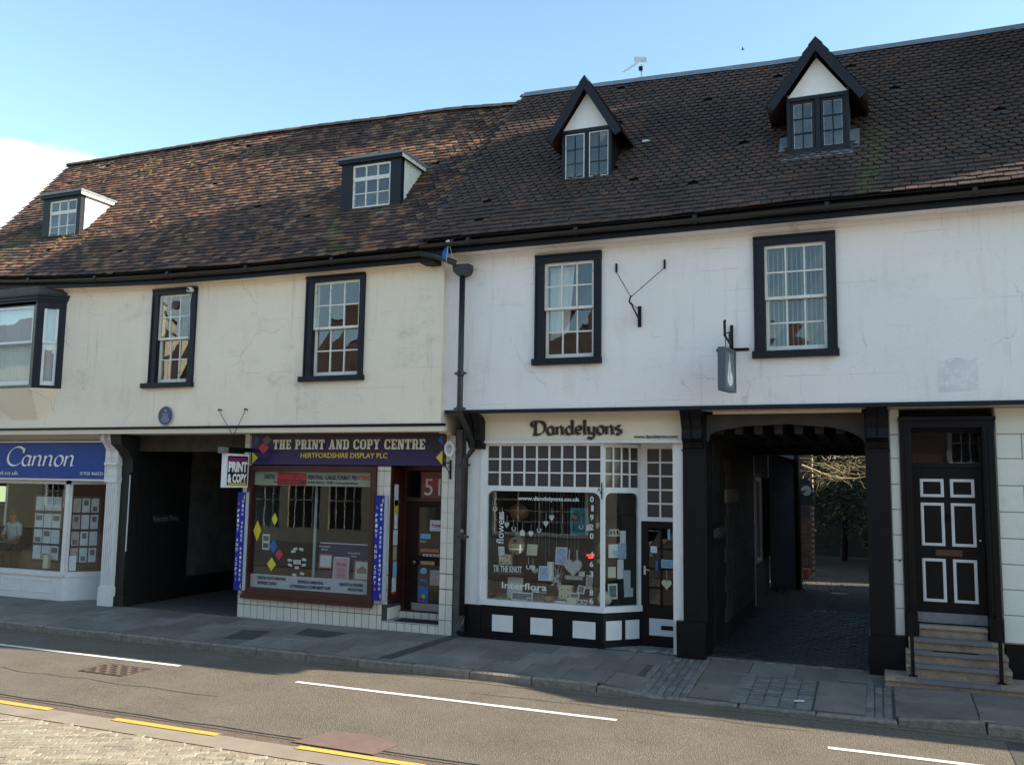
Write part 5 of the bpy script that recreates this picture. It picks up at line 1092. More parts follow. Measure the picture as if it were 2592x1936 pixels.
for s__, a, b, z0, z1 in (('Personalised', -9.55, -9.32, 1.385, 1.42), ('Banner', -9.50, -9.36, 1.33, 1.365), ('Personalised', -8.93, -8.68, 1.29, 1.325), ('Prints', -8.86, -8.75, 1.235, 1.27)): text(s__, 'lettering', wlet, bd, FY(.40), a, b, z0, z1, n=.002)
def picf(label, x0, x1, z0, z1, y, fm, pm, cat='framed print', lean=.04, extra=None):
    o = thing('framed_print', label, cat, ((x0 + x1) / 2, y, z0)); fr = Fr((0, y, z0), (1, 0, 0), (0, lean * 2, 1)); h = z1 - z0
    frame_box(MB(), fr, x0, x1, 0, h, min(.022, (x1 - x0) * .14), -.012, .008).build('frame', fm, o); B('print', pm, o, fr, x0 + .015, x1 - .015, .015, h - .015, -.008, .0)
    return o, fr
orf = mat('orange_frame', (.30, .09, .03), .5)
picf('small white certificate in an orange-brown frame on the blue board', -9.53, -9.24, 1.01, 1.27, .36, orf, ws)
o, fr_ = picf('pink poster reading MUM in a pale frame in the print shop window', -9.20, -8.87, .80, 1.23, .33, ws, mat('pink_print', (.50, .30, .34), .6, (20, .2)))
text('MUM', 'lettering', mat('magenta_lettering', (.45, .08, .20), .5), o, fr_, -9.14, -8.93, .27, .33, n=.004, bold=.03)
for k in range(6): B('text_line', mat('magenta_lettering', (.45, .08, .20), .5), o, fr_, -9.13 + .01 * (k % 2), -8.94 - .012 * (k % 3), .07 + k * .03, .082 + k * .03, 0, .002)
o, fr_ = picf('house picture with an orange edge at the right of the print shop window', -8.76, -8.45, .84, 1.19, .33, orf, ws)
MB().prism(fr_, [(-8.70, .12), (-8.50, .12), (-8.50, .19), (-8.59, .26), (-8.70, .19)], 0, .003).build('house_print', mat('tan_ink', (.28, .20, .10), .6), o)
fv = FY(.012); 
def vinyl(label, m_, cx, cz, w_, h_):
    o = dia('window_diamond', m_, cx, cz, w_, h_, fv, None, .002); tag(o, label, 'window sticker', 'diamond stickers on the print shop window')
vinyl('lowest yellow diamond sticker on the print shop window', yel, -10.31, 1.07, .10, .125); vinyl('blue diamond sticker above the pink one', blv, -10.28, 1.39, .09, .13); vinyl('pink-red diamond sticker beside the lowest yellow one', red, -10.15, 1.25, .09, .10)
vinyl('highest yellow diamond sticker, on the pale reflection', yel, -10.28, 1.88, .065, .12); vinyl('big yellow diamond sticker at the left edge of the pane', yel, -10.66, 1.66, .09, .19)
cw = mat('white_card', (.50, .55, .52), .6)
def cards(): 
    spec = [(-9.94, 1.155), (-9.63, 1.18), (-9.93, 1.07), (-9.63, 1.085), (-9.78, 1.03), (-9.87, 1.315), (-9.70, 1.36), (-9.83, 1.36), (-9.83, .90), (-9.66, .93)]
    nm = ['upper left of the ring of cards', 'upper right of the ring of cards', 'lower left of the ring of cards', 'lower right of the ring of cards', 'directly under the framed label card', 'lowest of the top trio of cards', 'rightmost of the top trio of cards', 'uppermost of the top trio of cards', 'near the vinyl band, left of two', 'near the vinyl band, right of two']
    for (x, z), l_ in zip(spec, nm):
        a = random.uniform(-.25, .25); fr = Fr((x, .05, z), (math.cos(a), 0, math.sin(a)), (-math.sin(a), 0, math.cos(a)))
        tag(B('business_card', cw, None, fr, -.045, .045, -.022, .022, 0, .002), 'small white card in the print shop window, ' + l_, 'card', 'business cards in the print shop window')
cards()
o = B('label_card', ws, None, FY(.05), -9.86, -9.70, 1.09, 1.17, 0, .003); tag(o, 'white business cards label at the centre of the ring of cards', 'card'); text('BUSINESS', 'lettering', dkl, o, FY(.046), -9.84, -9.72, 1.135, 1.155, n=.001); text('CARDS', 'lettering', dkl, o, FY(.046), -9.82, -9.74, 1.105, 1.125, n=.001)
tag(B('photo_sheet', ws, None, FY(.06), -10.57, -10.41, 1.32, 1.60, 0, .003), 'upright white photo sheet above the blue diamond in the print window', 'poster'); o = bpy.data.objects['photo_sheet']
for z in (1.35, 1.48): B('photo', mat('green_photo', (.05, .08, .05), .5, (15, .4)), o, FY(.056), -10.55, -10.43, z, z + .09, 0, .002)
# vertical projecting banners
bb = mat('blue_banner', (.006, .016, .26), .5, spec=.3)
def vbanner(x, label):
    o = thing('vertical_banner', label, 'banner', (x, -.1, .58), 'blue vertical banners beside the print shop window')
    B('blue_face', bb, o, FY(-.10), x - .08, x + .09, .58, 2.36, -.06, .03); B('side_face', mat('pale_grey_side', (.40, .44, .50), .5), o, FY(-.10), x + .091, x + .135, .58, 2.36, -.06, .01)
    f = FY(-.133); s1 = 'PRINT AND COPY'; s2 = 'HIGH SPEED PRINTING'
    for i, ch in enumerate(s1):
        if ch != ' ': z = 2.05 - i * .088; text(ch, 'letter', wlet, o, f, x - .062, x - .020, z - .058, z, n=.001, bold=.02)
    for i, ch in enumerate(s2):
        if ch != ' ': z = 2.22 - i * .0785; text(ch, 'letter', wlet, o, f, x + .032, x + .068, z - .050, z, n=.001, bold=.02)
    for z in (2.16, .78): dia('logo_dot', red, x - .042, z + .012, .018, .022, f, o, .002); dia('logo_dot', yel, x - .036, z - .014, .014, .016, f, o, .002)
    dia('yellow_diamond', yel, x + .085, 2.27, .03, .05, f, o, .002, 'L'); dia('yellow_diamond', yel, x + .085, .66, .03, .05, f, o, .002, 'L')
vbanner(-10.95, 'blue vertical banner at the corner beside the dark passage'); vbanner(-8.0, 'blue vertical banner on the tiled pier left of the maroon door')
# hanging sign PRINT & COPY
hs = thing('hanging_sign', 'square white-framed hanging sign reading PRINT & COPY over the passage edge', 'hanging sign', (-10.85, -.4, 2.45))
fx = XF(-10.82); B('case', wpaint, hs, fx, -.74, -.12, 2.45, 3.06, -.10, 0)
B('face', mat('dark_navy_face', (.008, .008, .035), .35), hs, fx, -.70, -.15, 2.49, 3.02, 0, .003)
B('magenta_band', mat('magenta_print', (.30, .015, .12), .4), hs, fx, -.67, -.18, 2.935, 2.985, .003, .006); B('yellow_band', yel, hs, fx, -.67, -.18, 2.50, 2.53, .003, .006)
text('MORE THAN JUST', 'lettering', dkl, hs, fx, -.64, -.21, 2.95, 2.975, n=.008); text('PRINT', 'lettering', wlet, hs, fx, -.68, -.165, 2.73, 2.92, n=.005, bold=.05); text('& COPY', 'lettering', wlet, hs, fx, -.69, -.17, 2.535, 2.70, n=.005, bold=.05)
MB().box(fx, -.8, .0, 3.10, 3.18, -.05, -.02).build('arm', black, hs); B('grey_box', mat('grey_box', (.12, .12, .12), .6), hs, fx, -.86, -.72, 3.06, 3.17, -.1, .02)
MB().tube([(-10.82, -.60, 3.18), (-10.82, -.60, 3.36), (-10.83, -.6, 3.40)], .006, 6).build('chain', black, hs)
for x, l_ in ((-11.19, 'l'), (-10.60, 'r')):
    MB().tube([(-10.83, -.58, 3.38), (x, YL - .06, 3.84)], .006, 6).build('stay_wire', black, hs)
    MB().tube([(x, YL, 3.86), (x, YL - .08, 3.87), (x, YL - .09, 3.84)], .014, 6).build('wall_hook', black, hs)
# alarm box
al = thing('alarm_box', 'oval white burglar alarm box on the tiled pier right of the print shop', 'alarm box', (-6.70, 0, 3.03))
MB().prism(f0, [(-6.705 + .095 * math.cos(a), 3.17 + .135 * math.sin(a)) for a in [k * math.pi / 14 for k in range(28)]], .0, .07).build('cover', wpaint, al)
MB().prism(f0, [(-6.705 + .055 * math.cos(a), 3.17 + .085 * math.sin(a)) for a in [k * math.pi / 10 for k in range(20)]], .07, .078).build('badge', mat('grey_badge', (.42, .43, .44), .5), al); text('CASE', 'lettering', dkl, al, FY(-.08), -6.74, -6.67, 3.19, 3.22, n=.001)
ab = thing('wall_bracket', 'small black iron bracket on the tiled pier under the alarm box', 'bracket', (-6.70, -.1, 2.66))
B('back_plate', black, ab, f0, -6.715, -6.685, 2.66, 2.98, .008, .03); MB().tube([(-6.70, -.03, 2.74), (-6.70, -.28, 2.93)], .008, 6).build('strut', black, ab); MB().tube([(-6.70, -.03, 2.93), (-6.70, -.30, 2.93)], .010, 6).build('arm', black, ab)
pq = thing('round_plaque', 'round blue plaque on the cream wall above the passage', 'plaque', (-12.49, YL, 3.59))
MB().lathe((-12.49, YL - .001, 3.775), [(.19, 0), (.19, .02), (.178, .028)], 32, (0, -1, 0)).build('rim', mat('pale_rim', (.35, .38, .42), .5), pq); MB().lathe((-12.49, YL - .029, 3.775), [(.172, 0), (.17, .003)], 32, (0, -1, 0)).build('disc', mat('slate_blue_enamel', (.03, .055, .13), .4), pq)
gll = mat('plaque_lettering', (.35, .38, .42), .5)
for s__, z, ww in (('THE HOUSE', 3.79, .09), ('OLD INN', 3.75, .06), ('BUILT', 3.715, .07), ('ON THIS SITE', 3.68, .10), ('MDCXX', 3.645, .06)): pass
MB().lathe((-12.49, YL - .034, 3.87), [(.0, 0), (.022, .001), (0, .004)], 10, (0, -1, 0)).build('emblem', gll, pq)
for k in range(5): B('inscription_line', gll, pq, FY(YL - .033), -12.49 - (.075, .05, .09, .1, .07)[k], -12.49 + (.075, .05, .09, .1, .07)[k], 3.80 - k * .036, 3.812 - k * .036, 0, .002)
# ------------------------------------------------------------------ drainpipe between the buildings
gp = mat('black_iron_pipe', (.014, .015, .017), .4, (9, .4), (20, .3), grime=(12, .66, (.10, .10, .10), .4))
dp = thing('drainpipe', 'black cast iron drainpipe with hopper between the cream and white buildings', 'drainpipe', (-6.35, -.5, .1))
MB().prism(FY(-.50), [(-6.43, 6.18), (-6.13, 6.18), (-6.13, 6.10), (-6.17, 6.02), (-6.24, 5.99), (-6.33, 5.99), (-6.41, 6.06)], -.02, .17).build('hopper', gp, dp)
MB().tube([(-6.28, -.58, 6.02), (-6.28, -.58, 3.85), (-6.28, -.56, 3.72), (-6.22, -.18, 3.28), (-6.26, -.10, 3.15), (-6.38, -.10, 3.0), (-6.40, -.10, .42)], .048, 12).build('pipe', gp, dp, smooth=True)
for z, x, y in ((4.38, -6.28, -.58), (3.80, -6.28, -.58), (1.72, -6.40, -.10), (2.9, -6.40, -.10)):
    c = MB().lathe((x, y, z - .05), [(.056, 0), (.062, .02), (.062, .07), (.056, .09)], 12).build('collar', gp, dp); MB().box(FY(y), x - .10, x + .10, z - .02, z + .015, -.02, .02).build('ear', gp, c)
MB().lathe((-6.40, -.10, 1.78), [(.052, 0), (.052, .06)], 12).build('bare_metal_band', lead, dp)
MB().tube([(-6.40, -.10, .44), (-6.40, -.11, .30), (-6.38, -.20, .18)], [.055, .062, .07], 12).build('shoe', gp, dp); MB().lathe((-6.38, -.205, .175), [(.0, 0), (.05, .001), (.05, .01)], 12, (.1, -.7, -.6)).build('shoe_mouth', mat('void_black', (.003, .003, .003), .9), dp)
MB().tube([(-6.95, -.83, 6.38), (-6.62, -.80, 6.30), (-6.36, -.66, 6.20)], .05, 10).build('swan_neck', gp, dp)
B('boarding', mat('grey_brown_board', (.085, .08, .07), .7, (6, .3)), wb, f0, -6.615, -6.50, .07, 3.5, -.1, -.01)
B('boarding', gp, wb, f0, -6.50, -6.42, .07, 3.7, -.1, -.03)
rag = thing('rag', 'blue rag tangled with red and white string at the end of the gutter', 'rag', (-6.4, -.8, 6.2))
MB().poly([(-6.50, -.80, 6.46), (-6.44, -.82, 6.47), (-6.42, -.83, 6.32), (-6.47, -.86, 6.22), (-6.50, -.84, 6.27), (-6.53, -.82, 6.21), (-6.56, -.80, 6.34)]).build('blue_cloth', mat('blue_cloth', (.03, .12, .42), .8), rag)
MB().poly([(-6.36, -.83, 6.58), (-6.32, -.83, 6.60), (-6.38, -.86, 6.46), (-6.42, -.86, 6.45)]).build('red_cloth', mat('red_cloth', (.30, .06, .07), .8), rag)
MB().poly([(-6.47, -.84, 6.55), (-6.40, -.84, 6.56), (-6.40, -.85, 6.47), (-6.47, -.85, 6.48)]).build('white_knot', wpaint, rag)
MB().tube([(-6.42, -.85, 6.50), (-6.43, -.86, 6.35), (-6.45, -.85, 6.2), (-6.46, -.84, 6.13)], .005, 5).tube([(-6.40, -.85, 6.48), (-6.36, -.84, 6.32), (-6.33, -.83, 6.24)], .004, 5).build('string', mat('string', (.45, .42, .38), .8), rag)

# ------------------------------------------------------------------ flower shop
DS = thing('florist_shopfront', 'white and black shopfront with small-paned transom and board reading Dandelyons', 'shopfront', (-4.6, 0, .08))
cr2 = mat('cream_sign_board', (.68, .61, .50), .5, (2, .06)); inkb = mat('black_brown_lettering', (.012, .008, .007), .5); goldl = mat('bronze_outline', (.22, .17, .12), .5)
sb = B('sign_board', cr2, DS, f0, -6.08, -2.75, 3.30, 3.60, -.05, .04)
mb = MB(); k = 8; a0 = [(-6.08, -.04 - .34 * (1 - math.cos(t)), 3.60 + .14 * math.sin(t)) for t in [math.pi / 2 * i / k for i in range(k + 1)]]
mb.strip(a0, [(-2.60, y, z) for x, y, z in a0]); mb.build('cove', cream2, sb, smooth=True)
B('board_moulding', pin, sb, f0, -6.10, -2.74, 3.26, 3.30, -.05, .08)
ls = FY(-.043)
pen('Dandelyons', 'lettering', goldl, sb, ls, -5.225, -3.70, 3.395, .235, nib=.10, n=.001, thin=.05); pen('Dandelyons', 'lettering', inkb, sb, ls, -5.22, -3.705, 3.40, .235, nib=.075, n=.006, thin=.016)
text('www.dandelyons.com', 'web_address', inkb, sb, ls, -3.52, -2.83, 3.318, 3.385, bold=.03)
# pilaster left
B('pilaster', pin, DS, f0, -6.42, -6.13, .62, 3.30, -.1, -.0); B('bead', pin, DS, f0, -6.14, -6.10, .62, 3.27, -.1, .02); B('pilaster_base', black, DS, f0, -6.44, -6.10, .07, .615, -.1, .02)
def bracket(name, x0, x1, par, m_):
    pr_ = [(0, 3.16), (-.10, 3.18), (-.14, 3.26), (-.22, 3.32), (-.20, 3.45), (-.27, 3.60), (-.37, 3.735), (0, 3.735)]
    b = thing(name, 'carved black timber bracket under the jetty beside the Dandelyons board', 'bracket', ((x0 + x1) / 2, -.2, 3.16)) if par is None else par
    w_ = (x1 - x0 - .03) / 2
    MB().prism(XF(x0 + w_), pr_, -w_, 0).build('bracket_cheek', m_, b); MB().prism(XF(x1), pr_, -w_, 0).build('bracket_cheek', m_, b); MB().prism(XF(x1 - w_), [(p * .85, q) for p, q in pr_], -.03, 0).build('bracket_core', m_, b)
    return b
bracket('carved_bracket', -6.33, -6.06, None, wood_dark)
# window front: frame with transom grid
wf = MB(); wf.box(f0, -6.10, -6.02, .70, 3.26, -.08, 0); wf.box(f0, -4.07, -4.01, .70, 3.26, -.08, 0); wf.box(f0, -6.02, -4.07, 3.22, 3.26, -.08, 0); wf.box(f0, -6.10, -4.0, .63, .72, -.10, .035); wf.box(f0, -6.02, -4.07, 2.48, 2.565, -.07, .006)
wf.build('window_frame', pin, DS)
def corner(mb, fr, cu, cv, r_, sx, sy):
    pts = [(cu, cv)] + [(cu + sx * (r_ - r_ * math.cos(t)) if False else cu + sx * r_ * (1 - math.sin(t)), cv + sy * r_ * (1 - math.cos(t))) for t in [math.pi / 2 * i / 6 for i in range(7)]]
    if sx * sy < 0: pts = pts
    mb.prism(fr, pts if sx * sy > 0 else pts[::-1], -.05, .004)
mb = MB(); corner(mb, f0, -6.02, 2.48, .13, 1, -1); corner(mb, f0, -4.07, 2.48, .13, -1, -1); mb.build('corner_fillet', pin, DS)
tg = mat('obscured_transom_glass', (.040, .036, .040), .25, (3, .15))
gb = MB()
cols_, rows_ = 9, 3; U0, U1, V0, V1 = -6.02, -4.07, 2.565, 3.22
for k in range(1, cols_): c = U0 + (U1 - U0) * k / cols_; gb.box(f0, c - .014, c + .014, V0, V1, -.04, -.008)
for k in range(1, rows_): c = V0 + (V1 - V0) * k / rows_; gb.box(f0, U0, U1, c - .012, c + .012, -.04, -.010)
gb.build('glazing_bars', pin, DS)
for i in range(cols_):
    for j in range(rows_): pane(DS, f0, U0 + (U1 - U0) * i / cols_, U0 + (U1 - U0) * (i + 1) / cols_, V0 + (V1 - V0) * j / rows_, V0 + (V1 - V0) * (j + 1) / rows_, -.03, tg)
MB().poly([f0.P(-6.02, .72, -.035), f0.P(-4.07, .72, -.035), f0.P(-4.07, 2.48, -.035), f0.P(-6.02, 2.48, -.035)]).build('pane', sglass, DS)
# splay
ang2 = math.atan2(.5, .48); fd = Fr((-4.02, 0, 0), (.48, .5, 0), (0, 0, 1)); SD = .70
wf = MB(); wf.box(fd, 0, .035, .7, 3.26, -.05, 0); wf.box(fd, SD - .06, SD, .63, 3.26, -.06, 0); wf.box(fd, .0, SD, 3.2, 3.26, -.05, .0); wf.box(fd, 0, SD, .63, .72, -.08, .03); wf.box(fd, .035, SD - .06, 2.48, 2.565, -.05, .004)
gb = wf
for k in range(1, 4): c = .035 + (SD - .095) * k / 4; gb.box(fd, c - .014, c + .014, 2.565, 3.2, -.04, -.008)
for k in range(1, 3): c = 2.565 + .635 * k / 3; gb.box(fd, .035, SD - .06, c - .012, c + .012, -.04, -.010)
corner(gb, fd, .035, 2.48, .11, 1, -1); corner(gb, fd, SD - .06, 2.48, .11, -1, -1)
gb.build('splayed_window_frame', pin, DS)
for i in range(4):
    for j in range(3): q = (SD - .095) / 4; pane(DS, fd, .035 + q * i, .035 + q * (i + 1), 2.565 + .2117 * j, 2.565 + .2117 * (j + 1), -.03, tg)
MB().poly([fd.P(.035, .72, -.03), fd.P(SD - .06, .72, -.03), fd.P(SD - .06, 2.48, -.03), fd.P(.035, 2.48, -.03)]).build('pane', sglass, DS)
# stall riser black with white panels
rs = B('stall_riser', black, DS, f0, -6.12, -4.02, .11, .628, -.12, 0); B('plinth', black, DS, f0, -6.12, -4.0, .07, .16, -.1, .03)
for x0, x1 in ((-5.89, -5.53), (-5.22, -4.85), (-4.51, -4.14)): B('white_panel', pin, rs, f0, x0, x1, .22, .48, 0, .012)
rs2 = B('splayed_riser', black, DS, fd, 0, SD, .09, .628, -.1, -.001)
for a, b in ((.05, .33), (.40, .65)): B('white_panel', pin, rs2, fd, a, b, .21, .50, -.001, .011)
# doorway
dt_ = mat('dark_door_timber', (.005, .005, .006), .5, spec=.2)
B('door_post', pin, DS, f0, -2.90, -2.77, .09, 3.26, -.12, 0); B('post_bead', pin, DS, f0, -2.785, -2.76, .6, 3.26, 0, .02)
fdr = FY(.5)
tb = MB(); tb.box(fdr, -3.56, -3.44, 2.05, 3.28, -.06, 0); tb.box(fdr, -3.06 + .04, -2.75, 2.05, 3.28, -.06, 0); tb.box(fdr, -3.44, -3.02, 3.19, 3.28, -.05, 0); tb.box(fdr, -3.56, -2.8, 2.04, 2.105, -.06, .01)
tb.box(fdr, -3.247, -3.218, 2.10, 3.19, -.04, -.008)
for k in range(1, 5): c = 2.10 + 1.09 * k / 5; tb.box(fdr, -3.44, -3.02, c - .014, c + .014, -.04, -.01)
tb.build('door_transom', pin, DS)
for i in range(2):
    for j in range(5): pane(DS, fdr, -3.44 + .21 * i, -3.44 + .21 * (i + 1), 2.10 + .218 * j, 2.10 + .218 * (j + 1), -.03, tg)
db = MB(); db.box(fdr, -3.56, -3.43, .1, 2.04, -.05, 0); db.box(fdr, -3.0, -2.80, .1, 2.04, -.05, 0); db.box(fdr, -3.43, -3.0, 1.93, 2.04, -.05, 0); db.box(fdr, -3.43, -3.0, .1, .735, -.05, 0); db.box(fdr, -3.235, -3.205, .735, 1.93, -.045, -.003)
for z in (1.00, 1.30, 1.61): db.box(fdr, -3.43, -3.0, z - .015, z + .015, -.045, -.004)
dd = db.build('door', dt_, DS); 
B('lower_panel', mat('pale_blue_white_panel', (.55, .60, .64), .4), dd, fdr, -3.41, -2.9, .27, .53, 0, .01); B('letter_slot', black, dd, fdr, -3.22, -3.03, .365, .43, .01, .016)
for i in range(2):
    for j in range(4): z = [.735, 1.0, 1.3, 1.61, 1.93]; pane(dd, fdr, -3.43 + .21 * i, -3.43 + .21 * (i + 1), z[j], z[j + 1], -.03, sglass)
B('handle_plate', mat('steel', (.5, .5, .5), .3, metal=.9), dd, fdr, -3.497, -3.465, 1.20, 1.335, 0, .008); MB().tube([(-3.48, .49, 1.29), (-3.48, .45, 1.29), (-3.39, .45, 1.275)], .011, 6).build('lever', mat('steel', (.5, .5, .5), .3, metal=.9), dd)
MB().poly([(-4.02, 0, 3.27), (-2.77, 0, 3.27), (-2.77, .6, 3.27), (-4.02, .6, 3.27)]).build('lobby_ceiling', pin, DS)
B('lobby_side', pin, DS, Fr((-2.9, 0, 0), (0, 1, 0), (0, 0, 1)), .0, .55, .1, 3.26, -.02, 0)
lf_ = B('lobby_floor', grout, DS, Fr((0, 0, .09), (1, 0, 0), (0, 1, 0)), -4.0, -2.8, -.02, .5, -.02, .006)
for i in range(12):
    for j in range(5): B('mosaic_tile', mat('grey_white_mosaic', (.22, .22, .21), .5, rand=.5), lf_, Fr((0, 0, .096), (1, 0, 0), (0, 1, 0)), -3.98 + i * .098, -3.89 + i * .098, j * .098, .09 + j * .098, 0, .004)
open_box(FY(.10), -6.1, -4.2, .6, 2.55, 1.5).build('window_room', mat('florist_room', (.045, .042, .04), .9, (2, .3)), DS)
open_box(FY(.60), -4.2, -2.8, .1, 2.1, 1.2).build('door_room', room, DS)
B('display_floor', cream2, DS, FY(.10), -6.05, -4.2, .62, .70, -1.0, 0)
# lettering on the pane
fg = FY(.022)
wl3 = mat('white_vinyl_lettering', (.60, .62, .62), .5)
text('www.dandelyons.co.uk', 'window_lettering', wl3, DS, fg, -5.48, -4.42, 2.315, 2.40, bold=.02)
for ch, z in zip('01920', (2.375, 2.235, 2.09, 1.94, 1.80)): text(ch, 'window_digit', wl3, DS, fg, -4.245 + (.02 if ch == '1' else 0), -4.185, z - .045, z + .045, bold=.02)
for ch, z in zip('463', (1.515, 1.365, 1.21)): text(ch, 'window_digit', wl3, DS, fg, -4.245, -4.185, z - .045, z + .045, bold=.02)
for ch, z in zip('86', (.925, .80)): text(ch, 'window_digit', wl3, DS, fg, -4.245, -4.185, z - .045, z + .045, bold=.02)
ft = Fr((-5.72, .022, 1.62), (0, 0, 1), (-1, 0, 0)); text('flowers', 'window_lettering', wl3, DS, Fr((-5.72, .022, 1.62), (0, 0, 1), (-1, 0, 0)), .0, .52, -.0, .13, n=-.0); text('red', 'window_lettering', wl3, DS, Fr((-5.72, .022, 1.62), (0, 0, 1), (-1, 0, 0)), -.24, -.05, 0, .10, n=0)
text('Interflora', 'window_lettering', wl3, DS, fg, -5.74, -4.96, .905, 1.01, bold=.015); text('fresh flowers', 'window_lettering', wl3, DS, fg, -5.14, -4.96, .865, .89)
# ---- goods in the window
YG = .25
cw2 = mat('cream_painted_wood', (.52, .48, .36), .7, (12, .1)); cw3 = mat('white_painted_wood', (.58, .58, .56), .6, (12, .1)); wick = mat('white_wicker', (.42, .42, .38), .8, (45, .6), (60, 1.0))
def heart_pts(cx, cz, w_, h_=None, n=24):
    h_ = h_ or w_; o = []
    for i in range(n):
        t = 2 * math.pi * i / n; x = 16 * math.sin(t) ** 3; y = 13 * math.cos(t) - 5 * math.cos(2 * t) - 2 * math.cos(3 * t) - math.cos(4 * t)
        o.append((cx + x / 32 * w_, cz + y / 30 * h_))
    return o[::-1]
def hang(name, label, cat, x, z, kind, grp='hearts and horseshoes strung across the florist window'):
    r_ = thing(name, label, cat, (x, YG - .05, z), grp); fr = FY(YG - .05)
    if kind == 'heart': MB().prism(fr, heart_pts(x, z, .085, .11), 0, .012).build('heart', cw3, r_)
    elif kind == 'shoe': MB().tube([(x + .032 * math.sin(t), YG - .05, z - .036 * math.cos(t)) for t in [-2.4 + 4.8 * i / 10 for i in range(11)]], .010, 6).build('horseshoe', cw3, r_)
    elif kind == 'house': MB().prism(fr, [(x - .04, z - .05), (x + .04, z - .05), (x + .04, z + .02), (x, z + .06), (x - .04, z + .02)], 0, .012).build('house', cw3, r_)
    MB().tube([(x, YG - .05, z + .04), (x, YG - .05, z + .16)], .003, 4).build('string', cw3, r_)
for x, z, k, l_ in ((-6.0, 2.18, 'shoe', 'small white horseshoe at the top left corner of the florist window'), (-5.87, 2.05, 'house', 'small white house ornament left of the flowers lettering'), (-5.78, 1.92, 'heart', 'small white heart over the flowers lettering'),
        (-5.66, 1.86, 'shoe', 'small white horseshoe right of the flowers lettering'), (-5.50, 1.80, 'house', 'small white house ornament above the round mirror'), (-5.35, 1.79, 'heart', 'small white heart between house ornament and horseshoe'),
        (-5.21, 1.85, 'shoe', 'thin white horseshoe left of the window centre'), (-5.09, 1.96, 'heart', 'small white heart higher up left of the window centre'), (-4.99, 2.06, 'heart', 'topmost white heart under the web address'), (-4.49, 1.93, 'shoe', 'white horseshoe against the aqua frame'),
        (-4.36, 1.92, 'house', 'small white house ornament beside the aqua frame'), (-4.22, 1.96, 'heart', 'small heart overlapping the phone digits'), (-4.12, 2.02, 'shoe', 'white horseshoe at the right edge of the florist window'), (-5.39, 1.25, 'shoe', 'white horseshoe beside the tie the knot letters'), (-5.31, 1.24, 'heart', 'white heart beside the tie the knot letters')):
    hang({'heart': 'hanging_heart', 'shoe': 'hanging_horseshoe', 'house': 'hanging_house'}[k], l_, 'ornament', x + .04, z, k)
o = thing('round_mirror', 'round mirror with thin wooden rim hanging in the florist window', 'mirror', (-5.58, YG, 1.43)); MB().lathe((-5.58, YG, 1.58), [(.148, 0), (.148, .02), (.135, .022)], 28, (0, -1, 0)).build('rim', mat('thin_wood_rim', (.20, .13, .08), .5), o)
MB().lathe((-5.58, YG - .021, 1.58), [(.136, 0), (.136, .002)], 28, (0, -1, .04)).build('mirror_glass', mat('mirror', (.85, .85, .85), .02, metal=1.0), o); MB().prism(FY(YG - .03), heart_pts(-5.60, 1.66, .06, .07), 0, .01).build('heart', black, o)
o = thing('heart_plaque', 'large white wicker heart hanging at the right of the florist window', 'heart', (-4.60, YG, 1.14)); MB().prism(FY(YG - .03), heart_pts(-4.58, 1.29, .30, .29), 0, .04).build('wicker_heart', wick, o)
for a in (-.07, .07): MB().tube([(-4.58 + a, YG - .05, 1.38), (-4.58 + a * .9, YG - .05, 1.56)], .008, 5).build('ribbon', cw3, o)
def chest(label, x0, x1, z0, z1, y):
    o = thing('mini_chest', label, 'mini chest of drawers', ((x0 + x1) / 2, y, z0)); fr = FY(y); B('carcass', cw2, o, fr, x0, x1, z0, z1, -.09, 0); B('top', cw2, o, fr, x0 - .012, x1 + .012, z1, z1 + .014, -.1, .012)
    w_ = (x1 - x0) / 2; h_ = (z1 - z0) / 2
    for i in range(2):
        for j in range(2):
            d = B('drawer', cw2, o, fr, x0 + i * w_ + .008, x0 + (i + 1) * w_ - .008, z0 + j * h_ + .008, z0 + (j + 1) * h_ - .008, 0, .008); MB().prism(fr, heart_pts(x0 + (i + .5) * w_, z0 + (j + .5) * h_, .028, .03), .008, .010).build('heart_cutout', black, d)
chest('cream chest of four heart drawers above the tie the knot letters', -5.92, -5.71, 1.255, 1.41, YG + .05); chest('cream chest of four heart drawers on the window floor', -4.84, -4.62, .76, .97, YG)
o = thing('word_ornament', 'white cut-out letters TIE THE KNOT on the small shelf', 'word ornament', (-5.7, YG, 1.14)); text('TIE THE KNOT', 'letters', cw3, o, FY(YG - .06), -5.97, -5.46, 1.145, 1.255, bold=.03, ext=.01); B('shelf', mat('dark_shelf', (.04, .035, .03), .6), o, FY(YG), -6.03, -5.44, 1.115, 1.14, -.15, .10)
def pict(label, x0, x1, z0, z1, fm, pm, y=YG, lean=0, cat='picture'):
    o = thing('picture_card', label, cat, ((x0 + x1) / 2, y, z0)); fr = Fr((0, y, z0), (1, 0, 0), (0, .15, 1)); h = z1 - z0; c = (x0 + x1) / 2
    if lean: fr = Fr((c, y, z0), (math.cos(lean), 0, math.sin(lean)), (-math.sin(lean), .15, math.cos(lean))); x0, x1 = x0 - c, x1 - c
    B('frame', fm, o, fr, x0, x1, 0, h, 0, .012); B('print', pm, o, fr, x0 + .018, x1 - .018, .018, h - .018, .012, .014); return o, fr
bpr = mat('blue_print', (.30, .36, .50), .6, (18, .3)); kpr = mat('grey_photo', (.10, .12, .14), .5, (20, .6))
pict('pale blue print left of the wicker heart', -4.93, -4.73, 1.30, 1.58, cw3, bpr, YG + .08); pict('upright blue-white card in the middle of the florist window', -5.19, -5.00, 1.04, 1.27, cw3, bpr); pict('cream note board right of the round mirror', -5.42, -5.24, 1.43, 1.61, cw2, cw2, YG + .05); pict('small tilted white card on the upper chest', -5.90, -5.79, 1.42, 1.55, cw3, bpr, YG, .15)
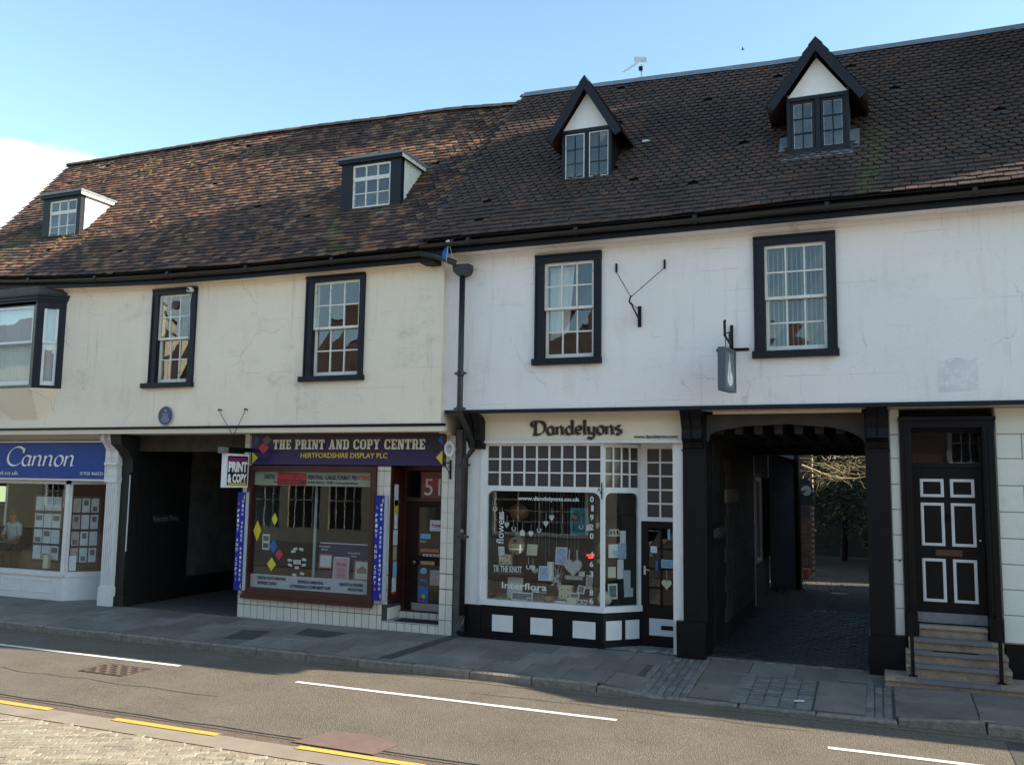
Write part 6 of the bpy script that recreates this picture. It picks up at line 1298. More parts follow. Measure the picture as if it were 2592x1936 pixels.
pict('wide cream planner board low at the left of the florist window', -5.76, -5.49, .71, 1.06, cw2, mat('pale_green_print', (.44, .48, .42), .7, (20, .1)), YG + .04); pict('wide white three-picture frame low in the florist window', -5.63, -5.26, .71, .84, cw3, kpr, YG - .08); pict('tilted photo frame right of the lower chest', -4.53, -4.41, .87, 1.0, cw3, kpr, YG, -.2); pict('pair of white photo frames below the tilted frame', -4.64, -4.48, .79, .88, cw3, kpr, YG - .03)
pict('small cream box frame at the window foot', -5.35, -5.24, .70, .77, cw2, kpr, YG - .12); pict('cream block calendar at the window foot', -4.66, -4.50, .70, .80, cw2, cw2, YG - .12); pict('white box at the window foot under the lower chest', -4.86, -4.67, .70, .75, cw3, cw3, YG - .12); pict('tall cream ribbon card behind the digits', -4.38, -4.27, .95, 1.17, cw2, mat('lace', (.36, .34, .28), .8, (40, .4))); pict('small white hanging plaque right of the wicker heart', -4.50, -4.40, 1.14, 1.22, cw3, cw3); pict('small blue-white box left of the lower chest', -5.30, -5.18, .84, .90, cw3, bpr)
tag(MB().lathe((-5.0, YG + .05, 1.04), [(.055, 0), (.055, .29), (.05, .30)], 16).build('candle', cw3), 'tall white pillar candle behind the blue-white card', 'candle'); tag(MB().lathe((-5.25, YG, 1.15), [(.025, 0), (.05, .03), (.055, .075), (.05, .075)], 14).build('bowl', mat('pale_blue_china', (.25, .33, .36), .3)), 'small pale blue bowl in the middle of the florist window', 'bowl')
tag(MB().lathe((-4.98, YG - .1, .70), [(.04, 0), (.09, .03), (.10, .07), (.08, .11), (.06, .12)], 16).build('jar', mat('brown_glass_beads', (.18, .11, .07), .4, (60, .7))), 'round brown beaded jar on the window floor', 'jar')
o = thing('twin_hearts', 'pair of silver wire hearts at the foot of the phone digits', 'ornament', (-4.4, YG - .1, .70)); 
for c in (-4.45, -4.36): MB().tube([Vector((a, YG - .12, b)) for a, b in heart_pts(c, .755, .09, .09)] + [Vector((heart_pts(c, .755, .09, .09)[0][0], YG - .12, heart_pts(c, .755, .09, .09)[0][1]))], .007, 5).build('wire_heart', mat('silver_wire', (.65, .7, .72), .25, metal=.7), o)
o = thing('aqua_frame', 'tall aqua painted frame with orange fish motif, upper right of the florist window', 'frame', (-4.5, .6, 1.8)); aq = mat('aqua_paint', (.06, .26, .28), .7, (5, .2)); frame_box(MB(), FY(.5), -4.73, -4.42, 1.78, 2.22, .05, 0, .02).build('frame', aq, o); B('panel', mat('aqua_panel', (.05, .20, .23), .8), o, FY(.52), -4.72, -4.43, 1.79, 2.21, -.01, 0); MB().prism(FY(.48), [(-4.70, 2.06), (-4.62, 2.02), (-4.60, 2.08), (-4.70, 2.12)], 0, .01).build('orange_motif', mat('coral_paint', (.45, .16, .08), .6), o)
o = thing('paper_lampshade', 'dim orange paper lampshade inside the florist window, upper left', 'lampshade', (-5.6, .7, 2.0)); MB().lathe((-5.75, .75, 1.98), [(.05, 0), (.14, .04), (.17, .12), (.14, .22), (.05, .27)], 18).build('shade', mat('orange_paper', (.25, .12, .05), .8, (4, .3)), o, smooth=True)
tag(B('box', mat('teal_grey', (.14, .20, .22), .7), None, FY(.5), -5.72, -5.58, 1.66, 1.80, -.1, 0), 'teal-grey box above the round mirror', 'box')
redg = mat('red_lamp', (.5, .01, .01), .4, emit=((1, .02, .02), 2.2)); o = thing('red_lamp_cluster', 'glowing red lamp behind the phone digits of the florist window', 'lamp', (-4.3, .3, 1.42)); 
for k, (dx, dz) in enumerate(((-.06, .02), (0, -.01), (.06, .015), (-.03, -.015), (.03, .03))): MB().lathe((-4.30 + dx, YG + .05, 1.44 + dz), [(0, 0), (.022, .008), (.022, .022), (0, .03)], 10).build('bulb', redg, o)
o = thing('gold_lantern', 'gold lantern at the right edge of the florist window', 'lantern', (-4.16, .3, 1.45)); gold = mat('dull_gold', (.35, .20, .05), .35, metal=.5); MB().box(FY(YG), -4.21, -4.12, 1.46, 1.62, -.08, 0).build('body', gold, o); MB().lathe((-4.165, YG + .04, 1.62), [(.06, 0), (.01, .06), (.02, .07)], 4).build('lid', gold, o)
tag(B('gift_tag', mat('amber_card', (.50, .28, .04), .5), None, FY(YG), -4.20, -4.11, 1.36, 1.43, 0, .01), 'amber card below the gold lantern', 'card')
o = thing('twig_bunch', 'bunch of white twigs and paper roses behind the lower chest', 'flowers', (-4.92, YG + .1, .9))
for k in range(26): a = random.uniform(0, 6.28); MB().tube([(-4.88, YG + .1, .9), (-4.88 + .05 * math.cos(a), YG + .1 + .04 * math.sin(a), 1.08), (-4.88 + random.uniform(-.14, .12), YG + .1, random.uniform(1.15, 1.34))], .003, 4).build('twig', cw3, o) if k < 14 else MB().lathe((-4.93 + random.gauss(0, .05), YG + .05 + random.gauss(0, .03), 1.03 + random.gauss(0, .04)), [(0, 0), (.022, .01), (.02, .03), (0, .035)], 7).build('paper_rose', cw3, o)
o = thing('beaded_curtain', 'thin strings of glass beads hanging deep in the florist window', 'bead strings', (-5.0, .8, 1.2)); 
for k in range(14): MB().tube([(-5.45 + k * .065, .75, 2.48), (-5.45 + k * .065, .75, random.uniform(1.1, 1.7))], .0035, 4).build('bead_string', mat('glass_beads', (.30, .30, .28), .3), o)
B('display_board_mark', wick, None, FY(YG + .02), -4.74, -4.44, 1.08, 1.14, -.05, 0); o = bpy.data.objects['display_board_mark']; o.name = 'wicker_shelf'; tag(o, 'pale wicker shelf under the large wicker heart', 'shelf')
# splay goods
gsp = lambda n: None
def sp(name, label, cat, m_, a0, a1, z0, z1, n=-.10): return tag(B(name, m_, None, fd, a0, a1, z0, z1, n, n + .012), label, cat)
o = sp('picture_card', 'white card with a heart wreath in the angled florist window', 'picture', cw3, .15, .32, 1.46, 1.67); MB().prism(fd, heart_pts(.28, 1.53, .13, .12), -.085, -.075).build('heart', lb, o)
sp('picture_card', 'lilac photo card beside the heart wreath card', 'picture', bpr, .33, .47, 1.44, 1.69); sp('picture_card', 'tilted cream card hanging midway in the angled florist window', 'picture', cw2, .14, .28, 1.15, 1.32); sp('ribbon_card', 'long white ribbon hanging in the angled florist window', 'ribbon', cw3, .31, .42, 1.13, 1.43)
sp('notice', 'tall white notice low at the right of the angled window', 'notice', mat('pale_grey_card', (.38, .42, .45), .7), .43, .55, .98, 1.26); sp('notice', 'square pale notice under the tall white notice', 'notice', mat('pale_grey_card', (.38, .42, .45), .7), .45, .61, .84, .98, -.12); o = sp('picture_card', 'white photo frame above the pale round vase', 'picture', cw3, .14, .31, .82, 1.06); B('print', kpr, o, fd, .165, .285, .85, 1.03, -.088, -.085)
o = thing('hoop_ornaments', 'white hoops on a small shelf near the top of the angled window', 'ornament', fd.P(.25, 1.85, -.1)); B('shelf', cw3, o, fd, .15, .36, 1.80, 1.81, -.14, -.06)
for a in (.19, .25, .31): MB().tube([fd.P(a + .03 * math.sin(t), 1.86 + .045 * math.cos(t), -.09) for t in [i * .7 for i in range(10)]], .007, 5).build('hoop', cw3, o)
sp('gift_tag', 'white tag beside the hoops in the angled window', 'tag', cw3, .36, .46, 1.68, 1.88); tag(MB().lathe(fd.P(.12, .72, -.16), [(.05, 0), (.11, .05), (.12, .12), (.08, .20), (.04, .22)], 18).build('vase', mat('pale_green_china', (.38, .40, .32), .4), smooth=True), 'pale round vase at the foot of the angled florist window', 'vase')
hd_ = thing('door_heart', 'cream wooden heart hanging on the glazed black shop door', 'heart', (-3.12, .47, 1.0)); MB().prism(FY(.46), heart_pts(-3.12, 1.075, .16, .17), 0, .012).build('heart', cw2, hd_); MB().tube([(-3.12, .455, 1.13), (-3.12, .455, 1.28)], .003, 4).build('string', cw3, hd_)
o = stk('notice', 'light blue handwritten notice on the glazed black shop door', lb, -3.215, -3.03, 1.32, 1.45, .49, 'notice')
for k in range(4): B('text_line', blv, o, FY(.486), -3.20, -3.05 - .012 * (k % 3), 1.345 + k * .024, 1.350 + k * .024, 0, .001)
stk('notice', 'small white square notice on the glazed black shop door', ws, -3.385, -3.28, 1.545, 1.65, .49, 'notice'); stk('sticker', 'dark blue vertical sticker beside the light blue notice', blv, -3.305, -3.265, 1.27, 1.43, .49); stk('notice', 'narrow white-blue strip at the top right of the glazed black door', lb, -3.11, -3.07, 1.77, 1.92, .49, 'notice'); stk('sticker', 'tiny green sticker under the small white square notice', mat('green_vinyl', (.05, .22, .14), .5), -3.40, -3.35, 1.49, 1.53, .49)
bk = thing('wall_hook', 'small black iron hook on the white mullion above the big florist pane', 'hook', (-4.04, -.1, 2.4)); MB().tube([(-4.04, -.02, 2.38), (-4.04, -.03, 2.64)], .010, 6).tube([(-4.04, -.03, 2.45), (-4.04, -.20, 2.55), (-4.05, -.22, 2.50)], .007, 6).build('hook', black, bk)

# ------------------------------------------------------------------ carriage arch
AR = thing('carriage_arch', 'black timber carriage archway with curved head through the white building', 'archway', (-1.3, 0, .08))
B('left_post', black, AR, f0, -2.755, -2.40, .6, 3.735, -.5, .05, .004); B('right_post', black, AR, f0, -.17, .145, .6, 3.735, -.5, .05, .004)
B('left_plinth', black, AR, f0, -2.85, -2.42, .06, .61, -.5, .12, .006); B('right_plinth', black, AR, f0, -.19, .285, .06, .61, -.5, .10, .006)
B('post_band', black, AR, f0, -2.77, -2.385, 3.13, 3.16, -.3, .065); B('post_band', black, AR, f0, -.18, .155, 3.13, 3.16, -.3, .065)
bracket('b', -2.74, -2.44, AR, black); bracket('b', -.14, .13, AR, black)
arc = [(-2.40, 3.28), (-2.36, 3.38), (-2.25, 3.44), (-1.84, 3.51), (-1.21, 3.535), (-.60, 3.48), (-.32, 3.40), (-.19, 3.30), (-.17, 3.24)]
mb = MB()
for n0 in (-.15, -.02): pass
for (a, b), (c, d) in zip(arc, arc[1:]): mb.prism(f0, [(a, b), (c, d), (c, 3.69), (a, 3.69)], -.16, .0)
mb.build('arched_spandrel', mat('dark_brown_spandrel', (.030, .026, .025), .7, (4, .4), (8, .5)), AR)
B('pale_strip', cream2, AR, f0, -2.30, -.2, 3.69, 3.735, -.16, .02)
MB().poly([(-6.6, YRW, 3.738), (3.3, YRW, 3.738), (3.3, .35, 3.738), (-6.6, .35, 3.738)]).build('jetty_soffit', cream2, wb)
# passage through the building
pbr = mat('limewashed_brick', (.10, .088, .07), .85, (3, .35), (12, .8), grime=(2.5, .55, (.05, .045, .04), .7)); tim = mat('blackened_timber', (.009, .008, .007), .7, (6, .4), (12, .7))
xl = XF(-2.46)
tl = B('timber_side', tim, AR, xl, .5, 1.95, .08, 3.6, -.1, .0)
for k in range(5): B('stud', tim, tl, xl, .55 + k * .29, .66 + k * .29, 2.5, 3.5, 0, .03)
nb = B('name_board', black, AR, xl, .62, 1.85, 1.70, 2.02, .0, .03); text('WATER ROW', 'lettering', mat('worn_grey_lettering', (.25, .25, .25), .6), nb, xl, .72, 1.72, 1.78, 1.94, n=.033)
pl = []; 
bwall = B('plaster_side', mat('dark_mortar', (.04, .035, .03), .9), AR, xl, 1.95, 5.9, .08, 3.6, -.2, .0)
bp_ = [cuboid(.44, .24, .02, .006, .004) for _ in range(3)]
for j in range(11):
    for i in range(9):
        y = 2.18 + i * .455 + (j % 2) * .22; z = .45 + j * .25
        if y > 5.8: continue
        pl.append((Matrix(((0, 0, 1, -2.46), (1, 0, 0, y), (0, 1, 0, z), (0, 0, 0, 1))), random.randrange(3)))
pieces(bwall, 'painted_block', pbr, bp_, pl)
B('window_ledge_light', mat('buff_board', (.30, .23, .17), .8, (4, .2)), AR, xl, 1.98, 3.4, 2.33, 2.55, .02, .04)
B('right_side', tim, AR, Fr((-.12, 0, 0), (0, -1, 0), (0, 0, 1)), -5.9, -.5, .08, 3.6, -.1, 0)
for k in range(8): B('ceiling_joist', tim, AR, Fr((0, 0, 3.40), (1, 0, 0), (0, 1, 0)), -2.3 + k * .29, -2.18 + k * .29, .2, 5.9, 0, .16)
MB().poly([(-2.6, .16, 3.57), (0, .16, 3.57), (0, 5.95, 3.57), (-2.6, 5.95, 3.57)]).build('ceiling', tim, AR)
B('rear_beam', tim, AR, FY(5.95), -2.5, -.1, 3.27, 3.6, -.2, 0); B('cross_beam', tim, AR, FY(3.2), -2.5, -.1, 3.38, 3.56, -.2, 0)
# yard behind
yard = B('yard', mat('earthy_yard', (.05, .040, .028), .9, (1.5, .35), (20, .6)), None, Fr((0, 0, .07), (1, 0, 0), (0, 1, 0)), -12, 12, 6.1, 40, -.05, .0); yard['kind'] = 'structure'
cobl = []; cp = [cuboid(.19, .12, .02, .008, .005) for _ in range(3)]
for i in range(12):
    for j in range(46): cobl.append((Matrix.Translation((-2.36 + i * .195 + (j % 2) * .09, .35 + j * .13, .066)) @ Matrix.Rotation(random.uniform(-.05, .05), 4, 'Y') @ Matrix.Rotation(random.uniform(-.04, .04), 4, 'Z'), random.randrange(3)))
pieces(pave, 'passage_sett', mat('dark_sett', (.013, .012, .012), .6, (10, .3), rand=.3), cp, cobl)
for x0, x1, y in ((-1.30, -.87, 6.12), (-1.16, -.76, 9.5)): tag(B('drain_cover', mat('pale_metal_cover', (.35, .35, .34), .4, metal=.3), None, Fr((0, 0, .075), (1, 0, 0), (0, 1, 0)), x0, x1, y - .12, y + .12, 0, .008), ('nearer' if y < 8 else 'farther') + ' pale drain cover in the ground beyond the archway', 'drain cover')
rw = thing('rear_wing', 'pale rendered rear wing with dark windows beyond the left side of the archway', 'building', (-4.5, 8, .07))
B('wall', mat('grey_render', (.10, .095, .085), .85, (2, .2)), rw, XF(-2.62), 6.3, 10.0, .07, 3.6, -2.5, 0); B('end_wall', mat('blue_grey_render', (.10, .13, .18), .8, (3, .15)), rw, FY(10.0), -2.60, -1.98, .07, 3.4, -.3, 0)
for y in (7.0, 8.8): w_ = frame_box(MB(), XF(-2.60), y, y + .9, .9, 2.8, .08, 0, .05).build('window', wold if y < 8 else black, rw); B('pane', dkg, w_, XF(-2.60), y + .05, y + .85, .95, 2.75, 0, .01)
MB().tube([(-1.92, 9.95, .1), (-1.92, 9.95, 3.4)], .05, 8).build('downpipe', black, rw); MB().strip([(-2.7, 6.3, 3.5), (-2.7, 10.3, 3.5)], [(-1.9, 6.3, 3.25), (-1.9, 10.3, 3.25)]).build('eaves', black, rw); B('corner_board', black, rw, FY(10.0), -1.98, -1.86, .07, 3.4, -.3, .02)
bp2 = B('brick_pier', mat('sunlit_pier_joint', (.25, .2, .16), .9), None, FY(13.6), -2.25, -1.78, .05, 4.6, -.4, 0); tag(bp2, 'old red brick pier standing in the yard beyond the archway', 'pier')
pl = []; bq = [cuboid(.215, .065, .018, .004, .004) for _ in range(3)]
for j in range(58):
    for i in range(3): 
        x = -2.22 + i * .225 + (j % 2) * .1
        if x < -1.85: pl.append((Matrix(((1, 0, 0, x + .04), (0, 0, -1, 13.6), (0, 1, 0, .15 + j * .077), (0, 0, 0, 1))), random.randrange(3)))
pieces(bp2, 'brick', mat('old_brick', (.085, .05, .038), .85, (12, .3), rand=.35), bq, pl)
sg = thing('projecting_sign', 'dark round-topped sign board with a pale disc, in front of the brick pier', 'sign', (-1.85, 11.2, 2.1)); f11 = FY(11.2)
MB().prism(f11, [(-2.05, 2.12), (-1.60, 2.12), (-1.62, 2.62)] + [(-1.84 + .21 * math.cos(a), 2.62 + .20 * math.sin(a)) for a in [math.pi * i / 10 for i in range(11)]] + [(-2.05, 2.62)], -.05, 0).build('board', mat('dark_sign_face', (.035, .035, .035), .6, (6, .2)), sg)
MB().lathe((-1.78, 11.19, 2.50), [(.13, 0), (.13, .012)], 24, (0, -1, 0)).build('disc', mat('pale_cream_disc', (.60, .58, .48), .5), sg); MB().prism(FY(11.17), [(-2.0, 2.42), (-1.93, 2.38), (-1.78, 2.50), (-1.76, 2.53), (-1.88, 2.50)], 0, .01).build('blue_pointer', mat('blue_pointer', (.05, .06, .16), .5), sg)
B('lower_plate', mat('grey_plate', (.08, .075, .07), .7, (8, .3)), sg, FY(11.2), -2.02, -1.70, 1.80, 2.08, -.04, 0)
tag(MB().lathe((-1.95, 12.6, .07), [(.10, 0), (.15, .24), (.16, .28), (.14, .28)], 14).build('flower_pot', mat('terracotta', (.16, .05, .035), .8)), 'terracotta pot at the foot of the brick pier beyond the arch', 'pot')
# unseen brick masses added right of the yard, out of the lens, to shade it
rwg = thing('shade_wing', 'unseen brick wing added on the right to shade the yard beyond the archway', 'building', (2.5, 9, .07)); B('wall', brick, rwg, FY(6.3), .25, 5, .07, 5.4, -5.4, 0); MB().prism(Fr((.2, 6.3, 0), (0, 1, 0), (0, 0, 1)), [(0, 5.4), (5.4, 5.4), (2.7, 7.2)], 0, 4.9).build('roof', rooft, rwg)
ob = thing('shade_block', 'unseen brick block added right of the yard behind the wing to shade the trees', 'outbuilding', (3.5, 17, .07)); B('wall', brick, ob, FY(13.3), 2.0, 5.5, .07, 4.5, -7.5, 0); B('roof', rooft, ob, FY(13.2), 1.9, 5.6, 4.5, 4.65, -7.7, 0)
# foliage
leafm = bpy.data.materials.new('leaves'); leafm.use_nodes = True; t_ = leafm.node_tree; b_ = t_.nodes['Principled BSDF']; g_ = t_.nodes.new('ShaderNodeNewGeometry'); rp = t_.nodes.new('ShaderNodeValToRGB'); t_.links.new(g_.outputs['Random Per Island'], rp.inputs[0]); t_.links.new(rp.outputs[0], b_.inputs['Base Color'])
rp.color_ramp.elements[0].color = (.008, .016, .005, 1); rp.color_ramp.elements[1].color = (.045, .065, .014, 1); b_.inputs['Roughness'].default_value = .6
def leaves(mb, c, rad, n, s=.05):
    for _ in range(n):
        d = Vector((random.gauss(0, 1), random.gauss(0, 1), random.gauss(0, 1))).normalized() * random.uniform(.5, 1.0); p = Vector(c) + Vector((d.x * rad[0], d.y * rad[1], d.z * rad[2]))
        a = Vector((random.uniform(-1, 1), random.uniform(-1, 1), random.uniform(-.5, .5))).normalized() * s; b = a.cross(Vector((random.uniform(-1, 1), random.uniform(-1, 1), 1))).normalized() * s * .6
        mb.poly([p - a, p - b, p + a, p + b])
def tree(label, x, y, h, rad, n, name='tree', cat='tree'):
    o = thing(name, label, cat, (x, y, .07)); MB().tube([(x, y, .05), (x + .1, y, h * .4), (x - .05, y + .1, h * .8)], [.13, .09, .04], 8).build('trunk', wood_dark, o)
    mb = MB()
    for k in range(14): leaves(mb, (x + random.uniform(-1, 1) * rad * .7, y + random.uniform(-1, 1) * rad * .5, h * random.uniform(.25, 1.0)), (rad * .5, rad * .5, rad * .45), n // 14, .07)
    mb.build('crown', leafm, o)
tree('dark leafy tree behind the yard, left of the archway view', -2.6, 17.5, 4.6, 1.8, 3500); tree('dark leafy tree filling the right of the archway view', -.2, 17.0, 5.0, 1.9, 3800); tree('dense evergreen behind the bare vine beyond the arch', -1.2, 19.5, 5.5, 2.4, 3800)
tree('leafy shrub hanging at the right edge of the archway view', -.15, 13.0, 3.3, .38, 900, 'shrub', 'shrub')
tag(B('garden_wall', mat('dark_garden_wall', (.03, .03, .025), .9, (3, .3)), None, FY(21.5), -9, 6, .05, 5.2, -.3, 0), 'high dark garden wall behind the trees beyond the arch', 'wall')
vn = thing('bare_vine', 'tangle of bare sunlit vine stems across the top of the archway view', 'vine', (-1.0, 12.6, 3.0)); vm = mat('pale_vine_bark', (.55, .42, .22), .8, (10, .3)); mb = MB()
for k in range(70):
    x = random.uniform(-1.75, -.2); z = random.gauss(3.12, .16); a = random.uniform(-.6, .6) + (math.pi if random.random() < .5 else 0); p = [Vector((x, 12.6 + random.uniform(-.3, .3), z))]
    for s_ in range(6): a += random.uniform(-.6, .6); p.append(p[-1] + Vector((math.cos(a) * .10, random.uniform(-.03, .03), math.sin(a) * .07 - .01)))
    mb.tube(p, [.010 - .001 * i for i in range(7)], 4, False)
mb.build('twigs', vm, vn, kind='stuff'); MB().tube([(-2.0, 12.8, 3.2), (-1.5, 12.7, 3.0), (-1.1, 12.6, 2.86), (-.6, 12.6, 2.84), (-.1, 12.6, 2.95)], [.03, .025, .022, .02, .015], 6).build('main_stem', vm, vn)
tag(MB().tube([(-2.6, 9, 2.6), (-1.9, 10.5, 2.62), (-1.2, 12, 2.80), (.5, 12.5, 2.78)], .006, 5).build('overhead_cable', black), 'thin cable strung across the yard beyond the arch', 'cable')
mb = MB()
for k in range(420): x = random.choice((-2.3, -2.2, -1.9, -1.1)) + random.gauss(0, .18); y = random.choice((8.6, 9.8, 11, 12)) + random.gauss(0, .5); p = Vector((x, y, .07)); d = Vector((random.gauss(0, .04), random.gauss(0, .04), random.uniform(.02, .09))); mb.poly([p + Vector((-.008, 0, 0)), p + Vector((.008, 0, 0)), p + d])
tag(mb.build('weeds', leafm, kind='stuff'), 'low green weeds along the yard edge beyond the archway', 'weeds')

# ------------------------------------------------------------------ right end: rusticated wall, black door, steps
HR = thing('panelled_doorway', 'tall black panelled door with white mouldings in a black surround above the steps', 'doorway', (.87, 0, .9))
f0b = f0
bj = mat('block_joint', (.32, .30, .26), .9); blk = []; bpro = []; rwl = B('block_wall', bj, wb, f0, 1.46, 3.35, .6, 3.74, -.3, -.012); rwl2 = B('block_wall', bj, wb, f0, .145, .285, .6, 3.74, -.3, -.012)
def wblock(par, x0, x1, z0, z1):
    g = .006; w_, h_ = x1 - x0 - 2 * g, z1 - z0 - 2 * g; v, f = cuboid(w_, h_, .012, .005); me = slab_mesh((v, [], f), 'stone_block', whitew); o = bpy.data.objects.new('stone_block', me); COL.objects.link(o); o.parent = par
    p = Vector(((x0 + x1) / 2, .010 - .0, (z0 + z1) / 2)) - W[par.name]; o.matrix_local = Matrix(((1, 0, 0, p.x), (0, 0, -1, p.y), (0, 1, 0, p.z), (0, 0, 0, 1)))
zs_ = [.62, .98, 1.31, 1.64, 1.98, 2.33, 2.68, 3.04, 3.37, 3.73]
for j, (a, b) in enumerate(zip(zs_, zs_[1:])):
    wblock(rwl2, .15, .28, a, b); xs_ = [1.47, 1.78 if j % 2 else 2.3, 2.6 if j % 2 else 3.3, 3.3]; xs_ = sorted(set(xs_))
    for c, d in zip(xs_, xs_[1:]): wblock(rwl, c, d, a, b)
B('black_plinth', black, wb, f0, 1.48, 3.35, .06, .61, -.3, .015); B('black_plinth', black, wb, f0, .28, .40, .06, .61, -.3, .0)
tag(MB().lathe((.235, -.012, 1.63), [(.012, 0), (.012, .01)], 10, (0, -1, 0)).build('bell_push', black), 'small black bell push on the white blocks left of the panelled door', 'bell push')
B('pilaster', black, HR, f0, .285, .43, .92, 3.46, -.2, .05); B('pilaster', black, HR, f0, 1.31, 1.455, .92, 3.46, -.2, .05)
for x in (.30, .35, 1.33, 1.38): B('reed', black, HR, f0, x, x + .025, .95, 3.44, .05, .065)
B('pilaster_base', black, HR, f0, .275, .44, .62, .925, -.2, .075); B('pilaster_base', black, HR, f0, 1.30, 1.465, .60, .925, -.2, .075)
B('head', black, HR, f0, .28, 1.46, 3.46, 3.56, -.2, .055); B('head_moulding', black, HR, f0, .265, 1.475, 3.56, 3.61, -.2, .10)
dr2 = FY(.2); B('jamb', black, HR, XF(.435), .0, .3, .93, 3.46, -.01, 0); B('jamb', black, HR, XF(1.315), .0, .3, .93, 3.46, -.01, 0)
B('transom_rail', black, HR, dr2, .43, 1.31, 2.92, 2.98, -.05, .03); B('fanlight_head', black, HR, dr2, .43, 1.31, 3.40, 3.47, -.05, .02)
MB().poly([dr2.P(.43, 2.98, -.01), dr2.P(1.31, 2.98, -.01), dr2.P(1.31, 3.40, -.01), dr2.P(.43, 3.40, -.01)]).build('fanlight_pane', sglass, HR); open_box(FY(.3), .43, 1.31, 2.9, 3.46, .6).build('dark_interior', room, HR)
leaf = B('door', black, HR, dr2, .435, 1.31, .935, 2.92, -.05, 0)
for x0, x1, z0, z1 in ((.53, .83, 2.51, 2.76), (.91, 1.21, 2.51, 2.76), (.53, .825, 1.84, 2.43), (.91, 1.21, 1.84, 2.43), (.525, .82, 1.08, 1.665), (.91, 1.205, 1.08, 1.665)):
    m_ = frame_box(MB(), dr2, x0, x1, z0, z1, .038, 0, .014); frame_box(m_, dr2, x0 + .012, x1 - .012, z0 + .012, z1 - .012, .012, .014, .020); m_ = m_.build('white_moulding', wpaint, leaf); B('panel', black, leaf, dr2, x0 + .038, x1 - .038, z0 + .038, z1 - .038, 0, .004)
B('letter_plate', mat('dull_bronze', (.09, .055, .04), .4, metal=.5), leaf, dr2, .70, 1.03, 1.705, 1.79, 0, .01); kn = MB().tube([(.87 + .032 * math.sin(t), .17, 2.22 + .04 * math.cos(t)) for t in [i * .7 for i in range(10)]], .009, 6).build('knocker', black, leaf); MB().lathe((.87, .2, 2.27), [(.03, 0), (.035, .02), (.0, .045)], 10, (0, -1, 0)).build('knocker_boss', black, leaf); MB().lathe((1.255, .2, 1.93), [(.014, 0), (.014, .01)], 10, (0, -1, 0)).build('keyhole', mat('steel', (.5, .5, .5), .3, metal=.9), leaf)
B('worn_edge', wpaint, HR, XF(1.312), .10, .108, 1.1, 3.25, -.004, -.002)
B('sill', mat('grey_stone_step', (.20, .20, .20), .7, (6, .2)), HR, FY(.16), .44, 1.30, .80, .935, -.15, .0)
ST = thing('entrance_steps', 'worn sandstone steps with hazard-taped treads up to the panelled black door', 'steps', (.87, -.3, .08))
sand = mat('worn_sandstone', (.27, .205, .16), .8, (5, .25), (25, .7, .02), grime=(9, .55, (.13, .11, .10), .7)); tread = mat('grey_tread_strip', (.14, .14, .16), .7, (10, .1)); hzy = mat('yellow_hazard_tape', (.42, .33, .07), .6, (30, .3)); 
top_ = Fr((0, 0, 0), (1, 0, 0), (0, 1, 0))
SP = [(.0, 2.8, .17, -.62), (.27, 1.50, .33, -.44), (.27, 1.48, .48, -.30), (.31, 1.45, .63, -.18), (.45, 1.28, .79, -.05)]
for k, (x0, x1, z, y) in enumerate(SP):
    zb = .0 if k == 0 else SP[k - 1][2] + .001
    st = MB().box(top_, x0, x1, y + .045, .12, zb, z - .055, .003).box(top_, x0 - .0, x1 + .0, y + .012, .12, z - .055, z - .012, .003).box(top_, x0, x1, y, .12, z - .045, z, .004).build('step', sand, ST)
    a, b = (.375, 1.345) if k < 3 else ((.42, 1.31) if k == 3 else (.46, 1.27))
    if k < 4:
        ts = MB().box(top_, a, b, y - .008, y + .10, z, z + .006).box(top_, a, b, y - .010, y - .0005, z - .045, z + .006).build('tread_strip', tread, st)
        if k < 3:
            for q in range(10): xx = a + .02 + q * (b - a - .04) / 10; MB().poly([(xx, y + .075, z + .0085), (xx + .055, y + .075, z + .0085), (xx + .085, y + .098, z + .0085), (xx + .03, y + .098, z + .0085)]).build('hazard_stripe', hzy, st)
B('worn_mat', mat('brown_mat', (.09, .065, .045), .95, (30, .3)), ST, top_, .6, 1.15, -.295, -.20, .481, .486)
B('side_kerb', sand, ST, top_, 1.5, 2.8, -.40, .0, .0, .10)
for x in (.345, 1.375):
    r_ = thing('boot_rail', ('left' if x < 1 else 'right') + ' thin black iron post standing on the bottom sandstone step', 'iron post', (x, -.43, .17), 'iron posts flanking the steps')
    B('post', black, r_, FY(-.43), x - .022, x + .022, .18, .98, -.022, .022); B('foot', black, r_, FY(-.43), x - .05, x + .05, .17, .185, -.04, .04); MB().tube([(x, -.43, .96), (x, -.2, .97), (x, -.02, .96)], .014, 6).build('arm', black, r_)

# ------------------------------------------------------------------ wall ironwork and hanging sign
YW = YRW
ib = thing('sign_bracket', 'empty black iron sign bracket with stay wires on the white wall between the sash windows', 'bracket', (-3.3, YW, 5.03))
B('back_plate', black, ib, FY(YW), -3.355, -3.305, 5.02, 5.34, 0, .03); MB().tube([(-3.33, YW - .03, 5.12), (-3.34, YW - .5, 5.30)], .013, 6).tube([(-3.33, YW - .03, 5.28), (-3.34, YW - .5, 5.30)], .006, 5).build('arm', black, ib)
MB().tube([(-3.34, YW - .50, 5.28), (-3.36, YW - .52, 5.32), (-3.35, YW - .51, 5.37), (-3.34, YW - .50, 5.41)], .014, 6).build('end_hook', black, ib)
for x, z in ((-3.70, 6.0), (-2.94, 6.0)):
    B('wall_plate', black, ib, FY(YW), x - .013, x + .013, z - .10, z + .04, 0, .03); MB().tube([(x, YW - .03, z - .09), (-3.34, YW - .50, 5.39)], .006, 5).build('stay_wire', black, ib)
hg = thing('hanging_sign', 'narrow slate-blue hanging sign with a white teardrop emblem on the white wall', 'hanging sign', (-1.92, YW - .3, 3.95))
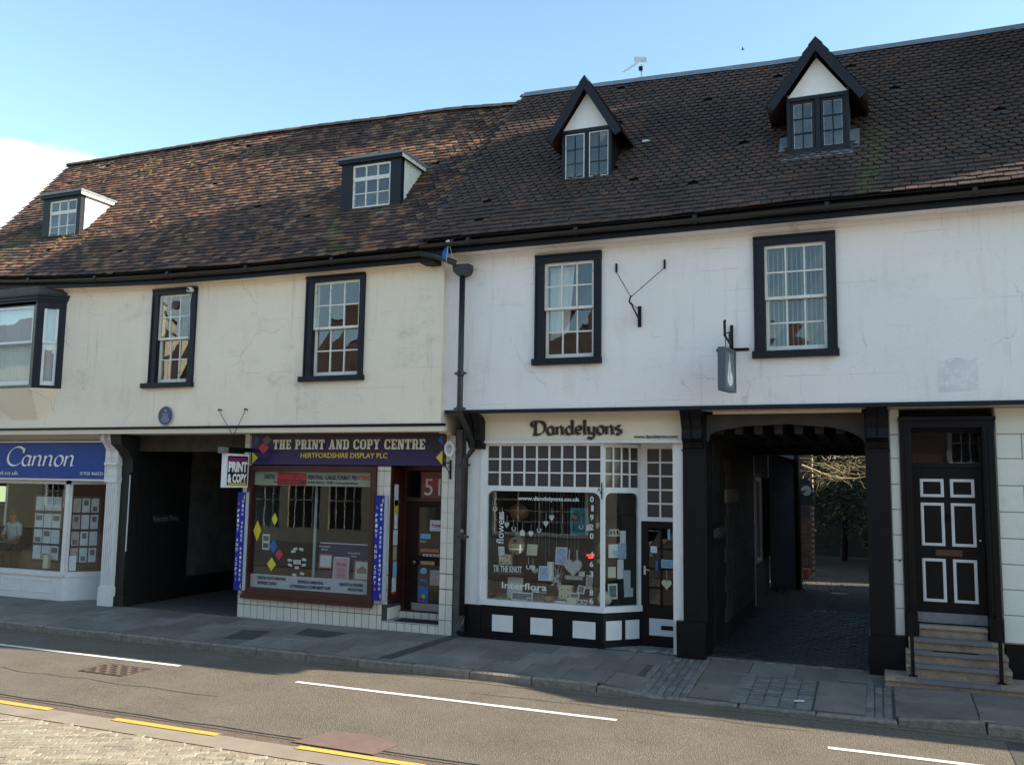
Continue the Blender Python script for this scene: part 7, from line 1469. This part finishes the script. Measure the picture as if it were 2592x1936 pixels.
B('upright', black, hg, FY(YW), -1.965, -1.925, 4.39, 4.97, 0, .04); B('crossbar', black, hg, FY(YW), -2.17, -1.70, 4.585, 4.625, .002, .03)
MB().tube([(-1.945, YW - .04, 4.66), (-1.945, YW - .72, 4.72)], .016, 6).tube([(-1.945, YW - .04, 4.88), (-1.945, YW - .70, 4.73)], .010, 6).tube([(-1.945, YW - .2, 4.68), (-1.945, YW - .2, 4.83)], .02, 6).tube([(-1.945, YW - .66, 4.72), (-1.945, YW - .68, 4.92), (-1.945, YW - .64, 4.93)], .02, 6).build('scroll_arm', black, hg)
for y in (.62, .22): MB().tube([(-1.945, YW - y, 4.70), (-1.945, YW - y, 4.56)], .006, 5).build('link', black, hg)
fxs = Fr((-1.78, -.04, 0), (.17, .985, 0), (0, 0, 1)); slate = mat('slate_blue_sign', (.065, .085, .105), .45, (5, .1)); slate2 = mat('slate_sign_face', (.12, .15, .17), .5)
B('sign_case', slate, hg, fxs, -1.06, -.56 - .0, 3.95, 4.56, -.09, 0); frame_box(MB(), fxs, -1.06, -.56, 3.95, 4.56, .045, 0, .015).build('frame', slate, hg); B('face', slate2, hg, fxs, -1.015, -.605, 3.995, 4.515, 0, .004)
fe = Fr(fxs.P(0, 0, .005), fxs.u, (0, 0, 1)); emb = mat('white_emblem', (.68, .70, .70), .5)
cy_, cz_ = -.81, 4.13
MB().prism(fe, [(cy_ + .115 * math.cos(a), cz_ + .105 * math.sin(a)) for a in [k * math.pi / 14 for k in range(28)]], 0, .003).prism(fe, [(cy_ - .05, cz_ + .08), (cy_ + .03, cz_ + .09), (cy_ + .012, cz_ + .22), (cy_ - .035, cz_ + .36), (cy_ - .03, cz_ + .25)], 0, .0035).prism(fe, [(cy_ - .10, cz_ + .03), (cy_ - .05, cz_ + .09), (cy_ - .062, cz_ + .18), (cy_ - .08, cz_ + .25), (cy_ - .082, cz_ + .13)], 0, .0035).build('teardrop_emblem', emb, hg)
MB().prism(fe, [(cy_ - .02, cz_ - .03), (cy_ - .038, cz_ + .12), (cy_ - .06, cz_ + .22), (cy_ - .05, cz_ + .10)], .0035, .006).build('flame_slit', slate2, hg)

# ------------------------------------------------------------------ roof clutter and sky
an = thing('tv_antenna', 'sunlit TV aerial with white reflector plate behind the ridge', 'antenna', (-4.5, 4.6, 9.6))
al_ = mat('aluminium', (.62, .62, .62), .4, metal=.2); ox = -4.55; oy = 4.6
MB().tube([(ox, oy, 9.0), (ox, oy, 11.72)], .02, 6).build('mast', al_, an); rp_ = Fr((ox - .02, oy - .02, 11.83), (1, .55, 0), (0, 0, 1)); B('reflector', wpaint, an, rp_, -.14, .14, -.05, .06, 0, .008)
MB().tube([(ox + .02, oy, 11.84), (ox - .24, oy - .55, 11.36)], .013, 6).build('boom', al_, an)
for k in range(9): 
    c = Vector((ox + .02, oy, 11.84)).lerp(Vector((ox - .24, oy - .55, 11.36)), .15 + k * .1); MB().tube([c - Vector((.085, -.02, 0)), c + Vector((.085, -.02, 0))], .005, 4).build('element', al_, an)
MB().box(Fr((ox, oy - .03, 11.62)), -.04, .04, -.05, .03, 0, .06).build('clamp', black, an)
bd_ = CAM + (fw * F_PX + rt * (1880 - 1296) - up * (126 - 968)).normalized() * 90; br = thing('bird', 'tiny distant bird gliding in the blue sky', 'bird', bd_); bm = mat('bird_grey', (.08, .08, .08), .8)
MB().tube([bd_ + Vector((-.2, 0, 0)), bd_, bd_ + Vector((.18, 0, .01))], [.02, .06, .02], 6).build('body', bm, br)
for s_ in (-1, 1): MB().poly([bd_ + Vector((-.06, 0, .02)), bd_ + Vector((.08, 0, .02)), bd_ + Vector((.02, s_ * .5, .10))]).build('wing', bm, br)
bpy.context.view_layer.update()
